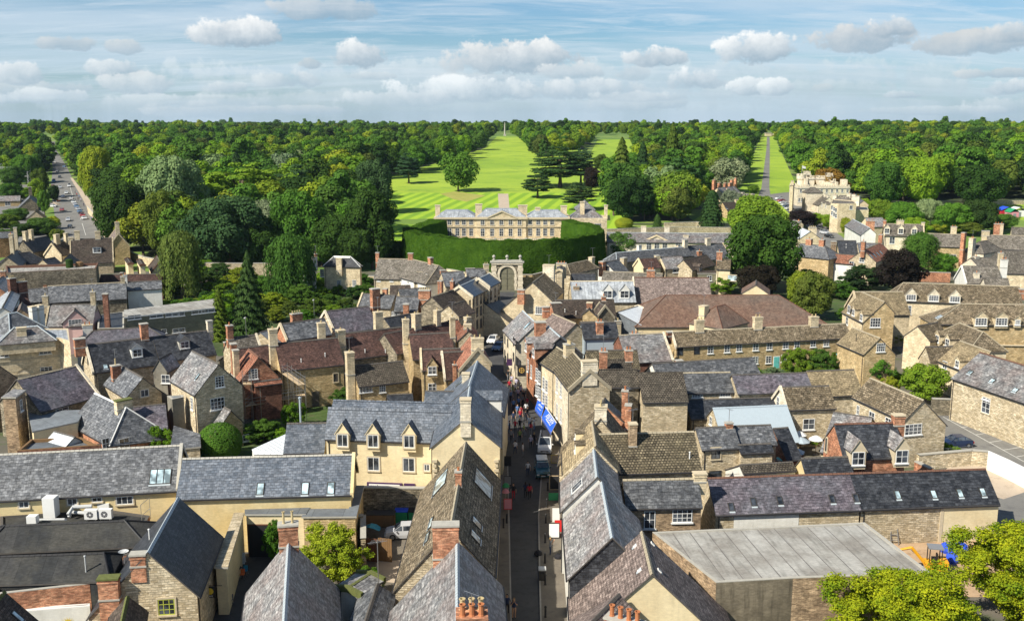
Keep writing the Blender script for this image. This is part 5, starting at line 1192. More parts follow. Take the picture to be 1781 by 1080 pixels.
b=gable('house','grey rendered gable with white window between two slate roofs',z5(1092,336),z5(1180,290),z5(1068,475),8.8,'slate_pale','render_grey',pitch=56,sag=0,E2=z5(1246,470))
b.win('1',[z5(1140,470)],1.25,1.25,'t')
b=gable('stone_house','tall stone house with pale slate slope and white sash windows',z5(1505,368),z5(1322,276),z5(1255,536),11.0,'slate_pale','rubble',pitch=47,sag=.03,E2=z5(1668,512))
b.win('1',[z5(1512,490,1.2,1.5)],st='s');b.win('1',[z5(1497,640,1.9,1.6)],st='w');b.win('F',[z5(1322,640,.8,1.7)],st='s');b.sky('F',[z5(1360,455)],.5,1.0,pane='glass_pale')
b=gable('outbuilding','little stone outhouse with steep slate roof behind the round bush',z5(1592,688),z5(1545,662),z5(1400,815),5.2,'slate_pale','rubble_warm',pitch=50,sag=0,E2=z5(1728,795))
b.win('1',[z5(1692,875)],.9,.9,'t')
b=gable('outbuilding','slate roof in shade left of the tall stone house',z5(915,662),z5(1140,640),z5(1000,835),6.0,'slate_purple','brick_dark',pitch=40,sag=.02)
block('flat_building','grey rendered stair block with tiny white window beside the tall stone house',[z5(1185,615),z5(1265,600),z5(1262,585),z5(1150,592)],6.5,'render_grey','deck_grey',par=.05)
block('lean_to','narrow slate covered lean roof behind the bright green bush',[z5(1180,960),z5(1375,940),z5(1370,855),z5(1200,800)],3.6,'rubble','slate',par=0)
b=gable('brick_house','hipped slate roof with white lead hips on a low orange brick house',z5(652,566),z5(868,668),z5(505,800),6.6,'slate','brick',pitch=42,hip=(0,3.2),sag=.02,ridge='white_paint',E2=z5(1004,780))
b.win('2',[z5(728,915,.9,1.4),z5(855,912,1.3,1.3)],st='t');b.chim(*z5(825,612),w=.9,d=2.0,t=.92,pots=0,mat='ashlar',cap='moss')
b=gable('pink_house','pale pink rendered house with a big front gable',y1(420,738),y1(822,728),y1(432,925),8.8,'slate_pale','render_pink',pitch=44,sag=.02,cop=('rubble',None))
b.chim(*y1(790,605),w=.9,d=.7,pots=1,mat='rubble',potc='pot_buff',k=1);b.chim(*y1(385,640),w=1.0,d=.8,pots=1,mat='rubble',potc='pot_buff',k=1)
bb=gable('pink_house','front gable of the pink house with a white casement window',y1(636,785),y1(640,740),y1(520,922),8.2,'slate_pale','render_pink',pitch=44,sag=0)
bb.win('1',[y1(641,890)],2.2,1.25,'w')
b=gable('slate_house','long low grey slate roof behind the pink house',y1(408,577),y1(1078,543),y1(418,722),8.0,'slate','rubble_dark',pitch=38,sag=.04,ridge='ridge_stone',E2=y1(700,500))
b.chim(*y1(1045,480),w=.9,d=.7,pots=1,mat='rubble',k=1,potc='pot_buff')
b=gable('slate_house','grey slate roof with white wall and one small window by the shrubs',y1(1080,543),y1(1380,528),y1(1090,628),7.6,'slate','render_white',pitch=38,sag=.04,wb=2)
b.win('F',[y1(1130,660)],1.4,.8,'k');b.chim(*y1(1066,465),w=.8,d=.6,pots=1,mat='render_white',k=1)
b=gable('slate_house','small slate roof at the left edge behind two brick chimneys',y1(225,602),y1(400,590),y1(225,720),7.6,'slate','rubble_dark',pitch=38,sag=.04)
b.chim(*y1(385,575),w=.8,d=.6,pots=2,mat='brick_dark',k=1)
b=gable('tile_house','long brown tiled roof hidden partly by the white walled house',y1(860,482),y1(1400,472),y1(880,545),6.6,'tile_plum','brick_dark',pitch=35,sag=.02,wb=2)
b.chim(*y1(1040,498),w=.6,d=.6,pots=0,mat='brick_dark')
b=block('stone_building','long stone building with brick coping and roof plant, left edge',[y1(60,485),y1(820,445),y1(840,400),y1(50,425)],9.0,'rubble_dark','deck_pale',par=.5,cap='ridge_red')
b=block('lean_to','dark slate lean roof and brick stack right of the pink house',[y1(832,945),y1(1060,940),y1(1060,800),y1(840,830)],5.5,'rubble_dark','slate_dark',par=.1)
b.chim(*y1(893,640),w=.9,d=.7,t=.3,pots=0,mat='brick_dark',off=-1.5,down=3)
b=block('school_building','long flat pale roofed block with strips of windows by the conifer',[(217,553),(374,536),(372,521),(217,540)],6.6,'panel_olive','deck_pale',par=0,cap='white_paint')
for (xa,xb,yy) in ((1068,1225,842),(1255,1415,829),(1440,1600,816),(1450,1605,955),(1380,1420,962)):
    b.win('0',[y1((xa+xb)/2,yy,max(1.0,(xb-xa)/4.909*.075),.8,'t')])
for (xx,yy) in ((300,541.5),(345,537),(362,535)): b.win('0',[(xx,yy+5,2.6,.8,'t')])
b=gable('house','low hipped slate roof between the dark roofs and the pink house',y1(800,960),y1(1260,925),y1(790,1020),7.0,'slate_purple','render_white',pitch=30,hip=(1,3),sag=.02)
b.chim(*y1(745,905),w=1.6,d=1.0,pots=2,off=1,mat='render_white',cap='stone_trim')
b=gable('house','pale lead topped roof at the left edge below the brick stacks',y1(20,760),y1(110,590),y1(-60,700),9.5,'lead','render_white',pitch=35,sag=0,E2=y1(150,700))
b=gable('brick_house','dark brick stack with four clay pots at the left edge',y1(60,640),y1(200,620),y1(60,740),9.0,'tile_plum','brick_dark',pitch=45,sag=0)
b.chim(*y1(180,520),w=1.8,d=1.0,pots=4,mat='brick_dark',potc='pot_buff',k=1,down=3);b.chim(*y1(95,490),w=1.3,d=1.0,pots=3,mat='brick_dark',potc='pot_buff',k=1,down=3);b.chim(*y1(180,640),w=1.6,d=.9,off=3,pots=2,mat='brick_dark',potc='pot_buff',k=1,down=3)
b=gable('house','cream brown gable roof in shade left of the white stacks',y1(175,770),y1(190,715),y1(40,840),8.6,'tile_mauve','brick_buff',pitch=42,sag=0,E2=y1(300,800))
b=gable('brick_house','brick house at the left edge below a pale roof',y1(-60,560),y1(40,480),y1(60,640),10,'slate_pale','brick',pitch=40,sag=0)
b.chim(*y1(22,430),w=1.4,d=1.0,pots=3,mat='brick',potc='pot_buff',k=1,t=.9)
b=gable('stone_house','long dark slate roof with pale stone stacks facing the road',y1(600,178),y1(960,165),y1(742,385),9.5,'tile_brown','rubble',pitch=46,sag=.03,cop=('rubble','rubble'),E2=y1(700,130))
b.dorm('F',[y1(828,272)],2.0,1.3,st='t',flat=True,wall='white_paint')
for (xx,yy) in ((655,105),(832,110),(605,210)): b.chim(*y1(xx,yy),w=1.4,d=.8,pots=0,mat='ashlar',cap='stone_trim',down=1.5)
b=gable('stone_house','tall stone gable end with a tapering stack beside the curved wall',y1(1010,130),y1(985,90),y1(945,290),9.5,'tile_mauve','rubble_warm',pitch=52,sag=0,E2=y1(1072,260),cop='ashlar')
b.chim(*y1(1003,30),w=1.0,d=1.2,t=.2,pots=1,mat='ashlar',cap='stone_trim')
b=gable('stone_house','stone house with broad twin stacks on the left edge row',y1(440,215),y1(570,195),y1(470,330),8.5,'tile_brown','ashlar',pitch=45,sag=0,cop='ashlar')
b.chim(*y1(482,135),w=1.6,d=.9,pots=0,mat='ashlar',cap='stone_trim',down=3);b.chim(*y1(560,125),w=1.0,d=.8,pots=0,mat='ashlar',cap='stone_trim',down=3)
for k,(xa,ya,xl,xr,yb_) in enumerate(((1115,380,1060,1165,470),(1218,392,1165,1262,468),(1368,362,1290,1400,462))):
    nm=('left','middle','right')[k]
    b=gable('cottage',f'cream gabled bay with dark roof, {nm} one of the sawtooth three',y1(xa,ya),y1(xa-28,ya-42),y1(xr,yb_-10) if k != 2 else y1(xl,yb_),6.6,'tile_brown','render_cream',pitch=50,sag=0,gut=False,cop='ridge_red',group='sawtooth gables')
b=gable('house','dark hipped roof at the left edge beneath two pale stacks',y1(110,300),y1(250,285),y1(330,380),8.0,'slate_dark','rubble',pitch=38,hip=(1,1),sag=.02)
b=gable('house','dark slate roof with stone gable near the left edge',y1(60,330),y1(150,262),y1(200,390),8.6,'slate_dark','rubble',pitch=42,sag=.02)
b.chim(*y1(165,130),w=1.2,d=.9,t=.5,pots=1,mat='ashlar',cap='stone_trim',down=4);b.chim(*y1(160,75),w=.8,d=.8,t=.95,pots=0,mat='ashlar',down=5)
b=gable('house','small dark roof in front of the sooty house at left',y1(360,350),y1(470,330),y1(340,395),7,'slate_dark','rubble',pitch=38,sag=.02)
b=gable('house','low dark gable with pale stone front beside the roof plant',y1(545,350),y1(600,300),y1(650,385),7.4,'slate_dark','rubble',pitch=42,sag=.02)
b=gable('house','sooty stone house with broken dark roof by the round street tree',y1(190,190),y1(400,150),y1(240,300),9.5,'slate_dark','rubble_dark',pitch=48,sag=.05)
b.chim(*y1(212,110),w=1.2,d=.9,pots=0,mat='ashlar',cap='stone_trim',down=2);b.chim(*y1(262,95),w=1.1,d=.9,pots=0,mat='ashlar',cap='stone_trim',down=2)
b=gable('brick_house','orange brick house with white window at the far left edge',y1(-40,118),y1(140,108),y1(0,158),8.0,'slate','brick',pitch=35,sag=0)
b.win('F',[y1(70,182)],2.6,1.4,'w')
b=gable('stone_house','stone house with slate roof beyond the festival towers',y7(-20,680),y7(160,676),y7(0,722),9.0,'slate_pale','rubble_warm',pitch=35,sag=0)
b.win('F',[y7(60,740)],2.2,1.8,'t')
b=gable('stone_house','stone gable fronted house with slate roof beside the dug up road',y7(230,695),y7(240,668),y7(160,722),9.5,'slate','rubble_dark',pitch=42,sag=0,E2=y7(305,720))
b.chim(*y7(215,610),w=1.6,d=1.4,t=.9,pots=0,mat='rubble_dark',down=3)
b=gable('stone_house','stone outbuilding with brown gable near the round road tree',y7(275,800),y7(290,785),y7(190,860),6.5,'stone_slate_tan','rubble',pitch=42,sag=0,E2=y7(360,845))
# --- centre left (plum tiled range with tall stone chimneys)
def tallchim(b,x,yt,wpx,depth=1.0,side=0.0,low=4.0,pots=1,mat='ashlar',t=None):
    b.chim(x,yt,w=wpx,d=depth,off=side,pots=pots,mat=mat,cap='stone_trim',down=low,potc='pot_buff',k=1,pot_h=.35,t=t)
b=gable('tile_house','brownish stone slate roof right of the tall brick chimneys',z6(-20,188),z6(180,165),z6(240,247),9.4,'stone_slate_grey','rubble',pitch=42,sag=.03,cop=(None,'ashlar_pale'))
b.chim(*z5(1578,100),w=.9,d=.9,pots=1,mat='brick');b.chim(*z5(1560,215),w=.8,d=.7,off=3.0,pots=0,mat='brick',down=4)
b=gable('flat_building','small grey lead roof between two stone chimneys',z6(205,150),z6(255,135),z6(320,215),9.0,'deck_grey','rubble',pitch=32,sag=0)
b=gable('brick_house','blue grey slate roof with an orange brick gable tip',z6(345,93),z6(652,52),z6(420,207),10.2,'slate','brick',pitch=42,sag=.02,cop=('stone_trim',None))
b.chim(*y2(1215,785),w=1.8,d=.9,t=.45,off=-1.5,pots=4,mat='brick',potc='pot_buff',k=1)
b=gable('slate_house','large purple slate roof with pale coped verge above the plum roofs',y2(1400,792),y2(1770,748),y2(1485,988),10.6,'slate_purple','rubble',pitch=42,sag=.04,cop=('ashlar_pale',None))
b.chim(*y3(255,597),w=1.5,d=1.0,pots=0,mat='brick')
pr=gable('tile_house','plum tiled roof over a dark stone wall, left part of the long range',z6(308,226),z6(742,186),z6(330,420),9.6,'tile_plum','rubble_warm',pitch=44,sag=.06,E2=z6(300,160))
tallchim(pr,*z6(292,112),1.2);tallchim(pr,*z6(626,70),1.1,.9,-.5)
pr.win('F',[z6(728,462)],.7,1.3,'d');pr.vent('F',[z6(490,355),z6(655,315)],.5,'white_paint')
dm_=door_mesh(1.0,2.3,'ridge_dark','rubble_dark');q=hit(*z6(593,700),*pr.pl['F']);place('door',dm_,pr.o,(q.x,q.y-.01,0),atan2(pr.pl['F'][1].y,pr.pl['F'][1].x)+pi/2)
pr2=gable('tile_house','plum tiled roof in the middle of the long range with one clay vent',z6(780,158),z6(1185,112),z6(850,336),9.6,'tile_plum','rubble_dark',pitch=44,sag=.06,E2=z6(900,90))
tallchim(pr2,*z6(760,118),1.2,1.1,1.4,7);tallchim(pr2,*z6(1018,-5),1.3,1.0,-1.2)
pr2.vent('F',[z6(930,290),z6(1070,290)],.5,'white_paint')
b=gable('tile_house','plum tiled roof at the right of the long range by the tall white stack',z6(1230,166),z6(1520,150),z6(1240,268),9.8,'tile_plum','rubble_warm',pitch=42,sag=.05)
tallchim(b,*z6(1208,45),.95,.9,1.6,8);tallchim(b,*z6(1530,30),.8,.8,-.5,3);tallchim(b,*z6(1282,185),.8,.9,4.2,7)
b=gable('tile_house','plum tiled roof with a low stone gable behind the tall stacks',y3(330,985),y3(880,880),y3(350,1080),9.4,'tile_plum','rubble_dark',pitch=40,sag=.05)
tallchim(b,*y3(608,795),1.3,1.0,0,3,2,'ashlar');tallchim(b,*y3(786,765),.9,.9,0,3,1)
b=gable('cottage','grey tiled cottage between two tall stone chimneys with white windows',z6(842,382),z6(1190,345),z6(850,532),7.0,'tile_pan_dark','rubble_warm',pitch=42,sag=.04)
b.win('F',[z6(935,541,1.9,.9,'w'),z6(1050,538,.9,1.1,'s')]);tallchim(b,*z6(822,270),1.1,1.2,.8,7)
b=gable('stone_house','warm stone cottage with plum roof and small pointed dormer',z6(1312,266),z6(1588,258),z6(1280,415),9.2,'tile_plum','rubble_warm',pitch=50,sag=.03,cop=('ashlar',None))
b.dorm('F',[z6(1392,412)],1.25,1.2,st='t',wall='rubble_warm',rise=.9);b.win('F',[z6(1392,528)],1.2,1.2,'t')
b=gable('stone_house','steep plum roofed wing with white verge beside the pointed dormer',z6(1458,286),z6(1644,276),z6(1475,478),8.9,'tile_plum','rubble_warm',pitch=56,sag=.02,cop=('ashlar_pale',None))
b.chim(*z6(1545,350),w=.45,d=.45,off=3.8,pots=1,mat='brick',k=1,down=3)
b=gable('stone_house','big stone gable with a wide stack, orange tiles on its left slope',z6(1706,262),z6(1660,168),z6(1572,408),10.6,'tile_red','rubble',pitch=50,sag=.02,E2=z7(272,470),cop='ridge_stone')
b.chim(*z6(1706,168),w=.9,d=1.7,t=.06,pots=2,mat='ashlar',cap='stone_trim',k=1,potc='pot_buff',down=2.5)
b=gable('tile_house','small orange tiled roof behind the wide gable stack',z6(1500,70),z6(1570,60),z6(1470,145),9.6,'tile_red','rubble',pitch=42,sag=0)
tallchim(b,*z6(1635,90),.9,.9,0,3)
b=gable('tile_house','orange tiled slope and pale stack beside the parked cars',y3(1050,960),y3(1040,880),y3(960,1050),9.2,'tile_red','rubble',pitch=42,sag=0)
b.chim(*y3(1045,900),w=.9,d=1.2,t=.4,pots=0,mat='ashlar',cap='stone_trim')
b=gable('brick_house','orange brick house with scaffolded gable and terracotta verge',z6(198,320),z6(128,262),z6(48,472),9.0,'tile_red','brick',pitch=48,sag=0,E2=z6(360,445),ridge='ridge_red')
b.win('1',[z6(160,437)],1.3,1.5,'s');b.chim(*z5(1600,270),w=.9,d=.8,t=.5,off=2.6,pots=0,mat='ashlar',down=4)
b.chim(*z5(1560,228),w=.9,d=.8,t=.7,off=2.6,pots=0,mat='brick',down=4)
b=gable('tile_house','red brown tiled roof behind the scaffolded brick gable',z6(40,262),z6(268,235),z6(60,400),8.8,'tile_plum','brick',pitch=44,sag=.03)
b=gable('lean_to','mossy brown tiled lean roof inside the scaffolding',z6(160,492),z6(352,468),z6(170,600),5.8,'tile_red','brick_dark',pitch=40,sag=.02,wb=.6)
b=gable('outbuilding','low slate roof just behind the three dormered cream building',z6(1080,580),z6(1258,572),z6(1075,612),5.0,'slate_dark','rubble_dark',pitch=22,sag=0)
b=gable('outbuilding','small blue slate roof beside the orange brick stack',z6(1345,552),z6(1600,556),z6(1335,618),9.0,'slate_blue','render_cream',pitch=35,sag=0)
b=gable('stone_house','square stone house with hipped slate roof and white hips',y2(1480,322),y2(1615,325),y2(1342,405),9.8,'slate_dark','ashlar',he=7.3,hip=(2.8,2.8),sag=0,ridge='white_paint')
b.win('F',[y2(1375,465)],1.0,1.9,'s');b.win('F',[y2(1520,555,1.0,1.6),y2(1650,552,1.0,1.6)],st='s');b.chim(*y2(1521,338),w=1.4,d=.9,off=1.0,pots=0,mat='ashlar',cap='stone_trim')
b=gable('house','narrow whitewashed gable with two stacks behind the willow',y2(1225,350),y2(1290,345),y2(1225,420),8.5,'slate_dark','render_white',pitch=40,sag=0)
b.chim(*y2(1310,340),w=1.1,d=.8,pots=0,mat='render_white',down=3);b.chim(*y2(1320,300),w=.6,d=.6,pots=1,mat='brick',down=3)
b=gable('stone_house','long grey brown stone slate house with three brick stacks',y3(285,343),y3(580,348),y3(255,516),9.6,'stone_slate_grey','ashlar',pitch=40,sag=.03,ridge='ridge_stone')
b.chim(*y3(277,290),w=.8,d=.8,pots=0,mat='brick',off=-1,down=4);b.chim(*y3(560,295),w=1.2,d=.8,pots=0,mat='brick');b.win('F',[y3(288,525,.8,.7),y3(398,527,.8,.7)],st='t')
b=gable('stone_house','grey brown stone slate roof running down to a lead hip',y3(580,350),y3(800,402),y3(558,530),9.6,'stone_slate_grey','render_white',pitch=40,sag=.03,hip=(0,2),ridge='ridge_stone')
b.chim(*y3(730,332),w=1.3,d=.8,pots=0,mat='brick');b.win('F',[y3(480,530,.8,.6),y3(540,548,.8,.6)],st='t')
b=gable('house','low stone slate roof with tall brick stack near the long stone slate house',y3(610,455),y3(800,460),y3(600,545),7.8,'stone_slate_grey','rubble',pitch=35,sag=.03,ridge='ridge_stone')
b.chim(*y3(712,475),w=1.1,d=.8,off=2,pots=0,mat='brick',down=3)
b=gable('house','slate roof with brick stack and roof window before the yew hedge',y3(820,460),y3(1010,450),y3(860,540),8.6,'slate','rubble',pitch=38,sag=.02)
b.chim(*y3(836,440),w=1.2,d=.9,pots=0,mat='brick',off=1);b.sky('F',[y3(960,492)],1.2,1.5,pane='glass_pale')
b=gable('house','slate roof with an orange stack and lamp left of the gateway',y3(1030,430),y3(1195,425),y3(1010,480),8.0,'slate','ashlar',pitch=38,sag=.02)
b.chim(*y3(1070,425),w=2.2,d=1.0,off=1.3,pots=0,mat='brick');b.chim(*y3(1205,390),w=1.2,d=1.0,pots=2,mat='ashlar',potc='pot_buff',down=3)
b=gable('house','grey slate roof with small white gable by the clustered brick chimneys',y3(455,602),y3(700,590),y3(440,670),9.0,'slate','rubble',pitch=40,sag=.02)
b=gable('house','brown tiled low roof between the conifer garden and slate roofs',y3(385,572),y3(560,570),y3(380,640),7.6,'tile_brown','rubble',pitch=35,sag=.02)
b=gable('house','slate roof with a stone gable and orange brick stack at its left',y3(150,640),y3(430,655),y3(110,755),8.6,'slate','rubble',pitch=40,sag=.02,cop=('ashlar',None))
b.chim(*y3(252,597),w=1.6,d=.9,pots=0,mat='brick',off=.8,down=2.5);b.chim(*y3(343,598),w=.9,d=.8,pots=0,mat='brick',off=-1)
b=gable('house','grey slate wing with white dormer row below the big brick chimney',y3(440,665),y3(640,668),y3(400,795),9.6,'slate','rubble',pitch=42,sag=.03)
b.win('F',[y3(435,812)],1.6,.8,'w');b.chim(*y3(680,590),w=2.2,d=1.6,off=-.3,pots=5,mat='brick',potc='pot_buff',k=1,down=4);b.chim(*y3(522,728),w=1.0,d=.8,off=4,pots=0,mat='brick',down=3)
b=gable('house','dark brown stone slate roof with aerial left of the three storey row',y3(738,668),y3(945,600),y3(760,800),10.5,'tile_brown','rubble_dark',pitch=42,sag=.04,ridge='ridge_stone')
b.chim(*y3(815,530),w=.8,d=.8,off=-1,pots=0,mat='brick',down=3);b.aerial(*y3(808,680));b.chim(*y3(918,530),w=.8,d=.7,off=-3,pots=1,mat='brick',down=3)
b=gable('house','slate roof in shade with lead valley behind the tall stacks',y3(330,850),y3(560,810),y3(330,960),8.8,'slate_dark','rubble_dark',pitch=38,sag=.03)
b=gable('house','stone stack cluster with clay pots at the left end of the three storey row',y3(880,740),y3(1020,700),y3(850,800),10.2,'tile_brown','rubble',pitch=38,sag=.02)
b.chim(*y3(962,765),w=2.2,d=1.2,off=1,pots=5,mat='ashlar',potc='pot_buff',k=1,down=5)
ra=gable('town_house','three storey cream house with solar panel roof facing the narrow street',y3(975,578),y3(1122,510),y3(1036,702),11.2,'solar','ashlar',pitch=36,sag=0,ridge='ridge_lead',cop='ashlar_pale')
rb=gable('town_house','three storey pale house with blue panelled roof nearest the gateway',y3(1140,512),y3(1236,467),y3(1206,606),11.4,'solar','ashlar_pale',pitch=36,sag=0,ridge='ridge_lead',cop='ashlar_pale')
rc=gable('house','dark slate roof behind the solar panelled three storey house',y3(960,548),y3(1050,490),y3(960,580),10.8,'slate_dark','ashlar',pitch=36,sag=0)
for (bb,xs) in ((ra,((1065,738,838,940),(1097,720,820,920),(1128,705,800,905),(1160,690,788,895),(1186,675,770,870))),(rb,((1217,690,785,880),(1247,658,755,850),(1282,635,735,832),(1312,610,705,805)))):
    for (x,a,c,d) in xs: bb.win('F',[y3(x,a),y3(x,c),y3(x,d)],1.0,1.9,'k')
gate=empty('gateway',P(882,504,0),'rusticated stone gateway with arched green doors and three ball finials','gateway')
gp=P(882,504,0);gw=(908.5-854.6)/F*hypot(gp.y,42)*.98;gh=8.0
s_=gw/7.2
m=MB()
def gq(x,z,y=0): return gp+Vector((x*s_,y,z))
zz=[0,gh]
for sx in (-1,1):
    for k in range(8): m.box(gq(sx*3.1,k*.82,0),1.1*s_ if k % 2 else 1.35*s_,1.4,.78,'ashlar_pale')
N_=12;ar=1.7;zc=4.2
for i in range(N_):
    a0,a1=pi*i/N_,pi*(i+1)/N_
    p=[gq(ar*cos(a),zc+ar*s_*sin(a),-.5) for a in (a0,a1)]
    top=[gq(max(-2.5,min(2.5,9*cos(a))) if abs(cos(a)) > .3 else 2.5*cos(a)/.3,6.7,-.5) for a in (a0,a1)]
    m.face([p[0],p[1],top[1],top[0]],'rubble_dark')
    o2=[gq((ar+.55)*cos(a),zc+(ar+.55)*s_*sin(a),-.62) for a in (a0,a1)];i2=[gq(ar*cos(a),zc+ar*s_*sin(a),-.62) for a in (a0,a1)]
    m.face([i2[0],i2[1],o2[1],o2[0]],'ashlar_pale')
for sx in (-1,1):
    m.face([gq(sx*ar,0,-.5),gq(sx*2.5,0,-.5),gq(sx*2.5,6.7,-.5),gq(sx*ar,zc,-.5)],'rubble_dark')
    for k in range(5): m.box(gq(sx*(ar+.3),k*.84,-.45),.7*s_ if k % 2 else .5*s_,.4,.8,'ashlar_pale')
m.face([gq(-3,0,.6),gq(3,0,.6),gq(3,6.7,.6),gq(-3,6.7,.6)],'rubble_dark')
m.box(gq(0,6.6),7.4*s_,1.7,.5,'ashlar_pale',None,True);m.box(gq(0,7.1),8.0*s_,2.0,.3,'stone_grey',None,True);m.box(gq(0,7.4),7.2*s_,1.2,.3,'stone_grey')
m.build('gate_arch',gate)
m=MB()
pts_=[gq(ar*cos(pi*i/12),zc+ar*s_*sin(pi*i/12),-.3) for i in range(13)]+[gq(-ar,0,-.3),gq(ar,0,-.3)]
m.face(pts_,'panel_olive');m.box(gq(0,0,-.34),.08,.06,5.5,'gutter')
for k in (1.2,3,4.2): m.box(gq(0,k,-.33),3.2*s_,.05,.12,'panel_olive')
m.build('gate_door',gate)
for sx in (-3.1,0,3.1):
    m=MB();m.lathe(gq(sx,7.7),[(.3,0),(.35,.2),(.15,.35),(.3,.55),(.42,.8),(.42,1.0),(.25,1.25),(0,1.35)],'stone_grey',10);m.build('finial',gate,smooth=True)
# --- right side of the street
b=gable('town_house','cream fronted terrace with pan tiled roof above the blue awnings',z7(895,412),z7(768,270),z7(725,526),11.6,'tile_pan','rubble',pitch=42,sag=.02,fwall='ashlar_pale',ridge='ridge_stone',E2=z7(1150,528),cop=('ridge_stone',None))
b.chim(*z7(888,342),w=1.0,d=1.9,t=.04,pots=0,mat='ashlar_pale',cap='stone_trim',down=2);cf=b
for (x,a,c_,d) in ((627,470,640,760),(648,490,665,790),(670,515,690,820),(697,545,720,850)): b.win('F',[z7(x,a),z7(x,c_)],.95,2.0,'q')
b=gable('town_house','buff stone terrace with pan tiled roof next to the awnings',z7(760,305),z7(666,250),z7(612,400),11.2,'tile_pan','ashlar',pitch=40,sag=.02,ridge='ridge_stone')
b.chim(*z7(768,208),w=1.0,d=1.3,t=.1,pots=4,mat='ashlar',potc='pot_buff',k=1)
for (x,a,c_) in ((530,440,545),(548,460,570),(577,500,600),(597,520,625)): b.win('F',[z7(x,a),z7(x,c_)],.9,1.8,'q')
b=gable('brick_house','brick trimmed house with grey slate roof and twin front dormers',z7(692,182),z7(608,106),z7(505,300),11.0,'slate_pale','brick',pitch=38,sag=.01,ridge='ridge_lead',end_wall='slate_dark',E2=z7(870,262))
b.dorm('F',[z7(455,250),z7(508,290)],1.3,1.3,wall='brick',st='t');b.chim(*z7(550,75),w=1.2,d=1.6,t=.9,off=1.5,pots=0,mat='brick')
for (x,a) in ((470,380),(492,420)): b.win('F',[z7(x,a,1.0,2.0,'q')])
b=gable('house','pale lichened slate roof with cream wall on the street bend',z7(530,90),z7(432,0),z7(355,208),10.6,'slate_pale','ashlar_pale',pitch=42,sag=.02,ridge='ridge_lead',E2=z7(560,120))
for (x,a,c_) in ((310,200,300),(330,225,325),(370,215,320),(387,235,345),(408,260,375)): b.win('F',[z7(x,a),z7(x,c_)],.9,1.5,'k')
b.sky('F',[z7(465,103)],1.0,1.5,pane='glass_pale')
b=gable('house','mauve grey slate roof with two skylights and a near stone gable',z7(800,90),z7(636,20),z7(725,152),9.6,'tile_mauve','rubble',pitch=40,sag=.02,ridge='ridge_stone',E2=z7(915,190))
b.sky('F',[z7(658,78,1.1,1.5),z7(705,132,.9,.8)],pane='glass_pale')
b=gable('stone_house','rubble gable with tall white chimney breast beside the awning shop',z7(968,745),z7(975,632),z7(700,905),10.4,'stone_slate','rubble',pitch=50,sag=.03,E2=z7(1235,838),ridge='ridge_stone')
b.chim(*z7(942,625),w=1.0,d=1.3,t=.1,pots=3,mat='ashlar_pale',cap='stone_trim',down=3.4,potc='pot_buff',k=1)
b=gable('stone_house','stone slate roof with white coped party wall below the awnings',(1037,776),(1030,731),z7(697,918),10.0,'stone_slate_tan','rubble',pitch=48,sag=.03,E2=z3(945,215),ridge='ridge_stone',cop=(None,None))
b.dorm('F',[z7(795,945),z7(795,865)],1.1,.8,wall='render_cream',flat=True,roof='stone_slate')
b=gable('tile_house','large brown pan tiled roof with one brick stack right of the street',z7(948,850),z7(1612,832),z3(950,216),9.4,'tile_pan','rubble',pitch=41,sag=.02,ridge='ridge_stone',E2=z7(1000,790))
b.chim(*z7(1190,772),w=.8,d=.8,off=.9,pots=0,mat='brick_buff',cap='stone_trim',down=2.2);b.aerial(*z3(1010,100));b.vent('F',[z3(1348,125)],.7,'white_paint')
b=gable('tile_house','narrow dark slate roof with brick flank between the stone gables',z7(985,635),z7(1000,600),z7(1160,790),9.6,'slate_dark','brick',pitch=42,sag=.01,wb=1)
b.chim(*z7(1055,520),w=.8,d=.7,t=.4,off=2.5,pots=1,mat='brick',k=1,down=4);b.chim(*z7(1050,640),w=.9,d=.7,t=.0,off=3.0,pots=0,mat='brick',down=4)
b=gable('brown_house','dark pan tiled stone house with pale net curtained windows',z7(1225,428),z7(1536,424),z7(1150,527),9.6,'tile_pan_dark','rubble',pitch=38,sag=.01,ridge='tile_pan_dark')
b.win('F',[z7(1343,567,1.35,1.5),z7(1473,566,1.2,1.6),z7(1468,670,1.35,1.5)],st='p')
b=gable('brown_house','dark pan tiled roof beside the cream fronted terrace gable',z7(955,405),z7(1220,403),z7(1150,530),9.8,'tile_pan_dark','rubble_dark',pitch=36,sag=.01,ridge='tile_pan_dark',wb=2)
b.chim(*z7(988,258),w=1.0,d=.8,off=-3,pots=2,mat='brick',k=1,down=3)
b=gable('brown_house','upper dark pan tiled roof with two ornate brick stacks',z7(935,340),z7(1175,335),z7(960,400),9.8,'tile_pan_dark','rubble',pitch=36,sag=.01,ridge='tile_pan_dark',cop=('ridge_stone',None))
b.chim(*z7(1162,250),w=1.0,d=.8,pots=2,mat='brick',k=1,down=2)
b=gable('brown_house','brown tiled roof with white verge above the ornate brick stacks',z7(865,275),z7(1220,270),z7(890,345),9.0,'tile_pan','rubble',pitch=38,sag=.01)
b.aerial(*z7(1235,300))
b=gable('house','steep dark slate roof with tall brick stack and grey rendered wall',z7(830,85),z7(1075,78),z7(890,195),9.4,'slate_dark','metal_roof_blue',pitch=44,sag=.01)
b.chim(*z7(962,60),w=1.1,d=.9,off=1.6,pots=2,mat='brick',k=1,down=4)
b=gable('brick_house','slate cottage with dark brick front and two white casements',z7(1090,170),z7(1400,155),z7(1275,262),8.2,'slate_pale','brick_dark',pitch=38,sag=.03,ridge='ridge_stone',cop=(None,'ashlar_pale'))
b.win('F',[z7(1297,295),z7(1418,283)],1.2,1.6,'cs');b.chim(*z7(1200,142),w=1.4,d=.9,off=.3,pots=2,mat='brick_dark',k=1);b.chim(*z7(1440,150),w=.7,d=.8,pots=0,mat='brick_dark',off=.5)
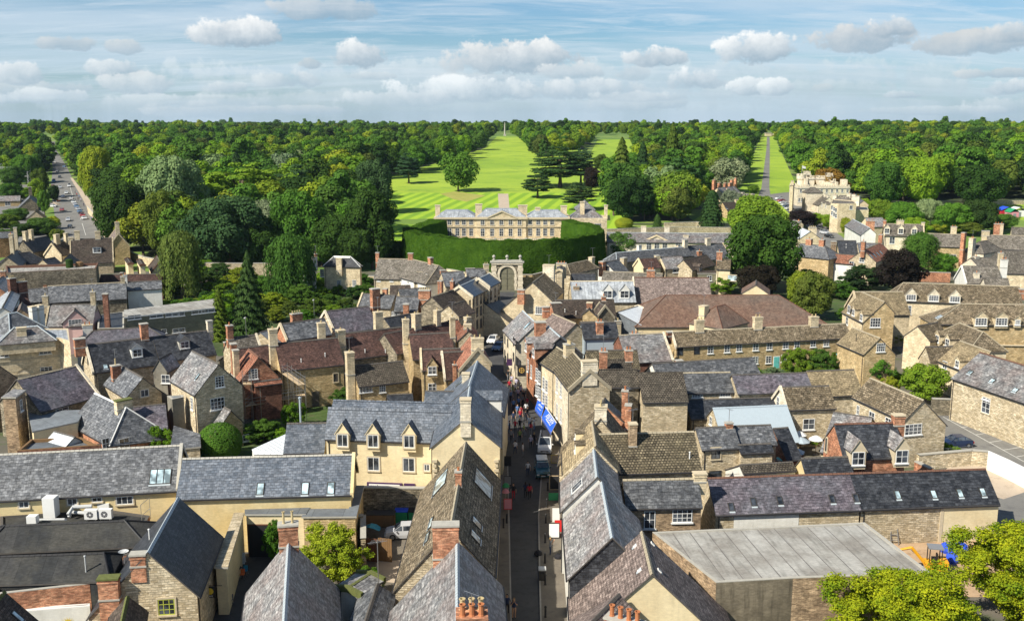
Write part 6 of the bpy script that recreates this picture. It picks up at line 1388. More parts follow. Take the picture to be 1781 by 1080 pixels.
b=gable('slate_house','grey slate roof in front of the long stone terrace garden',z7(1320,365),x7(1020,718),z8(0,322),7.0,'slate','render_white',pitch=34,sag=.04,E2=x7(900,690))
b.chim(*z7(1508,375),w=1.0,d=.8,off=.5,pots=0,mat='brick')
b=gable('outbuilding','small gabled slate porch roof by the brick fronted cottage',z7(1330,385),z7(1370,365),z7(1300,400),6.0,'slate_pale','render_cream',pitch=40,sag=0)
b=gable('slate_house','mottled slate roof over narrow dark mullion windows',z8(-45,332),z8(216,328),z8(0,441),8.0,'slate','rubble',pitch=38,sag=.04,ridge='ridge_stone')
b.win('F',[z8(40,452,1.5,.6),z8(188,448,1.5,.6)],st='w')
b=gable('slate_house','purple slate roof with stone wall beside the mottled slate roof',z8(222,343),z8(622,330),z8(245,446),8.0,'slate_purple','rubble',pitch=38,sag=.04,ridge='ridge_dark')
b=gable('slate_house','long shaded slate roof below the mullion windows',z8(-30,478),z8(440,462),z8(0,580),5.4,'slate_dark','rubble_dark',pitch=28,sag=.03,wb=1)
b=gable('stone_house','stone slate cottage with cream gable and climbing plants',z8(482,408),z8(742,400),z8(530,531),7.6,'stone_slate','rubble',pitch=43,sag=.04,end_wall='ashlar_pale',cop=('ashlar_pale',None))
b.win('1',[z8(470,485)],.9,1.3,'t');b.win('F',[z8(633,605)],1.6,1.5,'t')
b=gable('outbuilding','pale blue metal roofed stone workshop with a white gable window',z8(120,520),z8(517,503),z8(150,601),5.8,'metal_roof_blue','rubble',pitch=38,sag=0,ridge='metal_roof_blue')
b.win('1',[z8(112,587)],.9,1.1,'t')
b=gable('slate_house','mottled slate roof with small brick stack over a stone wall',z8(28,625),z8(235,615),z8(35,746),7.2,'slate','rubble',pitch=40,sag=.04,ridge='ridge_dark')
b.chim(*z8(208,598),w=.8,d=.6,pots=0,mat='brick');b.win('F',[z8(137,762)],1.1,1.3,'d');b.win('F',[z8(135,870)],1.5,.8,'k')
b=gable('slate_house','slate roof stepping down beside the garden parasols',z8(230,615),z8(432,608),z8(280,722),7.0,'slate','rubble',pitch=38,sag=.04,ridge='ridge_dark')
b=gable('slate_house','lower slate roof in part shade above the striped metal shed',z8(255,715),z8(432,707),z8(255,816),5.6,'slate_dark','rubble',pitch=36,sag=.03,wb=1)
b=gable('outbuilding','small slate roofed link at the garden edge',z8(442,628),z8(525,622),z8(465,685),5.4,'slate_dark','brick_dark',pitch=36,sag=.02)
b=gable('shed','brown profiled roof shed with white gable beside the purple slates',z8(262,822),z8(548,806),z8(340,880),4.8,'tile_pan_dark','render_white',pitch=26,sag=0,wb=1.2)
b=gable('outbuilding','small dark slate roof with a yellow rendered gable',z8(590,787),z8(846,777),z8(612,876),5.8,'slate_dark','render_yellow',pitch=44,sag=0)
b=gable('brick_house','orange brick house with dark slate roof and two pointed dormers',z8(768,604),z8(1098,596),z8(852,792),8.6,'slate_dark','brick',pitch=46,sag=.01,ridge='ridge_red',E2=z8(680,690))
b.dorm('F',[z8(897,788),z8(1130,778)],1.45,1.5,st='t',wall='stone_trim',roof='slate_pale',rise=.9)
b.win('1',[z8(728,715)],.5,1.6,'d');b.chim(*z8(1112,552),w=1.2,d=.9,pots=0,mat='brick',cap='stone_trim')
b=gable('lean_to','weathered slate lean roof behind the orange brick house',z8(765,540),z8(800,545),z8(690,590),5.5,'slate_pale','rubble',pitch=28,sag=0,ext=(0,4))
b=gable('stone_house','rubble house with lichened stone slate roof by the car park',z8(1248,478),z8(960,358),z8(1143,592),8.6,'stone_slate','rubble',pitch=44,sag=.04,ridge='ridge_stone',E2=z8(1347,600))
b.win('1',[z8(1190,633)],2.4,1.4,'w');b.win('F',[z8(897,530,.6,1.3),z8(970,565,1.2,1.3),z8(1058,590,1.2,.9)],st='t')
b=gable('stone_building','pale stone hall with grey slate roof and one arched window',z8(1545,222),z8(2150,400),z8(1380,357),9.6,'slate_pale','rubble',pitch=36,sag=.02,ridge='ridge_red')
b.sky('F',[z8(1495,330,.8,.7),z8(1612,375,.8,.7),z8(1735,425,.8,.7)],pane='glass_pale');b.win('F',[z8(1579,505,1.5,2.2)],st='cs')
b.win('F',[z8(1579,466,1.3,.5)],st='t')
b=gable('terrace','long stone slate terrace with a row of white cottage windows',x7(392,521),x7(1742,456),x7(415,641),7.0,'stone_slate','rubble_warm',pitch=42,sag=.05,ridge='ridge_stone',cop=('ashlar_pale',None))
b.win('F',[x7(x,673-75*(x-457)/1258-(0 if x < 900 else 2),1.05,1.35,'k' if x < 600 else 'c') for x in (457,587,693,822,915,1043,1150,1275,1363,1488,1590,1715)])
b.win('F',[x7(1040,740),x7(1142,736),x7(1262,725)],1.05,1.3,'c')
q=hit(*x7(1203,760),*b.pl['F']);place('door',door_mesh(1.0,2.1,'turquoise','white_paint'),b.o,(q.x,q.y,0),atan2(b.uy.y,b.uy.x)+pi/2)
for (x,y) in ((608,428),(1060,405),(1494,402)): b.chim(*x7(x,y),w=1.5,d=.9,pots=2,mat='ashlar',cap='stone_trim',potc='pot_buff')
b.aerial(*x7(1065,350))
b=gable('stone_house','golden stone gabled house beside the glass conservatory',z8(1015,147),z8(866,90),z8(935,240),8.4,'stone_slate_tan','rubble_warm',pitch=44,sag=.02,ridge='ridge_stone',E2=z8(1097,236))
b.win('1',[z8(1017,197)],1.5,1.4,'w');b.vent('F',[z8(885,165)],1.2,'dark_frame')
b=gable('conservatory','conservatory with blue green glass roof and dark frame',z8(838,212),z8(862,212),z8(775,232),4.6,'turquoise','glass',pitch=32,hip=(1,1),sag=0,cat='conservatory')
b=gable('tile_house','tan tiled roof behind the creeper covered wall',z8(620,322),z8(875,314),z8(770,456),6.6,'stone_slate_tan','rubble',pitch=38,sag=.02)
b=gable('stone_house','golden stone house with two small dormers and wide near gable',y6(446,742),y6(268,665),y6(285,915),10.2,'stone_slate_tan','rubble_warm',pitch=45,sag=.02,ridge='ridge_stone',E2=y6(603,865),fwall='ashlar')
b.win('1',[y6(370,905)],1.9,1.7,'w');b.dorm('F',[y6(200,825),y6(262,865)],1.2,1.2,st='t',wall='ashlar');b.win('F',[y6(165,800),y6(150,890)],1.2,1.5,'t')
b=gable('stone_house','tan stone slate cross wing behind the two dormered house',y6(200,663),y6(590,662),y6(605,845),10.0,'stone_slate_tan','ashlar',pitch=44,sag=.02,ridge='ridge_stone',cop=('ashlar',None))
b=gable('stone_house','long stone slate range with three white dormers',y6(592,592),y6(1500,622),y6(590,738),9.6,'stone_slate','ashlar',pitch=42,sag=.04,hip=(3,0),ridge='ridge_stone',E2=y6(1500,575))
b.dorm('F',[y6(650,708),y6(827,714),y6(993,722)],1.9,1.2,st='w',wall='ashlar_pale',rise=.7);b.win('F',[y6(630,805)],1.1,1.8,'c')
b.chim(*y6(1528,640),w=1.4,d=1.0,off=1,pots=0,mat='brick')
b=gable('stone_house','big stone slate mansion block with hipped end and two white dormers',y6(1045,757),y6(1700,765),y6(1150,922),10.4,'stone_slate','rubble_warm',pitch=42,sag=.04,hip=(6,0),ridge='ridge_stone')
b.dorm('F',[y6(1198,898),y6(1358,898),y6(1484,902,.9,.9)],2.0,1.3,st='w',wall='ashlar',flat=False)
b.sky('1',[y6(875,860)],1.6,1.0,pane='metal_roof_blue')
m=MB();a_,c_=b.pt(0,b.wf-.1,3.6),b.pt(b.L,b.wf-.1,3.6);m.box((a_+c_)/2,(c_-a_).length,.3,.2,'stone_trim',c_-a_);m.build('string_course',b.o)
b=gable('stone_house','low stone slate hipped wing with two dormers on its left slope',y6(1035,907),y6(1215,978),y6(865,1035),8.6,'stone_slate','ashlar',pitch=42,sag=.03,hip=(1,2),ridge='ridge_stone',E2=y6(1300,1000))
b.dorm('F',[y6(855,1030),y6(935,1060)],1.3,1.2,st='t',wall='ashlar')
b=gable('stone_house','stone slate wing with white dormer at the left of the hipped group',y6(700,930),y6(860,900),y6(640,1000),8.0,'stone_slate','ashlar',pitch=40,sag=.03)
b.dorm('F',[y6(735,1000)],1.2,1.3,st='t',wall='ashlar_pale')
b=gable('stone_house','low stone barn with a plain gable facing the lane',z8(1256,192),z8(1400,190),z8(1285,290),6.6,'stone_slate','rubble',pitch=46,sag=.03)
b=gable('stone_house','tan tiled house with small gabled dormers by the lane',z8(1607,220),z8(1440,160),z8(1395,300),8.0,'stone_slate_tan','ashlar',pitch=42,sag=.02,E2=z8(1660,260),ridge='ridge_stone')
b.win('F',[z8(1360,290)],1.2,1.2,'t');b.dorm('F',[z8(1425,285)],1.0,1.1,st='t',wall='ashlar')
b=gable('stone_house','stone slate range with three little gabled dormers top right',y6(440,130),y6(748,138),y6(430,226),10.0,'stone_slate_grey','ashlar_pale',pitch=42,sag=.03,ridge='ridge_stone',cop='ashlar')
b.dorm('F',[y6(462,188),y6(570,190),y6(675,194)],1.5,1.6,st='t',wall='ashlar_pale',rise=.8);b.chim(*y6(567,95),w=2.2,d=1.0,pots=3,mat='ashlar',potc='pot_buff',k=1);b.chim(*y6(445,105),w=.9,d=.9,pots=1,mat='brick');b.chim(*y6(745,120),w=1.0,d=.9,pots=0,mat='ashlar')
b.win('F',[y6(502,262)],1.6,2.2,'t')
b=gable('stone_house','long stone slate range with mullioned window and arched doorway',y6(748,206),y6(1066,216),y6(840,310),9.6,'stone_slate_grey','rubble_warm',pitch=38,sag=.03,ridge='ridge_stone',E2=y6(748,170))
b.win('F',[y6(960,396,3.0,1.9)],st='w');b.chim(*y6(987,142),w=1.6,d=1.0,pots=2,mat='ashlar',k=1,off=-1)
b=gable('stone_house','wide stone slate range with broad roof at the right edge',y6(1240,218),y6(1640,228),y6(1290,330),10.0,'stone_slate_grey','ashlar',pitch=38,sag=.03,ridge='ridge_stone')
b.chim(*y6(1325,120),w=1.5,d=1.0,pots=2,mat='brick',k=1,off=-1,down=4);b.chim(*y6(1360,130),w=.9,d=.9,pots=1,mat='ashlar',off=-1,down=4);b.chim(*y6(1218,185),w=2.0,d=1.2,pots=0,mat='ashlar',t=-.02,down=4)
b=gable('stone_house','far stone slate roof peeping above the range at the right edge',y6(1435,158),y6(1640,165),y6(1380,222),11.0,'stone_slate_grey','ashlar',pitch=38,sag=.02)
b=gable('stone_house','stone slate pyramid roof among pale stacks at the right',y6(1190,270),y6(1240,262),y6(1130,385),9.4,'stone_slate_grey','ashlar_pale',pitch=42,sag=.03,hip=(4,4))
b.chim(*y6(1095,230),w=1.8,d=1.2,t=-1.2,pots=2,mat='ashlar_pale',cap='stone_trim',k=1,down=5);b.chim(*y6(1078,200),w=1.2,d=1.0,t=-1.5,off=-2,pots=0,mat='brick',down=5)
b=gable('stone_house','stone slate roof with white gable end and stacks right of the brick wall',y6(1045,462),y6(1330,465),y6(1100,600),8.8,'stone_slate_grey','render_white',pitch=42,sag=.03,cop=('render_white',None))
b.chim(*y6(1382,395),w=1.4,d=1.0,pots=2,mat='render_white',k=1,down=4);b.chim(*y6(1355,345),w=1.0,d=.9,off=-2,pots=1,mat='ashlar',k=1,down=5);b.chim(*y6(1165,500),w=1.2,d=.9,off=2.5,pots=1,mat='ashlar_pale',k=1,down=3)
b=gable('stone_house','small roof with glass lantern and pale stack right of the doorway',y6(1115,400),y6(1180,395),y6(1000,450),8.0,'stone_slate_grey','ashlar_pale',pitch=36,sag=.01)
b.sky('F',[y6(1095,432)],1.8,1.6,pane='metal_roof_blue');b.chim(*y6(1160,375),w=1.3,d=1.0,pots=1,mat='ashlar_pale',k=1,down=3)
b=gable('stone_house','stone slate roof over a pale wall behind the lantern roof',y6(1340,340),y6(1560,345),y6(1390,520),9.4,'stone_slate_grey','ashlar',pitch=40,sag=.03,hip=(3,0))
b=gable('stone_house','low stone slate roof with pale wall tucked among the stacks',y6(1180,395),y6(1330,400),y6(1190,450),8.0,'stone_slate_grey','ashlar_pale',pitch=36,sag=.02)
b=gable('stone_house','narrow stone slate roof with pale gables just above the long range',y6(1215,555),y6(1410,560),y6(1225,605),8.0,'stone_slate_grey','ashlar_pale',pitch=38,sag=.02)
b=gable('house','stone gabled cottage with orange tiles and a row of skylights',y6(275,335),y6(410,278),y6(350,450),9.4,'tile_red','rubble',pitch=40,sag=.02,ridge='ridge_stone')
b.win('1',[y6(265,415,1.3,1.2),y6(262,478,1.2,1.2)],st='t');b.sky('F',[y6(335,385),y6(362,376),y6(388,366),y6(412,355)],.9,1.2,pane='glass_pale');b.chim(*y6(268,255),w=1.2,d=1.0,t=.0,pots=1,mat='brick',k=1,down=2);b.chim(*y6(418,215),w=1.2,d=1.0,t=1.0,pots=1,mat='brick',down=2)
b=gable('house','blue black slate roof with vents beside the road',y6(70,262),y6(222,264),y6(58,372),9.4,'slate_dark','ashlar',pitch=38,sag=0)
b.vent('F',[y6(142,300),y6(142,322)],.4,'white_paint');b.chim(*y6(45,275),w=1.3,d=1.2,pots=0,mat='brick_buff',down=3,off=.8)
b=gable('cottage','white cottage with orange tiled roof beyond the gardens',y6(20,362),y6(220,378),y6(15,435),7.6,'tile_red','render_white',pitch=38,sag=.02)
b.win('F',[y6(32,448),y6(185,445)],1.3,1.3,'t')
b=gable('house','weathered slate roof and white wall facing up the hill road',y6(330,165),y6(195,95),y6(245,215),10.2,'slate_pale','render_white',pitch=40,sag=.02,E2=y6(390,215),ridge='ridge_lead')
b.chim(*y6(290,95),w=1.4,d=2.4,t=.35,off=-2,pots=2,mat='brick',k=1)
b=gable('house','slate roofed house with dormer window behind the white hill house',y6(290,85),y6(425,82),y6(330,140),9.8,'slate_pale','ashlar',pitch=38,sag=.02)
b.dorm('F',[y6(382,125)],2.0,1.4,st='t',wall='metal_roof_blue');b.win('F',[y6(375,178)],1.6,1.6,'t')
b=gable('house','slate roof strip joining the black slates and tiled cottage',y6(230,282),y6(400,285),y6(240,345),9.0,'slate','ashlar',pitch=34,sag=.02)
mk=gable('orangery_hall','very broad red brown hipped roof hall behind the stone terrace',x7(350,238),x7(1215,236),x7(245,486),9.6,'tile_market','render_cream',pitch=30,sag=0,hip=(7,8),ridge='ridge_red',cat='hall')
b=gable('annexe','cream stair block with dark hipped cap on the broad red brown roof',x7(738,325),x7(805,310),x7(722,405),9.8,'tile_market','render_cream',pitch=40,sag=0,hip=(1,2.5),ridge='ridge_red',cat='annexe')
b.chim(*x7(710,320),w=1.4,d=1.2,t=-.6,off=1.5,pots=0,mat='render_cream',cap='stone_trim',down=6)
b=gable('orangery_hall','small brown gable peak rising behind the broad hipped roof',x7(1045,158),x7(1048,120),x7(930,232),11.2,'tile_market','render_cream',pitch=34,sag=0,cat='hall')
b=gable('tile_house','dark brown tiled roof left of the copper beech',x7(95,100),x7(682,103),x7(118,300),9.8,'tile_mauve','rubble',pitch=40,sag=.02,ridge='ridge_red',cop=('ashlar_pale',None))
b.chim(*x7(232,28),w=1.6,d=1.0,pots=3,mat='brick',off=-1,k=1)
b=gable('slate_house','blue grey slate house with two white pointed dormers near the hedge',y4(548,536),y4(1086,532),y4(700,720),9.6,'lead','rubble',pitch=42,sag=0,ridge='stone_trim')
b.dorm('F',[y4(868,648),y4(1012,648)],1.8,1.5,st='t',wall='render_white',roof='lead',rise=.8);b.chim(*y4(600,575),w=1.2,d=1.0,off=1.5,pots=1,mat='brick_buff')
b=gable('market_canopy','white ribbed glazed canopy roof beside the broad red brown roof',y4(950,800),y4(1130,745),y4(970,975),7.2,'metal_white','deck_grey',pitch=20,sag=0,cop=(None,'ashlar_pale'),wb=.8,cat='canopy')
b=gable('stone_house','hipped stone corner house with small brick stack on its gable',y4(225,545),y4(335,460),y4(70,700),10.8,'stone_slate','ashlar',pitch=42,sag=.02,ridge='ridge_stone',E2=y4(490,620))
b.win('1',[y4(280,783)],1.4,1.5,'s');b.chim(*y4(185,618),w=.8,d=1.4,t=-.1,off=2,pots=0,mat='brick',down=2.5)
b.chim(*y4(388,395),w=1.6,d=2.4,t=1.0,off=-.8,pots=0,mat='ashlar_pale',cap='stone_trim',down=4)
b=gable('house','dark slate roof with pale coping right of the corner house',y4(455,435),y4(462,420),y4(420,520),10.5,'slate_dark','rubble',pitch=42,sag=.02,E2=y4(620,520),ext=(0,6),cop='ashlar')
b.chim(*y4(472,365),w=1.4,d=2.2,t=.8,pots=3,mat='ashlar',potc='pot_red',k=1,down=3)
b=gable('stone_house','hipped stone slate roof under the yew hedge with one stack',y4(520,392),y4(690,355),y4(600,470),9.6,'stone_slate','rubble',pitch=38,sag=.03,hip=(1,2),ridge='ridge_stone')
b.chim(*y4(732,335),w=1.4,d=1.0,pots=0,mat='ashlar',cap='stone_trim',down=3);b.aerial(*y4(740,300))
b=gable('house','dark solar tinted slate roof below the hipped stone slates',y4(560,470),y4(760,470),y4(640,525),8.6,'slate_dark','rubble',pitch=34,sag=.01)
b=gable('house','long stone slate roof behind the two white pointed dormers',y4(830,452),y4(1340,470),y4(850,525),8.8,'stone_slate_grey','rubble',pitch=34,sag=.03,ridge='ridge_stone')
b.chim(*y4(1240,420),w=1.5,d=1.0,pots=2,mat='brick',k=1)
b=gable('house','brown tiled roof with two stone gables before the white canopy',y4(412,696),y4(922,690),y4(430,850),9.4,'tile_brown','rubble',pitch=40,sag=.02)
b.vent('F',[y4(503,800),y4(598,820)],.6,'white_paint');b.chim(*y4(835,645),w=.8,d=.7,pots=1,mat='brick',k=1)
b=gable('stone_house','squat stone gable with a brick stack on top',y4(705,775),y4(740,705),y4(622,865),9.0,'tile_brown','rubble_warm',pitch=40,sag=0,E2=y4(785,855))
b.chim(*y4(728,715),w=1.0,d=1.0,t=.25,pots=0,mat='brick',cap='stone_trim')
b=gable('stone_house','taller stone gable with coping left of the white canopy',y4(848,745),y4(800,720),y4(790,830),9.8,'tile_brown','rubble_dark',pitch=50,sag=0,E2=y4(942,855),cop='ridge_stone')
b.chim(*y4(905,850),w=1.2,d=1.0,t=.0,off=-2.4,pots=2,mat='ashlar',k=1,down=4,potc='pot_buff')
b=gable('brick_house','brick flanked chimney house behind the mauve slates',y4(385,728),y4(465,725),y4(380,800),9.8,'tile_brown','brick',pitch=35,sag=0)
b.chim(*y4(425,728),w=1.9,d=1.2,pots=0,mat='brick',off=.6);b.chim(*y4(345,785),w=1.1,d=1.0,t=-.3,off=2,pots=0,mat='brick')
b=gable('house','dark slate roof with slim brick stacks by the canopy',y4(630,885),y4(860,875),y4(700,1000),8.8,'slate_dark','rubble',pitch=38,sag=.01)
b=gable('slate_house','long dark blue slate roof with white ridge flashings',y4(940,292),y4(1545,240),y4(905,350),9.0,'slate','rubble',pitch=36,sag=.02,ridge='ridge_lead',hip=(2,0))
b.chim(*y4(1138,225),w=1.0,d=.9,pots=0,mat='render_white',off=1,down=3);b.chim(*y4(1465,245),w=1.3,d=1.0,pots=2,mat='brick_buff',off=1.2,k=1);b.chim(*y4(1530,180),w=1.2,d=1.0,pots=0,mat='ashlar_pale',down=3)
b=gable('slate_house','dark slate roofs with pale coped gables left of the giant tree',y5(-10,730),y5(380,705),y5(60,860),9.0,'slate','rubble',pitch=38,sag=.02,cop='ashlar',E2=y5(100,690))
b.chim(*y5(58,670),w=1.2,d=1.0,pots=0,mat='ashlar_pale',cap='stone_trim');b.chim(*y5(252,660),w=1.3,d=1.0,pots=0,mat='ashlar_pale',cap='stone_trim');b.chim(*y5(180,755),w=1.2,d=.9,off=3,pots=1,mat='brick',k=1,down=3)
b=gable('house','brown tiled roof with a little white dormer by the giant tree',y5(40,845),y5(240,800),y5(90,945),8.2,'tile_brown','rubble',pitch=40,sag=.02)
b.dorm('F',[y5(188,925)],1.2,1.2,st='t',wall='tile_brown')
b=gable('house','rusty stone slate slope and pale wall left of the copper beech',y5(330,838),y5(450,842),y5(300,925),8.6,'stone_slate','render_cream',pitch=42,sag=.02)
b.chim(*y5(352,760),w=1.4,d=1.0,pots=1,mat='brick',k=1);b.win('F',[y5(460,1000)],2.2,1.4,'p')
b=block('flat_building','olive brown flat roofed box with two white windows',[y5(165,962),y5(395,962),y5(380,940),y5(175,940)],5.2,'panel_olive','tile_brown',par=0)
b.win('0',[y5(265,1000),y5(342,988)],1.2,1.3,'t')
b=gable('house','white gabled house with orange brick stack below the pediment',y4(850,375),y4(960,350),y4(920,430),8.4,'slate','render_white',pitch=40,sag=0)
b.win('1',[y4(868,430)],1.0,1.3,'k');b.chim(*y4(822,365),w=1.6,d=1.2,pots=0,mat='brick',t=-.1,off=.5,down=3);b.chim(*y4(1050,362),w=1.9,d=1.1,t=1.6,off=.6,pots=0,mat='ashlar',down=4)
b=gable('house','rusty brown roof with white barge boards among the slate roofs',y4(1130,345),y4(1285,335),y4(1175,430),8.6,'tile_plum','render_cream',pitch=42,sag=.01,cop=('render_cream',None))
b=gable('house','lichened grey slate roof with a lit window among the slate roofs',y4(1310,330),y4(1500,320),y4(1345,435),8.6,'slate_pale','rubble',pitch=40,sag=.02,cop=('ashlar',None))
b.win('F',[y4(1458,438)],2.2,1.4,'t');b.chim(*y4(1292,345),w=1.1,d=1.2,t=-.1,pots=0,mat='ashlar',down=4)
cb=gable('estate_range','long cream range with central pediment and grey slate roof',y4(860,120),(1275,406),y4(1110,205),9.2,'slate_pale','ashlar_pale',pitch=28,sag=0,ridge='ridge_lead')
cb.win('F',[y4(1220,240),y4(1288,240),y4(1356,240),y4(1470,232)],1.5,1.9,'c')
for (x,y) in ((1175,65),(1375,68),(1535,180)): cb.chim(*y4(x,y),w=1.5,d=1.2,pots=0,mat='ashlar_pale',cap='stone_trim',off=-1 if y < 100 else 2,down=3)
pg=gable('estate_range','small pediment gable in the middle of the cream range',y4(1285,145),y4(1287,120),y4(1180,203),8.8,'slate_pale','ashlar_pale',pitch=26,sag=0,cop='ashlar',cat='pediment')
b=gable('house','stone house row with weathered slates left of the hill road',y5(1045,520),y5(985,500),y5(960,600),9.6,'slate_pale','rubble',pitch=40,sag=.02,E2=y5(1120,560))
b.chim(*y5(1062,505),w=1.4,d=1.4,t=.3,pots=3,mat='brick_buff',k=1,potc='pot_red')
b=gable('house','pale metal roofed house with crenel stacks left of the hill road',y5(1130,600),y5(1060,570),y5(1040,670),9.4,'metal_white','ashlar',pitch=34,sag=0)
b.chim(*y5(1155,555),w=1.6,d=2.2,t=.2,off=-1,pots=4,mat='ashlar',k=1,potc='pot_buff',down=4)
b=gable('house','grey roofed ochre house beside the giant tree',y5(1040,705),y5(1250,725),y5(1085,785),9.6,'slate','rubble_warm',pitch=36,sag=.02,hip=(0,1),E2=y5(1000,640))
b.chim(*y5(1118,665),w=1.6,d=1.0,pots=1,mat='brick');b.chim(*y5(1228,670),w=1.4,d=1.0,pots=1,mat='brick')
# ---------- mansion, hedge, castellated barracks ----------
def X_at(px,Y,z=5): return (px-890.5)/F*(Y*cos(T)+(H-z)*sin(T))
def Z_at(py,Y): d=ray(890.5,py);return H+d.z*Y/d.y
YM=322
man=empty('mansion',(X_at(873,YM),YM,0),'wide honey stone mansion with pediment behind the curved yew hedge','mansion')
xl,xr,xr2,cl,cr_=X_at(758,YM),X_at(988,YM),X_at(1056,YM),X_at(829,YM),X_at(915,YM);zc_=Z_at(381,YM);zc2=Z_at(376,YM)
m=MB();m.box(((xl+xr)/2,YM+6,0),xr-xl,12,zc_,'ashlar');m.box(((cl+cr_)/2,YM-.4+6,0),cr_-cl,12.4,zc_,'ashlar')
m.box(((xr+xr2)/2,YM+3.5+4,0),xr2-xr-.1,13,Z_at(381,YM),'ashlar')
m.build('wall',man)
m=MB()
for z in (zc_,):
    m.box(((xl+xr)/2,YM+6,z),xr-xl+1.2,13.2,.5,'stone_trim',None,True);m.box(((cl+cr_)/2,YM+5.6,z+.003),cr_-cl+1,13.4,.6,'stone_trim',None,True)
m.box(((xl+xr)/2,YM-.15,Z_at(395,YM)),xr-xl,.4,.3,'stone_trim',None,True);m.box(((cl+cr_)/2,YM-.75,Z_at(395,YM)),cr_-cl,.4,.3,'stone_trim',None,True)
m.build('cornice',man)
m=MB()
def lowroof(m,x0,x1,y0,y1,z0,h,ins,mat):
    q=[Vector(p) for p in ((x0,y0,z0),(x1,y0,z0),(x1,y1,z0),(x0,y1,z0))];t=[Vector(p) for p in ((x0+ins,y0+ins,z0+h),(x1-ins,y0+ins,z0+h),(x1-ins,y1-ins,z0+h),(x0+ins,y1-ins,z0+h))]
    for i in range(4): m.face([q[i],q[(i+1)%4],t[(i+1)%4],t[i]],mat)
    m.face(t,mat)
lowroof(m,xl,cl-.2,YM,YM+12,zc_+.5,1.9,3,'lead');lowroof(m,cr_+.2,xr,YM,YM+12,zc_+.5,1.9,3,'lead');lowroof(m,cl,cr_,YM+.5,YM+12,zc_+.62,2.2,3,'lead')
lowroof(m,xr+1,xr2-1,YM+3,YM+13,Z_at(381,YM),2.6,3.4,'slate_pale');lowroof(m,xr+3,xr2-3,YM+9,YM+20,Z_at(370,YM),3.0,3.6,'slate_pale')
m.build('roof',man)
xc=X_at(873,YM);ph=Z_at(366,YM)-zc_-.6;m=MB()
hw=X_at(899,YM)-xc
m.face([(xc-hw,YM-1,zc_+.6),(xc+hw,YM-1,zc_+.6),(xc,YM-1,zc_+.6+ph)],'ashlar');
for sg in (-1,1):
    m.face([(xc+sg*hw,YM-1.3,zc_+.55),(xc,YM-1.3,zc_+.65+ph),(xc,YM+7,zc_+.65+ph),(xc+sg*hw,YM+7,zc_+.55)],'lead')
    m.face([(xc+sg*hw,YM-1.3,zc_+.2),(xc,YM-1.3,zc_+.2+ph),(xc,YM-1.3,zc_+.66+ph),(xc+sg*hw,YM-1.3,zc_+.6)],'stone_trim')
m.build('pediment',man)
for pxs,yy in (((782,795.5,807,819.5),0),((839.6,856,872,888,903.7),-.62),((922,936,948,960),0)):
    for px in pxs:
        for py,h in ((387,1.7),(404,2.6)):
            put_win(man,Vector((X_at(px,YM),YM+yy-.01,Z_at(py,YM))),(0,-1),1.35,h,'cs')
put_win(man,Vector((X_at(1040,YM),YM+.99,Z_at(394.5,YM))),(0,-1),2.2,1.9,'w');put_win(man,Vector((X_at(1020,YM),YM+.99,Z_at(392.5,YM))),(0,-1),1.5,1.7,'c')
for px,py,w_ in ((762,358,1.6),(833,356,2.2),(909,358,3.0),(935,362,1.6),(980,359,2.0),(1012,352,1.4),(1053,358,1.0)):
    m=MB();z0_=zc_-.5;z1_=Z_at(py,YM+5);m.box((X_at(px,YM+5),YM+5,z0_),w_,1.4,z1_-z0_,'ashlar',None);m.box((X_at(px,YM+5),YM+5,z1_),w_+.3,1.7,.25,'stone_trim',None,True);o=m.build('chimney',man)
m=MB();zt=Z_at(413,YM-4);m.box(((xl+xr)/2,YM-4,0),xr-xl-4,8,zt-1,'ashlar');
for k in range(60): m.box((xl+3+k*(xr-xl-6)/59,YM-7.7,zt-1),.2,.2,.9,'stone_grey')
m.box(((xl+xr)/2,YM-7.7,zt-.1),xr-xl-4,.4,.2,'stone_grey',None,True)
for px in (800,829,861,884,915,945): m.box((X_at(px,YM-8),YM-7.7,zt-1),.7,.7,1.3,'stone_grey')
m.build('balustrade',man)
HZ=11.2
ho=[(752,381),(712,394),(701,399),(710,404),(738,409),(780,414),(826,418),(873,420),(930,419),(975,417),(1015,412),(1040,407),(1051,401),(1035,391),(992,381)]
hi=[(777,384),(730,396),(722,399.5),(728,402),(748,406),(785,411),(828,415.5),(873,417.5),(929,416.5),(970,414.5),(1008,409.5),(1031,405),(1037,401),(1020,392.5),(977,384)]
qo,qi=[P(x,y,HZ) for x,y in ho],[P(x,y,HZ) for x,y in hi]
def fine_(q,k=5):
    out=[]
    for i in range(len(q)-1):
        for j in range(k):
            t=j/k;p0,p1,p2,p3=q[max(0,i-1)],q[i],q[i+1],q[min(len(q)-1,i+2)]
            out.append(.5*((2*p1)+(p2-p0)*t+(2*p0-5*p1+4*p2-p3)*t*t+(3*p1-p0-3*p2+p3)*t**3))
    return out+[q[-1]]
fo,fi=fine_(qo),fine_(qi);m=MB();Cc,Nn=[],[]
rh=random.Random(4)
def bul(p,z,n,k): return Vector((p.x,p.y,0))+n*(.3*sin(k*1.3)*sin(z*.6+k*.4)+.35*sin(z*pi/HZ))+Vector((0,0,z))
nF_=len(fo)
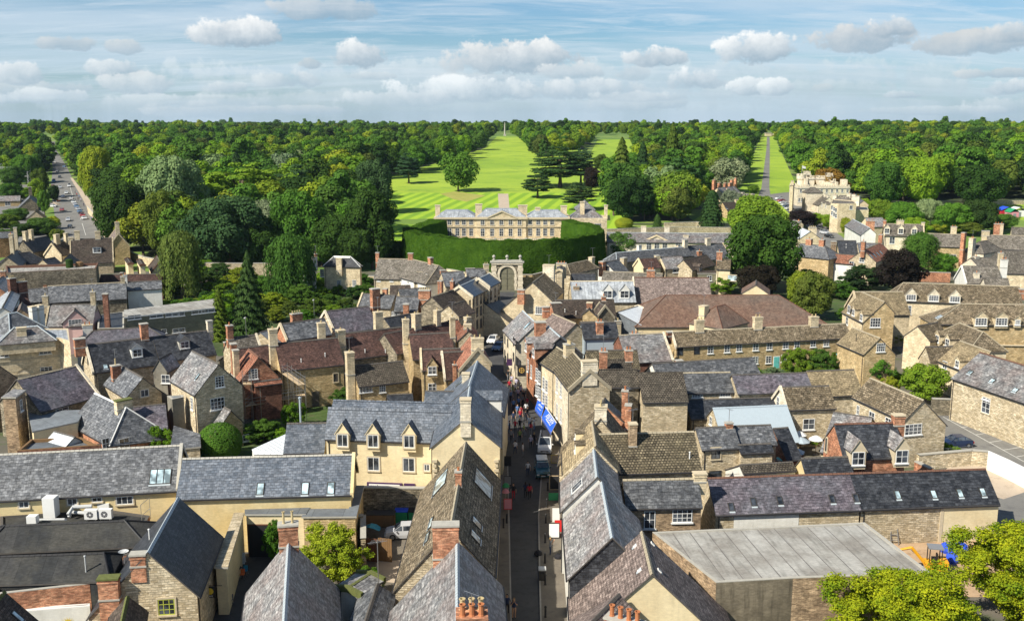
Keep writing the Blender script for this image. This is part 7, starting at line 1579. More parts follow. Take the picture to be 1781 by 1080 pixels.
for i in range(nF_-1):
    for (a,c,sg) in ((fo[i],fo[i+1],1),(fi[i],fi[i+1],-1)):
        d=(c-a);d.z=0;d.normalize();n=Vector((d.y,-d.x,0))*-sg*-1
        mid_o,mid_i=(fo[i]+fo[i+1])/2,(fi[i]+fi[i+1])/2
        ref=(mid_o-mid_i)*sg;ref.z=0
        if n.dot(ref) < 0: n=-n
        for j in range(8):
            z0_,z1_=HZ*j/8,HZ*(j+1)/8;e0,e1=(0,0) if j < 7 else (.16*sin(i*.9)+.2*sin(i*2.3),.16*sin((i+1)*.9)+.2*sin((i+1)*2.3))
            q=[bul(a,z0_,n,i),bul(c,z0_,n,i+1),bul(c,z1_+e1,n,i+1),bul(a,z1_+e0,n,i)]
            m.face(q,'leaf_hedge',uv=[(0,0)]*4)
            for k in range(26 if sg > 0 else 12):
                u,v=rh.random(),rh.random();Cc.append(q[0].lerp(q[1],u).lerp(q[3].lerp(q[2],u),v)+n*.06);Nn.append(n)
    tw=lambda p,k: Vector((p.x,p.y,HZ+.16*sin(k*.9)+.2*sin(k*2.3)))
    q=[tw(fo[i],i),tw(fo[i+1],i+1),tw(fi[i+1],i+1),tw(fi[i],i)];m.face(q,'leaf_hedge',uv=[(0,0)]*4)
    for k in range(60):
        u,v=rh.random(),rh.random();Cc.append(q[0].lerp(q[1],u).lerp(q[3].lerp(q[2],u),v)+Vector((0,0,.06)));Nn.append(Vector((0,0,1)))
for (a,c) in ((fo[0],fi[0]),(fo[-1],fi[-1])): m.face([Vector((a.x,a.y,0)),Vector((c.x,c.y,0)),c,a],'leaf_hedge',uv=[(0,0)]*4)
hd=m.build('hedge',O=Vector((0,0,0)));tag(hd,'giant curved dark yew hedge wrapped around the front of the mansion','hedge')
Cn=np.array([tuple(p) for p in Cc]);Nv=np.array([tuple(p) for p in Nn])+rng.normal(size=(len(Cc),3))*.22;Nv /= np.linalg.norm(Nv,axis=1,keepdims=True)
lm=quads_mesh('leaves',Cn,Nv,dirs(len(Cc)),np.full(len(Cc),.34),np.full(len(Cc),.34),['leaf_hedge']);lo=bpy.data.objects.new('foliage',lm);COL.objects.link(lo);lo.parent=hd
q8=Z(1340,290,8.307)
cas=empty('castle',(X_at(1430,452),452,tz(452)),'castellated stone barracks with round tower and turrets on the hill road','castle')
def cren(m,x0,x1,y,z,dep,mat,n,rnd=False):
    for k in range(n): m.box((x0+(x1-x0)*(k+.5)/n,y,z),(x1-x0)/n*.55,.5,.9,mat);
def cbox(name,px0,px1,py,Y,dep,par=cas,mat='ashlar_pale',nc=0):
    x0,x1,z1_=X_at(px0,Y,12),X_at(px1,Y,12),Z_at(py,Y);m=MB();z0_=tz(Y)-1
    top=z1_-(.9 if nc else 0);m.box(((x0+x1)/2,Y+dep/2,z0_),x1-x0,dep,top-z0_,mat)
    if nc:
        cren(m,x0,x1,Y+.25,top,dep,mat,nc);cren(m,x0,x1,Y+dep-.25,top,dep,mat,nc)
        for k in range(max(2,nc*int(dep)//max(1,int(x1-x0)))): m.box((x0+.25,Y+dep*(k+.5)/max(2,nc*int(dep)//max(1,int(x1-x0))),top),.5,.9,.9,mat);
        m.box(((x0+x1)/2,Y+dep/2,top-.9),x1-x0+.5,dep+.5,.3,'stone_grey',None,True)
    return m.build(name,par)
cbox('battlement_range',*q8(398,0)[:1],q8(1150,0)[0],q8(0,262)[1],457,14,nc=22)
cbox('turret',q8(815,0)[0],q8(895,0)[0],q8(0,95)[1],466,5,nc=4);cbox('turret',q8(690,0)[0],q8(810,0)[0],q8(0,132)[1],467,5,nc=5)
cbox('turret',q8(560,0)[0],q8(630,0)[0],q8(0,130)[1],463,5,nc=4);cbox('turret',q8(500,0)[0],q8(572,0)[0],q8(0,68)[1],469,4,nc=3)
cbox('turret',q8(895,0)[0],q8(940,0)[0],q8(0,178)[1],463,4,nc=3);cbox('turret',q8(1040,0)[0],q8(1108,0)[0],q8(0,188)[1],462,4)
cbox('turret',q8(498,0)[0],q8(535,0)[0],q8(0,178)[1],459,3);cbox('turret',q8(945,0)[0],q8(975,0)[0],q8(0,222)[1],459,2)
m=MB();Yt=461;xt=X_at(q8(452,0)[0],Yt,12);r_=(X_at(q8(512,0)[0],Yt,12)-xt);zt=Z_at(q8(0,108)[1],Yt)
m.lathe((xt,Yt+r_,tz(Yt)-1),[(r_*.9,0),(r_*.9,zt-tz(Yt)-2),(r_*1.08,zt-tz(Yt)-1.2),(r_*1.08,zt-tz(Yt)+.2),(r_*.8,zt-tz(Yt)+.2),(r_*.8,zt-tz(Yt)-.5),(0,zt-tz(Yt)-.5)],'ashlar_pale',16)
for k in range(10): a=k*2*pi/10;m.box((xt+cos(a)*r_*.95,Yt+r_+sin(a)*r_*.95,zt-.85),.8,.5,.9,'ashlar_pale',(-sin(a),cos(a)))
m.build('round_tower',cas)
for px in range(1393,1476,9): put_win(cas,Vector((X_at(px,457,12),456.98,Z_at(332,457))),(0,-1),1.0,1.5,'t')
for px in range(1391,1402,5): put_win(cas,Vector((X_at(px,457,12),456.98,Z_at(348,457))),(0,-1),.9,1.8,'t')
m=MB();xf=X_at(q8(460,0)[0],Yt,12);m.tube([(xf,Yt+r_,zt),(xf,Yt+r_,zt+4)],.06,'white_paint',5);m.face([(xf,Yt+r_,zt+2.6),(xf+1.8,Yt+r_+.3,zt+2.3),(xf+1.7,Yt+r_+.3,zt+3.3),(xf,Yt+r_,zt+3.8)],'white_paint');m.build('flag',cas)
hb=13.0
b=gable('stone_house','hip roofed stone wing at the left foot of the castle',q8(585,300),q8(640,300),q8(460,365),hb+1,'stone_slate_grey','ashlar_pale',pitch=38,hip=(3,3),sag=0)
b=gable('stone_house','tapering stone gable with a stack left of the castle',q8(310,270),q8(330,240),q8(250,385),15.5,'stone_slate_grey','ashlar',pitch=55,sag=0);b.chim(*q8(335,205),w=1.8,d=1.2,t=.2,pots=1,mat='ashlar',down=3)
b=gable('stone_house','stone slate roof with three small dormers below the castle',q8(850,440),q8(690,400),q8(860,610),10.6,'stone_slate_grey','ashlar_pale',pitch=40,sag=0)
b.dorm('F',[q8(745,550),q8(800,570)],1.2,1.3,st='t',wall='ashlar_pale')
for (x,y) in ((800,390),(840,415),(660,450)): b.chim(*q8(x,y),w=2.0,d=1.2,pots=0,mat='ashlar_pale',down=3,t=None)
b=block('stone_house','tall square stone house on the hill road corner with a shallow roof',[q8(870,540),q8(985,545),q8(1240,545),q8(1200,500),q8(900,480)],9.5,'ashlar','stone_slate_grey',par=.2,cap='stone_trim')
b.win('0',[q8(x,y) for x,y in ((890,590),(915,610),(945,630),(890,670),(915,690),(945,710))],.9,1.6,'t');b.win('1',[q8(1165,590)],1.2,1.5,'t')
g2=gable('stone_house','shallow hipped roof crowning the tall square stone house',q8(1010,415),q8(1120,420),q8(1000,520),13.2,'stone_slate_grey','ashlar',pitch=34,hip=(2.5,3),sag=0,z0=9.6,gut=False)
for (x,y) in ((1140,370),(1210,385),(1265,425),(935,420)): g2.chim(*q8(x,y),w=1.6,d=1.2,pots=1,mat='ashlar_pale',down=4,k=1)
b=block('stone_house','low stone annexe with slate top right of the tall square house',[q8(1235,630),q8(1420,630),q8(1400,590),q8(1235,580)],6.5,'ashlar','slate_dark',par=.1)
b=gable('house','small slate roof behind the hill road annexe',q8(1290,460),q8(1350,490),q8(1300,570),10.5,'slate_purple','ashlar',pitch=38,sag=0)
b=gable('stone_house','rounded slate roof among many brick stacks by the broad avenue',y5(330,230),y5(480,215),y5(300,305),11,'slate_pale','ashlar',pitch=38,sag=.1)
for (x,y,mt) in ((305,155,'brick'),(350,180,'brick'),(400,182,'brick'),(440,180,'brick'),(488,140,'brick'),(412,240,'ashlar_pale'),(145,210,'brick'),(210,220,'brick'),(455,155,'brick')): b.chim(*y5(x,y),w=2.0 if mt == 'brick' and x > 290 and x < 450 else 1.3,d=1.2,pots=2,mat=mt,k=1,off=(-3 if y < 200 else 1),down=5)
b=gable('stone_house','long tan roof with pale stacks below the brick stacked house',y5(350,320),y5(640,305),y5(350,350),9,'stone_slate_grey','ashlar',pitch=34,sag=.02)
for (x,y) in ((435,300),(520,270),(550,268),(585,280),(635,280)): b.chim(*y5(x,y),w=1.5,d=1.0,pots=0,mat='ashlar_pale',down=3)
b=gable('stone_house','brown roofed stone cottage in front of the hill houses',y5(375,355),y5(510,350),y5(372,432),9,'tile_brown','rubble_warm',pitch=38,sag=.02);b.chim(*y5(500,330),w=1.8,d=1.2,pots=0,mat='ashlar',cap='stone_trim');b.sky('F',[y5(408,400)],1,1.3)
b=gable('stone_house','brown roof peeping out left of the grey green tree',y5(90,245),y5(215,245),y5(90,290),9,'tile_brown','ashlar',pitch=36,sag=.02)
m=MB();p=Vector((X_at(878,1130,30),1130,tz(1130)));m.box(p,3,3,2,'stone_grey');m.lathe(p,[(.9,2),(.7,12),(1.1,12.4),(1.1,12.8),(.4,13),(.6,14.4),(0,15)],'stone_grey',10);tag(m.build('monument',O=p),'thin stone column standing at the far end of the grass avenue','monument')
m=MB();p=Vector((X_at(1336,1120,30),1120,tz(1120)));m.box(p,7,4,3.4,'stone_trim');m.box(p+Vector((0,0,3.4)),7.6,5,.4,'stone_grey',None,True);m.box(p+Vector((6,0,0)),3,4,2.6,'stone_trim');tag(m.build('lodge',O=p),'tiny white lodge closing the far end of the broad avenue','lodge')
def wallp(label,pts,h,mat='rubble',t=.45,cap='stone_grey',name='garden_wall',z=None):
    q=[P(x,y,h) for x,y in pts];m=MB()
    for i in range(3):  # follow rising land
        q=[P(x,y,h+tz(p.y)) for (x,y),p in zip(pts,q)]
    o=q[0].copy();o.z=tz(o.y)
    for i in range(len(q)-1):
        a,c=q[i],q[i+1];d=(c-a);d.z=0;d.normalize();n=Vector((-d.y,d.x,0))*t/2;g0,g1=Vector((a.x,a.y,tz(a.y)-.5)),Vector((c.x,c.y,tz(c.y)-.5))
        for s2 in (-1,1): m.face([g0+n*s2,g1+n*s2,c+n*s2,a+n*s2],mat)
        for e,g_ in ((a,g0),(c,g1)): m.face([g_-n,g_+n,e+n,e-n],mat)
        u=Vector((0,0,.12));n2=n*1.25
        m.face([a-n2+u,c-n2+u,c+n2+u,a+n2+u],cap)
        for s2 in (-1,1): m.face([a+n2*s2+u,c+n2*s2+u,c+n2*s2,a+n2*s2],cap)
    return tag(m.build(name,O=o),label,'wall',kind='thing')
wallp('tall stone garden wall between the two weeping trees',[(330,457),(400,458),(480,458),(545,460)],3.6,'rubble')
wallp('stone wall under the yew hedge left of the gateway',[(632,480),(705,482),(770,466),(830,478),(858,480)],2.6,'ashlar')
wallp('ochre stone wall just right of the gateway',[(906,478),(926,478),(960,470)],3.2,'rubble_warm')
wallp('upper terrace wall of the walled garden',[(1155,388),(1210,386),(1272,389)],2.0,'rubble');wallp('lower terrace wall of the walled garden',[(1052,399),(1180,395),(1276,396)],2.2,'rubble')
wallp('curving buff stone wall along the left road',[(152,358),(178,388),(205,412),(218,435),(250,447),(300,456)],2.6,'ashlar')
wallp('lichened stone yard wall behind the parked silver car',[z2(775,296),z2(1150,300)],3.4,'rubble_dark',cap='stone_grey');wallp('crumbling stone wall behind the golden shrub tree',[z2(430,476),z2(782,462)],3.2,'rubble_warm');wallp('stone return wall with lamp beside the wooden gates',[z2(782,462),z2(782,600)],3.0,'rubble')
wallp('orange brick garden wall by the lantern roofed house',[y6(720,508),y6(960,516)],2.6,'brick');wallp('stone wall along the gravel lane',[y6(60,620),y6(190,665)],2.0,'rubble');wallp('curved brick wall beside the parasol garden',[z8(465,805),z8(540,785),z8(598,765)],2.0,'brick_dark')
wallp('low stone wall with fence panels behind the brick house',[z8(1215,770),z8(1500,745),z8(1590,752)],1.9,'rubble');wallp('white boarded hoarding at the edge of the car park',[z8(1592,752),z8(1700,800),z8(1860,880)],2.3,'white_paint',.12,'white_paint','hoarding')
wallp('stone wall below the tree filled car park corner',[z8(1290,470),z8(1410,475)],2.4,'rubble_dark');wallp('low brick wall capped in stone near the orange gable',[z8(1205,805),z8(1290,845)],1.6,'brick')
wallp('field wall along the foot of the right hand wood',[(1480,352),(1600,350),(1781,349)],1.2,'rubble',.4);wallp('hedge bank beside the school block lawn',[y1(1050,740),y1(1380,712),y2(430,680)],2.2,'leaf_bright',1.2,'leaf_yellow','hedge')
# ---------- vehicles ----------
plain('paint',(.5,.5,.52),.25,spec=.7,var=.02)
for nm,c in (('paint_silver',(.50,.51,.54)),('paint_white',(.75,.76,.77)),('paint_teal',(.02,.10,.12)),('paint_navy',(.015,.03,.08)),('paint_black',(.015,.016,.02)),('paint_red',(.35,.03,.03)),('paint_blue',(.12,.22,.38))): plain(nm,c,.22,spec=.7,var=.02)
plain('lamp_glass',(.75,.78,.8),.15);plain('tail_red',(.4,.01,.01),.3)
CARS={}
def car_proto(kind):
    "side profile lofted to a body; front looks along -y"
    if kind in CARS: return CARS[kind]
    W,prof,cab,Lc={'hatch': (.86,[(-2.05,.35,.62),(-1.95,.25,.80),(-1.1,.22,.98),(-.2,.2,1.0),(1.2,.2,1.02),(1.85,.22,1.0),(2.0,.35,.85)],[(-1.15,.98),(-.45,1.46),(.9,1.5),(1.75,1.02)],4.1),
        'suv': (.88,[(-2.15,.45,.85),(-2.05,.4,1.1),(-1.0,.38,1.2),(-.2,.35,1.22),(1.2,.35,1.22),(2.0,.38,1.2),(2.1,.5,1.1)],[(-1.0,1.2),(-.62,1.78),(1.75,1.82),(2.02,1.22)],4.3),
        'van': (.92,[(-2.3,.4,.75),(-2.15,.3,1.05),(-1.45,.28,1.2),(-.5,.26,1.25),(1.2,.26,1.25),(2.25,.28,1.25),(2.35,.4,1.2)],[(-1.5,1.2),(-.75,1.95),(2.15,2.0),(2.32,1.25)],4.7)}[kind]
    b=MB();rings=[]
    for (y,zl,zh) in prof:
        e=.82 if (y,zl,zh) in (prof[0],prof[-1]) else 1
        w=W*e;rings.append([Vector((-w*.94,y,zl)),Vector((-w,y,zl+(zh-zl)*.45)),Vector((-w*.95,y,zh)),Vector((0,y,zh+.05)),Vector((w*.95,y,zh)),Vector((w,y,zl+(zh-zl)*.45)),Vector((w*.94,y,zl))])
    for i in range(len(rings)-1):
        for k in range(6): b.face([rings[i][k],rings[i][k+1],rings[i+1][k+1],rings[i+1][k]],'paint')
        b.face([rings[i][0],rings[i][-1],rings[i+1][-1],rings[i+1][0]],'black')
    for r in (rings[0],rings[-1]): b.face(r,'paint')
    (y0,z0),(y1_,z1_),(y2,z2_),(y3,z3_)=cab;wt=W*.78;wb=W*.93
    b.face([(-wt,y1_,z1_),(wt,y1_,z1_),(wt,y2,z2_),(-wt,y2,z2_)],'paint')
    for a,c in (((y0,z0),(y1_,z1_)),((y3,z3_),(y2,z2_))):
        for sx in (-1,1): b.face([(sx*wb,a[0],a[1]),(sx*(wb-.1),a[0],a[1]),(sx*(wt-.1),c[0],c[1]),(sx*wt,c[0],c[1])],'paint')
    for sx in (-1,1):
        for yy in (y0*.35+y2*.2,y2*.85):
            zz=0;b.face([(sx*(wb+.004),yy-.05,z0),(sx*(wb+.004),yy+.05,z0),(sx*(wt+.01),yy+.05,z2_-.01),(sx*(wt+.01),yy-.05,z2_-.01)],'paint')
        b.box((sx*(W+.09),y0+.25,z0-.05),.16,.1,.14,'paint',None,True)
    if kind == 'van': b.box((0,.9,2.0),1.1,2.6,.04,'gutter');[b.box((sx*.62,.8,2.0),.05,2.8,.1,'metal') for sx in (-1,1)]
    if kind == 'suv': b.box((0,.9,1.83),1.3,2.0,.05,'metal')
    b.box((0,prof[0][0]-.03,prof[0][1]+.08),.5,.04,.12,'white_paint',None,True);b.box((0,prof[0][0]-.01,prof[0][2]-.22),1.0,.04,.14,'black',None,True)
    body=b.mesh('body')
    g=MB();i_=.03
    g.face([(-wb+.1,y0,z0),(wb-.1,y0,z0),(wt-.1,y1_,z1_-.01),(-wt+.1,y1_,z1_-.01)],'glass');g.face([(-wb+.1,y3,z3_),(wb-.1,y3,z3_),(wt-.1,y2,z2_-.01),(-wt+.1,y2,z2_-.01)],'glass')
    for sx in (-1,1): g.face([(sx*wb,y0+.1,z0),(sx*wb,y3-.05,z3_),(sx*wt,y2-.05,z2_-.02),(sx*wt,y1_+.05,z1_-.02)],'glass')
    gl=g.mesh('windows')
    t=MB();
    for sx in (-1,1): t.tube([(-.11,0,0),(.11,0,0)],.33,'rubber',14);break
    ty=t.mesh('tyre');r=MB();r.tube([(-.118,0,0),(.118,0,0)],.2,'metal',10);rm_=r.mesh('rim')
    h=MB();h.box((0,0,-.09),.3,.08,.17,'lamp_glass',None,True);hm=h.mesh('headlight')
    tl=MB();tl.box((0,0,-.12),.16,.06,.26,'tail_red',None,True);tm=tl.mesh('tail_light')
    CARS[kind]=(body,gl,ty,rm_,hm,tm,W,prof);return CARS[kind]
def car(kind,p,rz,paint,label,group=None,name='parked_car',cat='car'):
    body,gl,ty,rm_,hm,tm,W,prof=car_proto(kind);o=empty(name,p,label,cat,group);o.rotation_euler=(0,0,rz)
    def ch(nm,me,par,loc=(0,0,0)): c=bpy.data.objects.new(nm,me);COL.objects.link(c);c.parent=par;c.location=loc;return c
    c=ch('body',body,o);c.material_slots[0].link='OBJECT';c.material_slots[0].material=M[paint];ch('windows',gl,o)
    for sx in (-1,1):
        for y in (prof[0][0]+.78,prof[-1][0]-.75): w_=ch('wheel',ty,o,(sx*(W-.1),y,.33));ch('rim',rm_,w_)
        ch('headlight',hm,o,(sx*(W-.24),prof[0][0]-.0,prof[0][2]-.1));ch('tail_light',tm,o,(sx*(W-.14),prof[-1][0],prof[-1][2]-.15))
    return o
def carp(kind,px,py,rz,paint,label,**k): return car(kind,G(px,py),rz,paint,label,**k)
carp('suv',943,826,R_(2),'paint_teal','dark teal off road car with roof rack facing the camera',name='suv')
carp('van',948,783,R_(-4),'paint_white','white van with ladder rack parked beside the blue awnings',name='van',cat='van')
carp('hatch',z2(1030,0)[0],z2(0,588)[1],R_(-86),'paint_silver','silver hatchback in the walled yard beside the bins')
carp('hatch',z8(1418,0)[0],z8(0,728)[1],R_(-84),'paint_navy','dark blue car in the car park beside the big bush')
carp('hatch',858,597,R_(-14),'paint_white','white car parked at the bend of the narrow street')
carp('hatch',868,609,R_(-18),'paint_blue','blue grey car beside the white car at the street bend')
carp('hatch',874,577,R_(-24),'paint_black','black car parked behind the white car at the street bend')
cols=['paint_white','paint_red','paint_silver','paint_silver','paint_navy','paint_silver','paint_black','paint_black']
cl_=['white car farthest up the hill road row','dark red car second in the hill road row','silver car third in the hill road row','silver car fourth in the hill road row','navy car fifth in the hill road row','silver car sixth in the hill road row','black car seventh in the hill road row','black car at the near end of the hill road row']
for i in range(8): carp('hatch',1355+3.4*i,348+3.5*i,R_(-65),cols[i],cl_[i],group='cars parked on the hill road')
carp('suv',1434,408,R_(20),'paint_silver','silver car lower down the hill road by the crenel stacks');carp('hatch',1442,414,R_(20),'paint_black','black car lower down the hill road');carp('hatch',1421,399,R_(20),'paint_black','black car beside the purple leaved tree on the hill road')
ll=[('paint_white','white'),('paint_silver','silver'),('paint_blue','blue'),('paint_silver','grey'),('paint_blue','pale blue'),('paint_black','black'),('paint_red','red'),('paint_white','second white')]
for i in range(8): carp('hatch',128+2.6*i,354+4.0*i,R_(32),ll[i][0],f"{ll[i][1]} car in the kerbside row on the wide left road",group='cars parked along the left road')
carp('hatch',119,385,R_(20),'paint_silver','silver car driving alone toward the town on the left road');carp('hatch',116,338,R_(20),'paint_white','white car in the queue near the works on the left road');carp('van',121,326,R_(20),'paint_white','white van in the queue beside the wood on the left road',name='van',cat='van');carp('van',94,318,R_(20),'paint_blue','turquoise lorry beside the dug up road',name='van',cat='van');carp('hatch',105,328,R_(20),'paint_silver','pale car passing the works on the left road');carp('hatch',92,361,R_(80),'paint_white','white pickup beside the rubble heap');carp('hatch',112,292,R_(18),'paint_blue','blue car far up the left road')
for i,(x,y,c_) in enumerate(((100,300,'paint_silver'),(104,310,'paint_black'),(96,284,'paint_white'),(110,345,'paint_navy'),(125,348,'paint_white'),(108,368,'paint_red'),(93,272,'paint_silver'),(122,398,'paint_black'))): carp('hatch',x,y,R_(20 if i % 2 else 200),c_,f'{c_[6:]} car in the moving traffic of the left road',group='traffic on the left road')
# ---------- people ----------
for nm,c in (('skin',(.55,.33,.22)),('hair_dark',(.03,.02,.015)),('hair_grey',(.5,.5,.48)),('hair_fair',(.40,.27,.12)),('cloth_black',(.015,.015,.02)),('cloth_navy',(.02,.035,.09)),('cloth_white',(.7,.7,.72)),('cloth_red',(.45,.02,.04)),('cloth_pink',(.6,.25,.3)),('cloth_blue',(.12,.22,.45)),('cloth_grey',(.22,.23,.25)),('cloth_green',(.2,.28,.08)),('cloth_lilac',(.5,.47,.62))): plain(nm,c,.85,var=.1)
def person_mesh(pose):
    J=[(0,0,.95,.14)];E=[]   # joints x,y,z,radius ; root pelvis
    def add(p,par): J.append(p);E.append((par,len(J)-1));return len(J)-1
    st=.22 if pose in ('walk',) else .03
    sp=add((0,-.02,1.15,.135),0);chs=add((0,-.02,1.36,.15),sp);nk=add((0,-.02,1.5,.06),chs);hd_=add((0,-.03,1.6,.085),nk);hd2=add((0,-.02,1.70,.08),hd_);add((0,-.125,1.62,.02),hd_)
    for sx in (-1,1): add((sx*.085,-.02,1.62,.016),hd_)
    for s_,f in ((-1,1),(1,-1)):
        h=add((s_*.1,0,.88,.105),0);k=add((s_*.1,-f*st*.55-.02,.5,.07),h);a=add((s_*.1,-f*st*.7+(.1 if f < 0 and st > .1 else .02),.09,.045),k);add((s_*.11,-f*st*.7-.14,.04,.04),a)
        sh=add((s_*.19,-.02,1.40,.06),chs)
        if pose == 'photo': el,wr,hn=(s_*.24,-.16,1.22),(s_*.1,-.32,1.48),(s_*.07,-.36,1.56)
        elif pose == 'sit': el,wr,hn=(s_*.26,-.08,1.15),(s_*.18,-.3,1.02),(s_*.14,-.38,1.0)
        else: el,wr,hn=(s_*.26,f*st*.4+.02,1.12),(s_*.27,f*st*.9-.06,.88),(s_*.27,f*st*.95-.08,.80)
        e=add((*el,.045),sh);w_=add((*wr,.032),e);n_=add((*hn,.03),w_)
        dv=(Vector(hn)-Vector(wr)).normalized()
        for q in range(4): t_=Vector(hn)+dv*(.075+.012*(q in (1,2)))+Vector((s_*.0,(q-1.5)*.022,0)) if pose != 'photo' else Vector(hn)+dv*.07+Vector(((q-1.5)*.022,0,0));add((*t_,.009),n_)
        t_=Vector(hn)+dv*.02+Vector((-s_*.03,-.045,0));add((*t_,.01),n_)
    me=bpy.data.meshes.new('p');me.from_pydata([j[:3] for j in J],E,[]);o=bpy.data.objects.new('p',me);COL.objects.link(o)
    sk_=o.modifiers.new('s','SKIN');sk_.use_smooth_shade=True;lay=me.skin_vertices[0].data
    for i,j in enumerate(J): lay[i].radius=(j[3],j[3]*.8);lay[i].use_root=(i == 0)
    o.modifiers.new('b','SUBSURF').levels=1
    dg=bpy.context.evaluated_depsgraph_get();me2=bpy.data.meshes.new_from_object(o.evaluated_get(dg));bpy.data.objects.remove(o)
    for m_ in ('skin','cloth_white','cloth_black','black'): me2.materials.append(M[m_])
    for f in me2.polygons:
        c=f.center;arm=abs(c.x) > .21 or (pose in ('photo','sit') and c.y < -.18 and .95 < c.z)
        f.material_index=3 if c.z < .1 else (2 if c.z < .97 and not (abs(c.x) > .2) else (0 if c.z > 1.49 or (arm and (c.z < 1.13 if pose not in ('photo','sit') else c.y < -.14)) else 1))
    return me2
def hair_mesh(long):
    b=MB();pr=[(.0,.115),(.05,.105),(.088,.06),(.1,.0),(.096,-.05),(.085,-.10)]
    if long: pr += [(.10,-.17),(.085,-.26),(.02,-.28)]
    n=10
    for i in range(len(pr)-1):
        for k in range(n):
            a0,a1=pi*(-.22)+pi*1.44*k/n,pi*(-.22)+pi*1.44*(k+1)/n
            q=[(pr[i][0]*cos(a0),pr[i][0]*sin(a0),pr[i][1]),(pr[i][0]*cos(a1),pr[i][0]*sin(a1),pr[i][1]),(pr[i+1][0]*cos(a1),pr[i+1][0]*sin(a1),pr[i+1][1]),(pr[i+1][0]*cos(a0),pr[i+1][0]*sin(a0),pr[i+1][1])]
            b.face(q if pr[i][0] > .001 else [q[0],q[2],q[3]],'hair_dark')
    return b.mesh('hair',smooth=True)
PM={k: person_mesh(k) for k in ('walk','stand','photo')};HM={0: hair_mesh(False),1: hair_mesh(True)}
def person(px,py,rz,pose,top,legs,hair,lng,label,h=1.0,group=None):
    p=G(px,py);o=empty('person',p,label,'person',group);o.rotation_euler=(0,0,R_(rz));o.scale=(h*1.12,h*1.12,h*1.08)
    b=bpy.data.objects.new('body',PM[pose]);COL.objects.link(b);b.parent=o
    for i,m_ in ((1,top),(2,legs)): b.material_slots[i].link='OBJECT';b.material_slots[i].material=M[m_]
    hr_=bpy.data.objects.new('hair',HM[lng]);COL.objects.link(hr_);hr_.parent=o;hr_.location=(0,-.01,1.66);hr_.material_slots[0].link='OBJECT';hr_.material_slots[0].material=M[hair]
    return o
PP=[(957,968,80,'photo','cloth_grey','cloth_navy','hair_fair',0,'person in a grey top playing to the street on the right pavement'),
 (882,1068,0,'stand','cloth_navy','cloth_black','hair_dark',0,'person in navy at the bottom left kerb'),
 (894,1075,0,'photo','cloth_navy','skin','hair_fair',1,'fair haired person in shorts raising both hands near the bottom kerb'),
 (914,867,180,'walk','cloth_navy','cloth_black','hair_dark',1,'left walker of the pair in dark clothes seen from behind'),
 (921,868,180,'walk','cloth_red','cloth_black','hair_dark',1,'right walker of the pair in dark red seen from behind'),
 (918,829,0,'walk','cloth_white','cloth_navy','hair_dark',0,'person in white shirt carrying a white bag up the middle'),
 (893,868,0,'stand','cloth_black','cloth_red','hair_dark',0,'person in black over red standing by the left shop rack'),
 (923,781,180,'walk','cloth_lilac','cloth_black','hair_grey',0,'grey haired walker in a lilac shirt beside the van'),
 (929,776,180,'walk','cloth_black','cloth_black','hair_fair',0,'fair haired walker in black beside the lilac shirt'),
 (889,770,0,'walk','cloth_grey','cloth_black','hair_dark',0,'person in a grey top pushing along the left kerb'),
 (904,771,0,'walk','cloth_green','cloth_black','hair_dark',1,'person in an olive top left of the lilac shirted walker'),
 (896,752,0,'walk','cloth_red','cloth_black','hair_grey',0,'grey haired person in red left of the street centre'),
 (904,751,180,'stand','cloth_black','cloth_black','hair_fair',0,'person in black beside the one in red'),
 (921,747,0,'stand','cloth_white','cloth_blue','hair_dark',1,'person in a patterned white top by the table'),
 (929,748,90,'stand','cloth_white','cloth_blue','hair_fair',1,'person in white leaning at the blue covered table'),
 (900,725,0,'walk','cloth_blue','cloth_grey','hair_dark',0,'person in pale blue in the middle of the street crowd'),
 (906,725,0,'walk','cloth_red','cloth_black','hair_dark',1,'small person in red beside the pale blue one',.85),
 (914,736,180,'stand','cloth_black','cloth_black','hair_dark',0,'person in black facing away by the blue awning'),
 (917,730,60,'stand','cloth_black','cloth_navy','hair_dark',0,'second dark dressed person below the blue awning'),
 (917,712,-60,'stand','cloth_red','cloth_black','hair_dark',0,'person in a bright red top among the crowd'),
 (902,711,0,'stand','cloth_blue','cloth_black','hair_grey',0,'grey haired person in blue left of the red top'),
 (909,708,30,'stand','cloth_grey','cloth_black','hair_dark',1,'long haired person in grey beside the red top'),
 (890,672,0,'stand','cloth_lilac','cloth_navy','hair_fair',0,'person in lilac by the far shop displays'),(886,680,0,'walk','cloth_red','cloth_black','hair_dark',0,'person in red by the far shop displays'),
 (896,686,180,'walk','cloth_white','cloth_black','hair_dark',0,'person in white walking away by the far shops'),(884,663,0,'walk','cloth_black','cloth_grey','hair_dark',0,'dark dressed person farthest up the street'),
 (134,342,0,'walk','cloth_red','cloth_navy','hair_dark',0,'person in red on the left road footway'),(138,346,0,'walk','cloth_blue','cloth_navy','hair_dark',0,'person in blue on the left road footway')]
for a in PP: person(*a)
rp_=random.Random(8);cc_=['cloth_black','cloth_navy','cloth_grey','cloth_blue','cloth_red','cloth_white','cloth_lilac','cloth_green']
for (x,y) in ((893,716),(911,700),(901,696),(906,690),(892,690),(898,678),(905,733),(893,738),(911,760),(886,756),(899,662),(889,650),(881,640),(896,790),(909,795),(888,700),(915,722),(923,758)):
    t_=rp_.choice(cc_);person(x,y,rp_.choice((0,180,20,160,90)),rp_.choice(('walk','stand')),t_,rp_.choice(cc_[:3]),'hair_dark',rp_.randint(0,1),f"passer-by in a {t_[6:]} top among the crowd in the narrow street",group='passers-by in the narrow street')
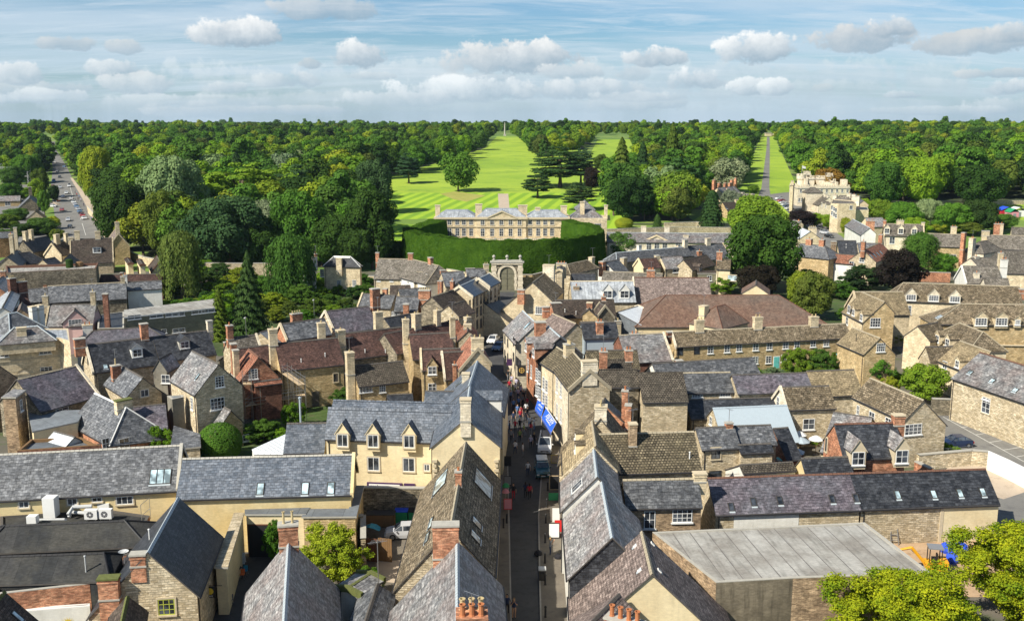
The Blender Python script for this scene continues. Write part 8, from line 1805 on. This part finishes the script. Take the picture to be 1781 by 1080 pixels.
for (x,y) in ((131,337),(141,352),(146,360),(152,372),(136,350),(160,385)): person(x,y,0,'walk',rp_.choice(cc_),'cloth_navy','hair_dark',0,'distant walker on the footway beside the left road',group='walkers on the left road footway')
# ---------- street things ----------
def small(name,label,cat,o_,fn,group=None):
    m=MB();fn(m);return tag(m.build(name,O=Vector(o_)),label,cat,group)
bm_=MB();bm_.lathe((0,0,0),[(.11,0),(.11,.12),(.085,.16),(.08,.78),(.11,.82),(.11,.86),(.07,.92),(0,.97)],'black',8);bme=bm_.mesh('bollard',smooth=True)
for i,(x,y) in enumerate(((952.5,855),(951,886),(949.4,913),(948.3,947),(948,981),(948.3,1020),(948.6,1077),(874.7+1,920),(881.4,912))):
    o=bpy.data.objects.new('bollard',bme);COL.objects.link(o);o.location=G(x,y);o.scale=(1.1,1.1,1.25);o['label']='black iron bollard along the right pavement of the street' if i < 7 else 'black bollard by the left shop fronts';o['category']='bollard';o['group']='street bollards'
def board(px,py,w,h,frame,face,label,txt=None,tc='cloth_red',up=.75,rz=0):
    p=G(px,py);p.z += .115;e=empty('sign_board',p,label,'sign');ax=Vector((cos(rz),sin(rz),0));ay=Vector((-ax.y,ax.x,0));z=Vector((0,0,1))
    m=MB()
    for s2 in (-1,1):
        a=p+ay*(.22*s2);t_=p+z*h;m.face([a-ax*w/2,a+ax*w/2,t_+ax*w/2,t_-ax*w/2],frame)
    m.build('board',e);m=MB();a=p-ay*.232+z*.02;t_=p+z*h-ay*.012;f=.12
    c=[a-ax*w/2,a+ax*w/2,t_+ax*w/2,t_-ax*w/2];ce=sum(c,Vector())/4;m.face([ce+(q-ce)*(1-f) for q in c],face)
    m.build('poster',e)
    return e
board(963.5,937,1.15,1.6,'black','white_paint','white poster board in a black frame on the right pavement');board(965,853,1.3,1.7,'wood_pale','black','black and red framed menu board beside the off road car')
board(964,872,1.3,.8,'sign_green','sign_green','low green sign board on the right pavement');board(972,925,.9,1.2,'sign_red','sign_red','red sign board against the right shop front');board(967,908,.8,1.5,'white_paint','white_paint','white board standing before the red sign board')
board(883.5,888,.9,1.2,'sign_red','cloth_pink','pink and red board by the left shop racks');board(883,845,.9,1.1,'black','cloth_grey','black chalk board further up the left kerb');board(881,812,1.2,1.2,'dark_frame','black','dark display board by the cream gable house');board(965,806,1.0,1.0,'sign_yellow','wood_pale','yellow wooden planter sign by the van')
board(421,982,.7,1.1,'white_paint','plastic_grey','white chalk board in the cafe courtyard')
def rack(px,py,col,label,r=.45):
    p=G(px,py);small('umbrella',label,'umbrella',p,lambda m: (m.tube([p,p+Vector((0,0,1.7))],.03,'metal',5),m.lathe(p,[(r,1.35),(r*.75,1.58),(r*.35,1.72),(0,1.78)],col,10)))
rack(880,866,'sign_green','green domed display stand by the left shop');rack(879.5,876,'cloth_pink','pink domed display stand by the left shop')
p=G(943,1010);p.z += .11;small('litter_bin','square grey litter bin beside the pavement bollards','bin',p,lambda m: (m.box(p,.62,.62,1.0,'dark_frame'),m.box(p+Vector((0,0,1.0)),.7,.7,.14,'plastic_grey',None,True),m.box(p+Vector((0,-.32,.7)),.4,.02,.18,'black')))
for (x,y,lb_) in ((936,966,'black bag heap on the road edge near the busker'),(971,972,'black bag against the shop front near the busker')):
    p=G(x,y);small('bag',lb_,'bag',p,lambda m: (m.lathe(p,[(.3,0),(.42,.15),(.38,.35),(.2,.5),(0,.52)],'cloth_black',9),m.tube([p+Vector((-.15,0,.45)),p+Vector((0,0,.68)),p+Vector((.15,0,.45))],.025,'cloth_black',5)))
plain('lettering',(.85,.88,.9),.7)
def text(body,size,parent,loc,xd,nd,mat,name='lettering'):
    cu=bpy.data.curves.new('t','FONT');cu.body=body;cu.size=size;cu.align_x='CENTER';cu.extrude=.004
    t=bpy.data.objects.new('t',cu);COL.objects.link(t);dg=bpy.context.evaluated_depsgraph_get();me=bpy.data.meshes.new_from_object(t.evaluated_get(dg));bpy.data.objects.remove(t)
    me.materials.clear();me.materials.append(M[mat]);o=bpy.data.objects.new(name,me);COL.objects.link(o);o.parent=parent;xd=xd.normalized();nd=nd.normalized();yd=nd.cross(xd)
    o.location=Vector(loc)-parent_origin(parent);o.rotation_euler=Matrix((xd,yd,nd)).transposed().to_euler();return o
z71=Z(900,640,7.714)
for lb_,q in (('farther blue awning with white lettering over the shop front',((285,385),(368,478),(318,655),(235,545))),('nearer blue awning with white lettering beside the white van',((385,530),(523,735),(452,870),(325,670)))):
    Q=[P(*z71(*p),3.5 if i < 2 else 2.7) for i,p in enumerate(q)];c=sum(Q,Vector())/4;e=empty('awning',(c.x,c.y,2.7),lb_,'awning','blue shop awnings');m=MB();m.face(Q,'blue_awning');u=Vector((0,0,-.25));m.face([Q[3],Q[2],Q[2]+u,Q[3]+u],'blue_awning');m.build('canvas',e)
    m=MB();m.tube([Q[3],Q[2]],.04,'metal',6);m.tube([Q[0],Q[1]],.09,'plastic_grey',6);m.tube([Q[0],Q[3]],.03,'metal',5);m.tube([Q[1],Q[2]],.03,'metal',5);m.build('frame',e)
    nd=(Q[1]-Q[0]).cross(Q[2]-Q[0]);nd=nd if nd.z > 0 else -nd;xd=Q[1]-Q[0];dn=((Q[3]+Q[2])/2-(Q[0]+Q[1])/2)
    if nd.normalized().cross(xd.normalized()).dot(-dn) < 0: xd=-xd
    L_=(Q[1]-Q[0]).length;text('JESSE SMITH',L_*.105,e,c+dn*.02+nd.normalized()*.02,xd,nd,'lettering');text('www.jessesmith.co.uk',L_*.05,e,c+dn*.22+nd.normalized()*.02,xd,nd,'lettering')
def hang(px,py,z,w,h,col,label,deco=None):
    p=P(px,py,z);e=empty('hanging_sign',p,label,'sign');m=MB();m.box(p-Vector((0,0,h/2)),w,.08,h,col,None,True);m.build('board',e);m=MB();m.tube([p+Vector((-w/2,0,h/2+.08)),p+Vector((w/2+.6,0,h/2+.08))],.03,'black',5);m.build('bracket',e)
    if deco: m=MB();deco(m,p-Vector((0,.05,0)));m.build('emblem',e)
    return e
def cross_em(m,p):
    for k in range(16):
        a0,a1=2*pi*k/16,2*pi*(k+1)/16
        m.face([p+Vector((cos(a)*r_,0,sin(a)*r_+.1)) for a,r_ in ((a0,.42),(a1,.42),(a1,.34),(a0,.34))],'gold')
    m.box(p+Vector((0,0,-.35)),.08,.01,.9,'gold');m.box(p+Vector((0,0,.06)),.8,.01,.08,'gold')
hang(907.4,645,4.6,1.3,1.7,'black','black hanging inn sign with a gold cross in a ring',cross_em);hang(886,630,4.2,.9,1.1,'aubergine','small purple hanging sign farther up the street')
def disc_em(m,p): m.face([p+Vector((.3*cos(2*pi*k/14),0,.3*sin(2*pi*k/14)+.08)) for k in range(14)],'sign_yellow')
c_s=hang(365.5,1029,3.0,.85,1.0,'black','black cafe sign with a yellow disc by the courtyard door',disc_em);text('CAFÉ',.2,c_s,P(365.5,1029,3.0)+Vector((0,-.06,-.42)),Vector((1,0,0)),Vector((0,-1,0)),'lettering')
p0,n_=shopw.pl['F'];a_,c_=hit(*z2(805,272),p0,n_),hit(*z2(1012,274),p0,n_);dd_=(c_-a_);dd_.z=0;a_.z=c_.z=2.35
def fas(nm,A_,B_,z0_,z1_,mt,off):
    m=MB();d=(B_-A_).normalized();q=[A_+n_*off,B_+n_*off];m.face([Vector((q[0].x,q[0].y,z0_)),Vector((q[1].x,q[1].y,z0_)),Vector((q[1].x,q[1].y,z1_)),Vector((q[0].x,q[0].y,z1_))],mt);m.face([Vector((q[0].x,q[0].y,z1_)),Vector((q[1].x,q[1].y,z1_)),Vector((B_.x,B_.y,z1_+.03)),Vector((A_.x,A_.y,z1_+.03))],mt);return m.build(nm,shopw.o)
zf_=hit(*z2(900,262),p0,n_).z
f_=fas('shop_fascia',a_,c_,zf_-.75,zf_-.1,'aubergine',.12);fas('name_board',a_+dd_*.06,c_-dd_*.07,zf_-.7,zf_-.24,'white_paint',.135);c2_=c_+dd_*.36;fas('shop_fascia',c_+dd_*.05,c2_,zf_-.75,zf_-.1,'aubergine',.12)
tx=text('stephens',.52,shopw.o,Vector((0,0,0)),dd_,n_,'aubergine');cc_=a_+dd_*.3;tx.location=Vector((cc_.x,cc_.y,zf_-.66))+n_*.15-parent_origin(shopw.o)
def chair_at(p,col,label,group=None):
    e=empty('cafe_chair',p,label,'chair',group);m=MB();m.box(p+Vector((0,0,.43)),.4,.4,.04,col,None,True);m.build('seat',e);m=MB();m.box(p+Vector((0,.2,.5)),.4,.03,.38,col,None,True);m.build('backrest',e)
    for sx in (-1,1):
        for sy in (-1,1): m=MB();m.tube([p+Vector((sx*.2,sy*.2,0)),p+Vector((sx*.17,sy*.17,.43))],.015,'metal',4);m.build('leg',e)
def table_at(p,label,top='black'):
    e=empty('cafe_table',p,label,'table');m=MB();m.lathe(p,[(.4,.70),(.42,.72),(0,.73)],top,12);m.build('tabletop',e);m=MB();m.lathe(p,[(.25,0),(.04,.05),(.035,.7)],'metal',8);m.build('leg',e)
t1=G(386,1056);table_at(t1,'round black cafe table in the courtyard under the cafe sign')
for k in range(4): chair_at(t1+Vector((cos(k*pi/2+.6)*.8,sin(k*pi/2+.6)*.8,0)),'cloth_grey','grey metal cafe chair around the courtyard table','courtyard cafe chairs')
chair_at(G(427,1000),'tarp','turquoise cafe chair by the slate gable');chair_at(G(422,1007),'orange','orange cafe chair next to the turquoise one');table_at(G(414,1002),'dark round table beside the orange chair')
def bin_at(px,py,w,d,h,col,lid,label):
    p=G(px,py);e=empty('bin',p,label,'bin');m=MB();m.box(p+Vector((0,0,.08)),w,d,h-.08,col);m.build('body',e);m=MB();m.box(p+Vector((0,0,h)),w+.08,d+.08,.07,lid,None,True);m.build('lid',e)
    m=MB();[m.tube([p+Vector((sx*w*.4-.03,-d*.4,.08)),p+Vector((sx*w*.4+.03,-d*.4,.08))],.08,'rubber',8) for sx in (-1,1)];m.build('wheels',e)
bin_at(z2(888,0)[0],z2(0,525)[1],3.0,1.2,1.4,'wood','dark_frame','timber bin store with a white notice behind the silver car');bin_at(z2(1008,0)[0],z2(0,500)[1],1.35,1.1,1.35,'sign_green','bag_blue','green wheeled bin with a blue lid');bin_at(z2(1090,0)[0],z2(0,500)[1],1.35,1.1,1.35,'sign_green','black','green wheeled bin with a dark lid')
p=G(*z2(825,590));small('tarpaulin','turquoise tarpaulin draped in the yard corner beside the silver car','tarpaulin',p,lambda m: [m.face([p+Vector((x*.9-.9+.1*sin(i*3+j),y*1.0-.8,1.5-abs(x-1)*.55-.2*y+.12*sin(i*2.1+j*1.7))) for (i,j,x,y) in ((i,j,i*.5,j*.5),(i+1,j,(i+1)*.5,j*.5),(i+1,j+1,(i+1)*.5,(j+1)*.5),(i,j+1,i*.5,(j+1)*.5))],'tarp') for i in range(4) for j in range(4)])
for (xa,lb_,mt) in (((790,870),'dark brown half of the wooden yard gates','timber_brown'),((872,952),'lighter brown half of the wooden yard gates','wood')):
    a,c=G(*z2(xa[0],730)),G(*z2(xa[1],735));d=(c-a);e=empty('yard_gate',(a+c)/2,lb_,'gate');m=MB();n=int(d.length/.18)
    for k in range(n): m.box(a+d*(k+.5)/n,d.length/n*.93,.05,2.4+.03*(k % 2),mt,d)
    m.build('boards',e);m=MB();[m.box(a+d*.5+Vector((0,.06,z)),d.length,.06,.12,mt,d,True) for z in (.4,1.9)];m.build('rail',e)
p=P(659,1040,3);small('aerial_mast','tall mast with television aerials in the courtyard centre','aerial',(p.x,p.y,0),lambda m: (m.tube([(p.x,p.y,0),(p.x,p.y,8.2)],.04,'metal',6),[m.tube([(p.x-.7+.12*k,p.y+.05*k-.3,7.9),(p.x-.5+.12*k,p.y+.05*k+.35,8.0)],.015,'metal',3) for k in range(10)],m.tube([(p.x-.8,p.y-.1,7.95),(p.x+.8,p.y+.3,8.0)],.02,'metal',4)))
zr_=4.15
def ac(px,py,w,d,h,label,fans=1,nm='air_conditioner',z=zr_):
    p=P(px,py,z);e=empty(nm,p,label,'air unit');m=MB();m.box(p+Vector((0,0,.1)),w,d,h,'white_paint',None,True);[m.box(p+Vector((sx*w*.35,0,0)),.08,d,.1,'metal') for sx in (-1,1)];m.build('casing',e)
    for k in range(fans):
        m=MB();c=p+Vector((-.05*w+(k-(fans-1)/2)*w*.45,-d/2-.01,.1+h/2));r_=min(.33,h*.36)
        for j in range(14):
            a0,a1=2*pi*j/14,2*pi*(j+1)/14;m.face([c+Vector((cos(a)*q,0,sin(a)*q)) for a,q in ((a0,r_),(a1,r_),(a1,r_*.3),(a0,r_*.3))],'cloth_grey' if j % 2 else 'dark_frame')
        m.build('fan',e)
ac(*z1(540,483),1.25,.5,.95,'left of two matching fan condensers on the black roof');ac(*z1(624,480),1.25,.5,.95,'right of two matching fan condensers on the black roof');ac(*z1(305,468),1.15,1.1,2.0,'tall white ventilation tower on the black roof',0);ac(*z1(195,508),.9,.7,.75,'small white box unit left of the ventilation tower',0);ac(*z1(590,420),2.1,.9,.6,'grey duct box behind the fan condensers',0)
m=MB();D_=[P(*z1(400,455),4.6),P(*z1(430,410),5.1),P(*z1(540,405),5.1)];m.tube(D_,.2,'plastic_grey',8);D_=[P(*z1(225,485),4.1),P(*z1(380,482),4.1),P(*z1(400,495),3.8)];m.tube(D_,.13,'plastic_grey',8);D2=[P(*z1(405,470),4.1),P(*z1(420,440),4.5),P(*z1(505,445),4.5)];m.tube(D2,.18,'plastic_grey',8);tag(m.build('duct_pipes',O=D_[0]),'grey ventilation pipes bending across the black roof','pipes')
m=MB();pr_=[P(*z1(835,525),3.7),P(*z1(885,480),3.7)]
for q in pr_: m.tube([q,q+Vector((0,0,2.2))],.03,'metal',5)
for z in (1.1,2.2): m.tube([pr_[0]+Vector((0,0,z)),pr_[1]+Vector((0,0,z))],.03,'metal',5)
tag(m.build('handrail',O=pr_[0]),'thin grey handrail at the end of the black roof','railing')
p=P(*z1(725,680),7.6);small('satellite_dish','pale satellite dish on the slope of the green windowed house','dish',p,lambda m: (m.lathe(p,[(0,.02),(.25,.06),(.42,.16)],'plastic_grey',12),m.tube([p,p+Vector((.1,-.1,-.9))],.03,'metal',5),m.tube([p,p+Vector((.4,-.1,.35))],.015,'metal',4)))
def scaff(label,quad,zd,zt,rails=2):
    Q=[P(x,y,zd) for x,y in quad];c=sum(Q,Vector())/4;e=empty('scaffold',(c.x,c.y,0),label,'scaffold');m=MB();m.face(Q,'wood_pale');u=Vector((0,0,.08));[m.face([Q[i],Q[(i+1) % 4],Q[(i+1) % 4]-u,Q[i]-u],'wood_pale') for i in range(4)];m.build('deck',e)
    for i in range(4):
        a,d=Q[i],Q[(i+1) % 4];n=max(1,int((d-a).length/2))
        for k in range(n): q=a.lerp(d,k/n);m=MB();m.tube([(q.x,q.y,0),(q.x,q.y,zt)],.035,'metal',5);m.build('pole',e)
        for k in range(rails): m=MB();z=Vector((0,0,.5+.5*k));m.tube([a+z,d+z],.03,'metal',5);m.build('rail',e)
z9=Z(400,640,9.0)
scaff('lower scaffold deck in front of the orange brick house',[z9(240,600),z9(1180,440),z9(1170,400),z9(330,530)],2.6,4.9);scaff('upper scaffold deck running back beside the orange brick house',[z9(1080,270),z9(1180,255),z9(900,60),z9(820,85)],6.0,7.4);scaff('small side scaffold deck left of the orange brick house',[z9(200,255),z9(340,250),z9(330,220),z9(200,225)],5.6,7.4)
def truss(m,a,b,w=.5):
    a,b=Vector(a),Vector(b);d=(b-a).normalized();u=d.orthogonal().normalized();v=d.cross(u);cs=[(u*s1+v*s2)*w for s1 in (-1,1) for s2 in (-1,1)]
    for c in cs: m.tube([a+c,b+c],.11,'metal',4)
    n=max(2,int((b-a).length/1.6))
    for k in range(n):
        for i in range(2): m.tube([a.lerp(b,k/n)+cs[i],a.lerp(b,(k+1)/n)+cs[(i+1) % 4]],.07,'metal',3)
pT=G(52,322);pL=G(2,322);zt=Z_at(291,pT.y);zm=Z_at(307,pT.y)
small('stage_gantry','grey metal stage gantry towers beyond the left houses','gantry',pT,lambda m: (truss(m,pT,(pT.x,pT.y,zt),.8),truss(m,pL,(pL.x,pL.y,zt+2),1.2),truss(m,(pL.x,pL.y,zt-.4),(pT.x,pT.y,zt-.4),.4),truss(m,(pL.x,pL.y,zm),(pT.x,pT.y,zm),.12),truss(m,pL+Vector((-5,3,0)),(pL.x-5,pL.y+3,zt+1),1.2)))
for k,(x,y,mt) in enumerate(((83,330,'orange'),(88,338,'cloth_pink'),(80,322,'white_paint'),(98,346,'white_paint'),(102,352,'orange'),(92,325,'sign_red'))):
    p=G(x,y);small('barrier','red and white works barrier beside the dug up road','barrier',p,lambda m: (m.box(p+Vector((0,0,.4)),2.2,.1,.5,mt,(.5,1),True),[m.box(p+Vector((.5*s2,s2,0)),.1,.5,.5,'metal',(.5,1)) for s2 in (-1,1)]),'road works barriers')
p=G(93,357);small('rubble_heap','heap of broken stone on the dug up road','rubble',p,lambda m: m.lathe(p,[(3.5,0),(2.6,.6),(1.4,1.1),(0,1.3)],'gravel',9))
pd=G(1625,997);e=empty('excavator',pd,'small yellow excavator with black cab beside the flat roof','excavator');ax=Vector((cos(-.2),sin(-.2),0));ay=Vector((-ax.y,ax.x,0));z=Vector((0,0,1))
for s2 in (-1,1):
    m=MB();c=pd+ay*s2*.75;pr=[c+ax*(1.1*cos(a))*1.0+z*(.28+.28*sin(a)) for a in [2*pi*k/12 for k in range(12)]]
    for k in range(12): m.face([pr[k]-ay*.2,pr[(k+1) % 12]-ay*.2,pr[(k+1) % 12]+ay*.2,pr[k]+ay*.2],'rubber')
    m.face([q-ay*.2 for q in pr],'cloth_grey');m.face([q+ay*.2 for q in pr],'cloth_grey');m.build('track',e)
m=MB();m.box(pd+z*.6,1.9,1.6,.5,'digger_yellow',ax,True);m.box(pd+ax*.7+z*1.1,.7,1.5,.35,'digger_yellow',ax);m.build('body',e)
m=MB();cb0=pd-ax*.1+z*1.1
for s1 in (-1,1):
    for s2 in (-1,1): m.box(cb0+ax*s1*.55+ay*s2*.5,.08,.08,1.5,'black',ax)
m.box(cb0+z*1.5,1.35,1.2,.12,'cloth_grey',ax,True);m.box(cb0,.5,.5,.5,'black',ax);m.box(cb0+ax*.2+z*.4,.12,.5,.5,'black',ax);m.build('cab',e)
m=MB();j0=pd-ax*.9+z*.9;j1=j0-ax*1.3+z*1.5;j2=j1-ax*1.3-z*.4;j3=j2-ax*.2-z*1.3;m.tube([j0,j1],[.18,.15],'digger_yellow',6);m.tube([j1,j2],[.14,.1],'digger_yellow',6);m.tube([j0+z*.3-ax*.2,j1-z*.25],.05,'metal',5);m.build('boom',e)
m=MB();m.box(j2-ax*.3-z*.75,.6,.7,.55,'digger_yellow',ax,True);m.build('bucket',e)
for k,(x,y) in enumerate(((1655,978),(1645,962),(1672,962),(1662,950))):
    p=G(x,y);small('bulk_bag','blue plastic builder bag on the building site','bag',p,lambda m: (m.lathe(p,[(.5,0),(.62,.3),(.55,.75),(.3,.95),(0,.8)],'bag_blue',8),m.tube([p+Vector((-.3,0,.8)),p+Vector((0,0,1.2)),p+Vector((.3,0,.8))],.04,'bag_blue',4)),'blue builder bags')
for k,(x,y) in enumerate(((1538,940),(1546,945),(1556,948),(1564,944))):
    p=G(x,y);small('trestle','grey metal frame leaning on the rubble wall by the flat roof','frame',p,lambda m: ([m.tube([p+Vector((s1*.4,0,0)),p+Vector((s1*.3,.6,2.3))],.05,'metal',5) for s1 in (-1,1)],[m.tube([p+Vector((-.37,.13*j,.5*j)),p+Vector((.37,.13*j,.5*j))],.035,'metal',4) for j in range(1,5)]),'frames stacked by the rubble wall')
def parasol(px,py,col,label,r=1.5):
    p=P(px,py,2.4);e=empty('parasol',(p.x,p.y,0),label,'parasol');m=MB();m.lathe((p.x,p.y,0),[(r,2.1),(r*.5,2.45),(0,2.65)],col,8);m.lathe((p.x,p.y,0),[(r*.98,2.06),(0,2.6)],col,8);m.build('canopy',e);m=MB();m.tube([(p.x,p.y,0),(p.x,p.y,2.7)],.03,'wood',5);m.lathe((p.x,p.y,0),[(.3,0),(.3,.1),(0,.12)],'cloth_grey',8);m.build('pole',e)
parasol(1377.6,781,'metal_roof_blue','large pale blue parasol in the small garden',1.6);parasol(1369,793,'turquoise','turquoise parasol half hidden by the curved wall',1.3);parasol(1393,763,'metal_roof_blue','far pale parasol beside the leafy pergola',1.2);parasol(1420,760,'white_paint','white parasol beside the orange brick gable',1.0);parasol(1390,752,'white_paint','small white parasol near the blue door',1.0)
table_at(G(1378,792),'garden table under the large pale blue parasol','wood');table_at(G(1395,775),'garden table under the far pale parasol','wood')
fp=[G(*z8(1215,828)),G(*z8(1370,820)),G(*z8(1500,805))]
for i in range(2):
    for h_ in range(2):
        a=fp[i].lerp(fp[i+1],h_*.5+.01);c=fp[i].lerp(fp[i+1],h_*.5+.49);e=empty('fence_panel',a,'wire mesh fence panel at the edge of the car park','fence','mesh fence panels');m=MB();z2_=Vector((0,0,2.0));m.tube([a,a+z2_,c+z2_,c,a+z*.1],.03,'metal',5);m.build('frame',e);m=MB();n=14
        for k in range(1,n): q=a.lerp(c,k/n);m.tube([q+z*.1,q+z2_],.007,'metal',3,False)
        for k in range(1,6): m.tube([a+z*.35*k,c+z*.35*k],.007,'metal',3,False)
        m.build('mesh',e)
for (x,yb_,yt,lb_) in ((1558,512,478,'green lamp post beside the copper beech'),(547,560,522,'lamp post between the weeping tree and the garden shrubs'),(429,595,553,'lamp post in front of the tall spruce'),(812,480,450,'lamp post before the yew hedge'),(160,372,345,'lamp post along the left road footway')):
    p=G(x,yb_);h_=Z_at(yt,p.y)-p.z;e=empty('street_lamp',p,lb_,'street lamp');m=MB();m.tube([p,p+Vector((0,0,h_))],[.09,.05],'metal',6);m.build('post',e);m=MB();m.box(p+Vector((0,-.3,h_)),.3,.8,.15,'plastic_grey',None,True);m.build('lamp_head',e)
p=P(*z6(480,605),7.0);p2=P(*z6(480,770),3.5);small('flue','tall pale flue pipe in front of the mossy climber','flue',(p.x,p.y,0),lambda m: (m.tube([(p.x,p.y,0),p],.13,'metal_roof_blue',8),m.lathe(p,[(.2,0),(.2,.15),(0,.25)],'metal_roof_blue',8)))
for k,(x,y,r_,h_,mt,lb_) in enumerate(((595,420,.8,1.8,'leaf_dark','green cylindrical tank on the stone parapet roof'),(680,412,.9,1.0,'wood','rusty brown drum on the stone parapet roof'))):
    p=P(*y1(x,y),9.0);small('roof_tank',lb_,'tank',p,lambda m: m.lathe(p,[(r_,0),(r_,h_),(r_*.6,h_+.2),(0,h_+.25)],mt,12))
for (x,y,w_,c1_,c2_,lb_) in ((1748,376,6,'cloth_red','bag_blue','red hut with a blue roof on the far playing field'),(1768,377,7,'white_paint','white_paint','white marquee on the far playing field'),(1759,379,3.5,'cloth_pink','sign_green','small pink stall with a green roof before the marquee')):
    p=G(x,y);e=empty('hut',p,lb_,'hut');m=MB();m.box(p,w_,5,2.6,c1_);m.build('wall',e);m=MB();[m.face([p+Vector((sx*(w_/2+.3),-2.8,2.5)),p+Vector((0,-2.8,4)),p+Vector((0,2.8,4)),p+Vector((sx*(w_/2+.3),2.8,2.5))],c2_) for sx in (-1,1)];m.build('roof',e);m=MB();m.box(p+Vector((0,-2.53,0)),1.2,.06,2,'cloth_grey');m.build('door',e)
# ---------- air ----------
b=MB();x0,x1,y0,y1_,z0,z1=-8000,8000,-200,9000,-6,130
q=[Vector(p) for p in ((x0,y0,z0),(x1,y0,z0),(x1,y1_,z0),(x0,y1_,z0),(x0,y0,z1),(x1,y0,z1),(x1,y1_,z1),(x0,y1_,z1))]
mt=bpy.data.materials.new('air');mt.use_nodes=True;mt.node_tree.nodes.clear();s=NT(mt.node_tree);M['air']=mt
v=s.n('ShaderNodeVolumePrincipled',inp={'Color': (.62,.78,1,1),'Density': .00004,'Anisotropy': .2});o_=s.n('ShaderNodeOutputMaterial');s.nt.links.new(v.outputs[0],o_.inputs[1])
for f in ((0,3,2,1),(4,5,6,7),(0,1,5,4),(1,2,6,5),(2,3,7,6),(3,0,4,7)): b.face([q[i] for i in f],'air',uv=[(0,0)]*4)
tag(b.build('haze',O=Vector((0,0,0))),'thin pale air haze over the park','haze',kind='stuff')
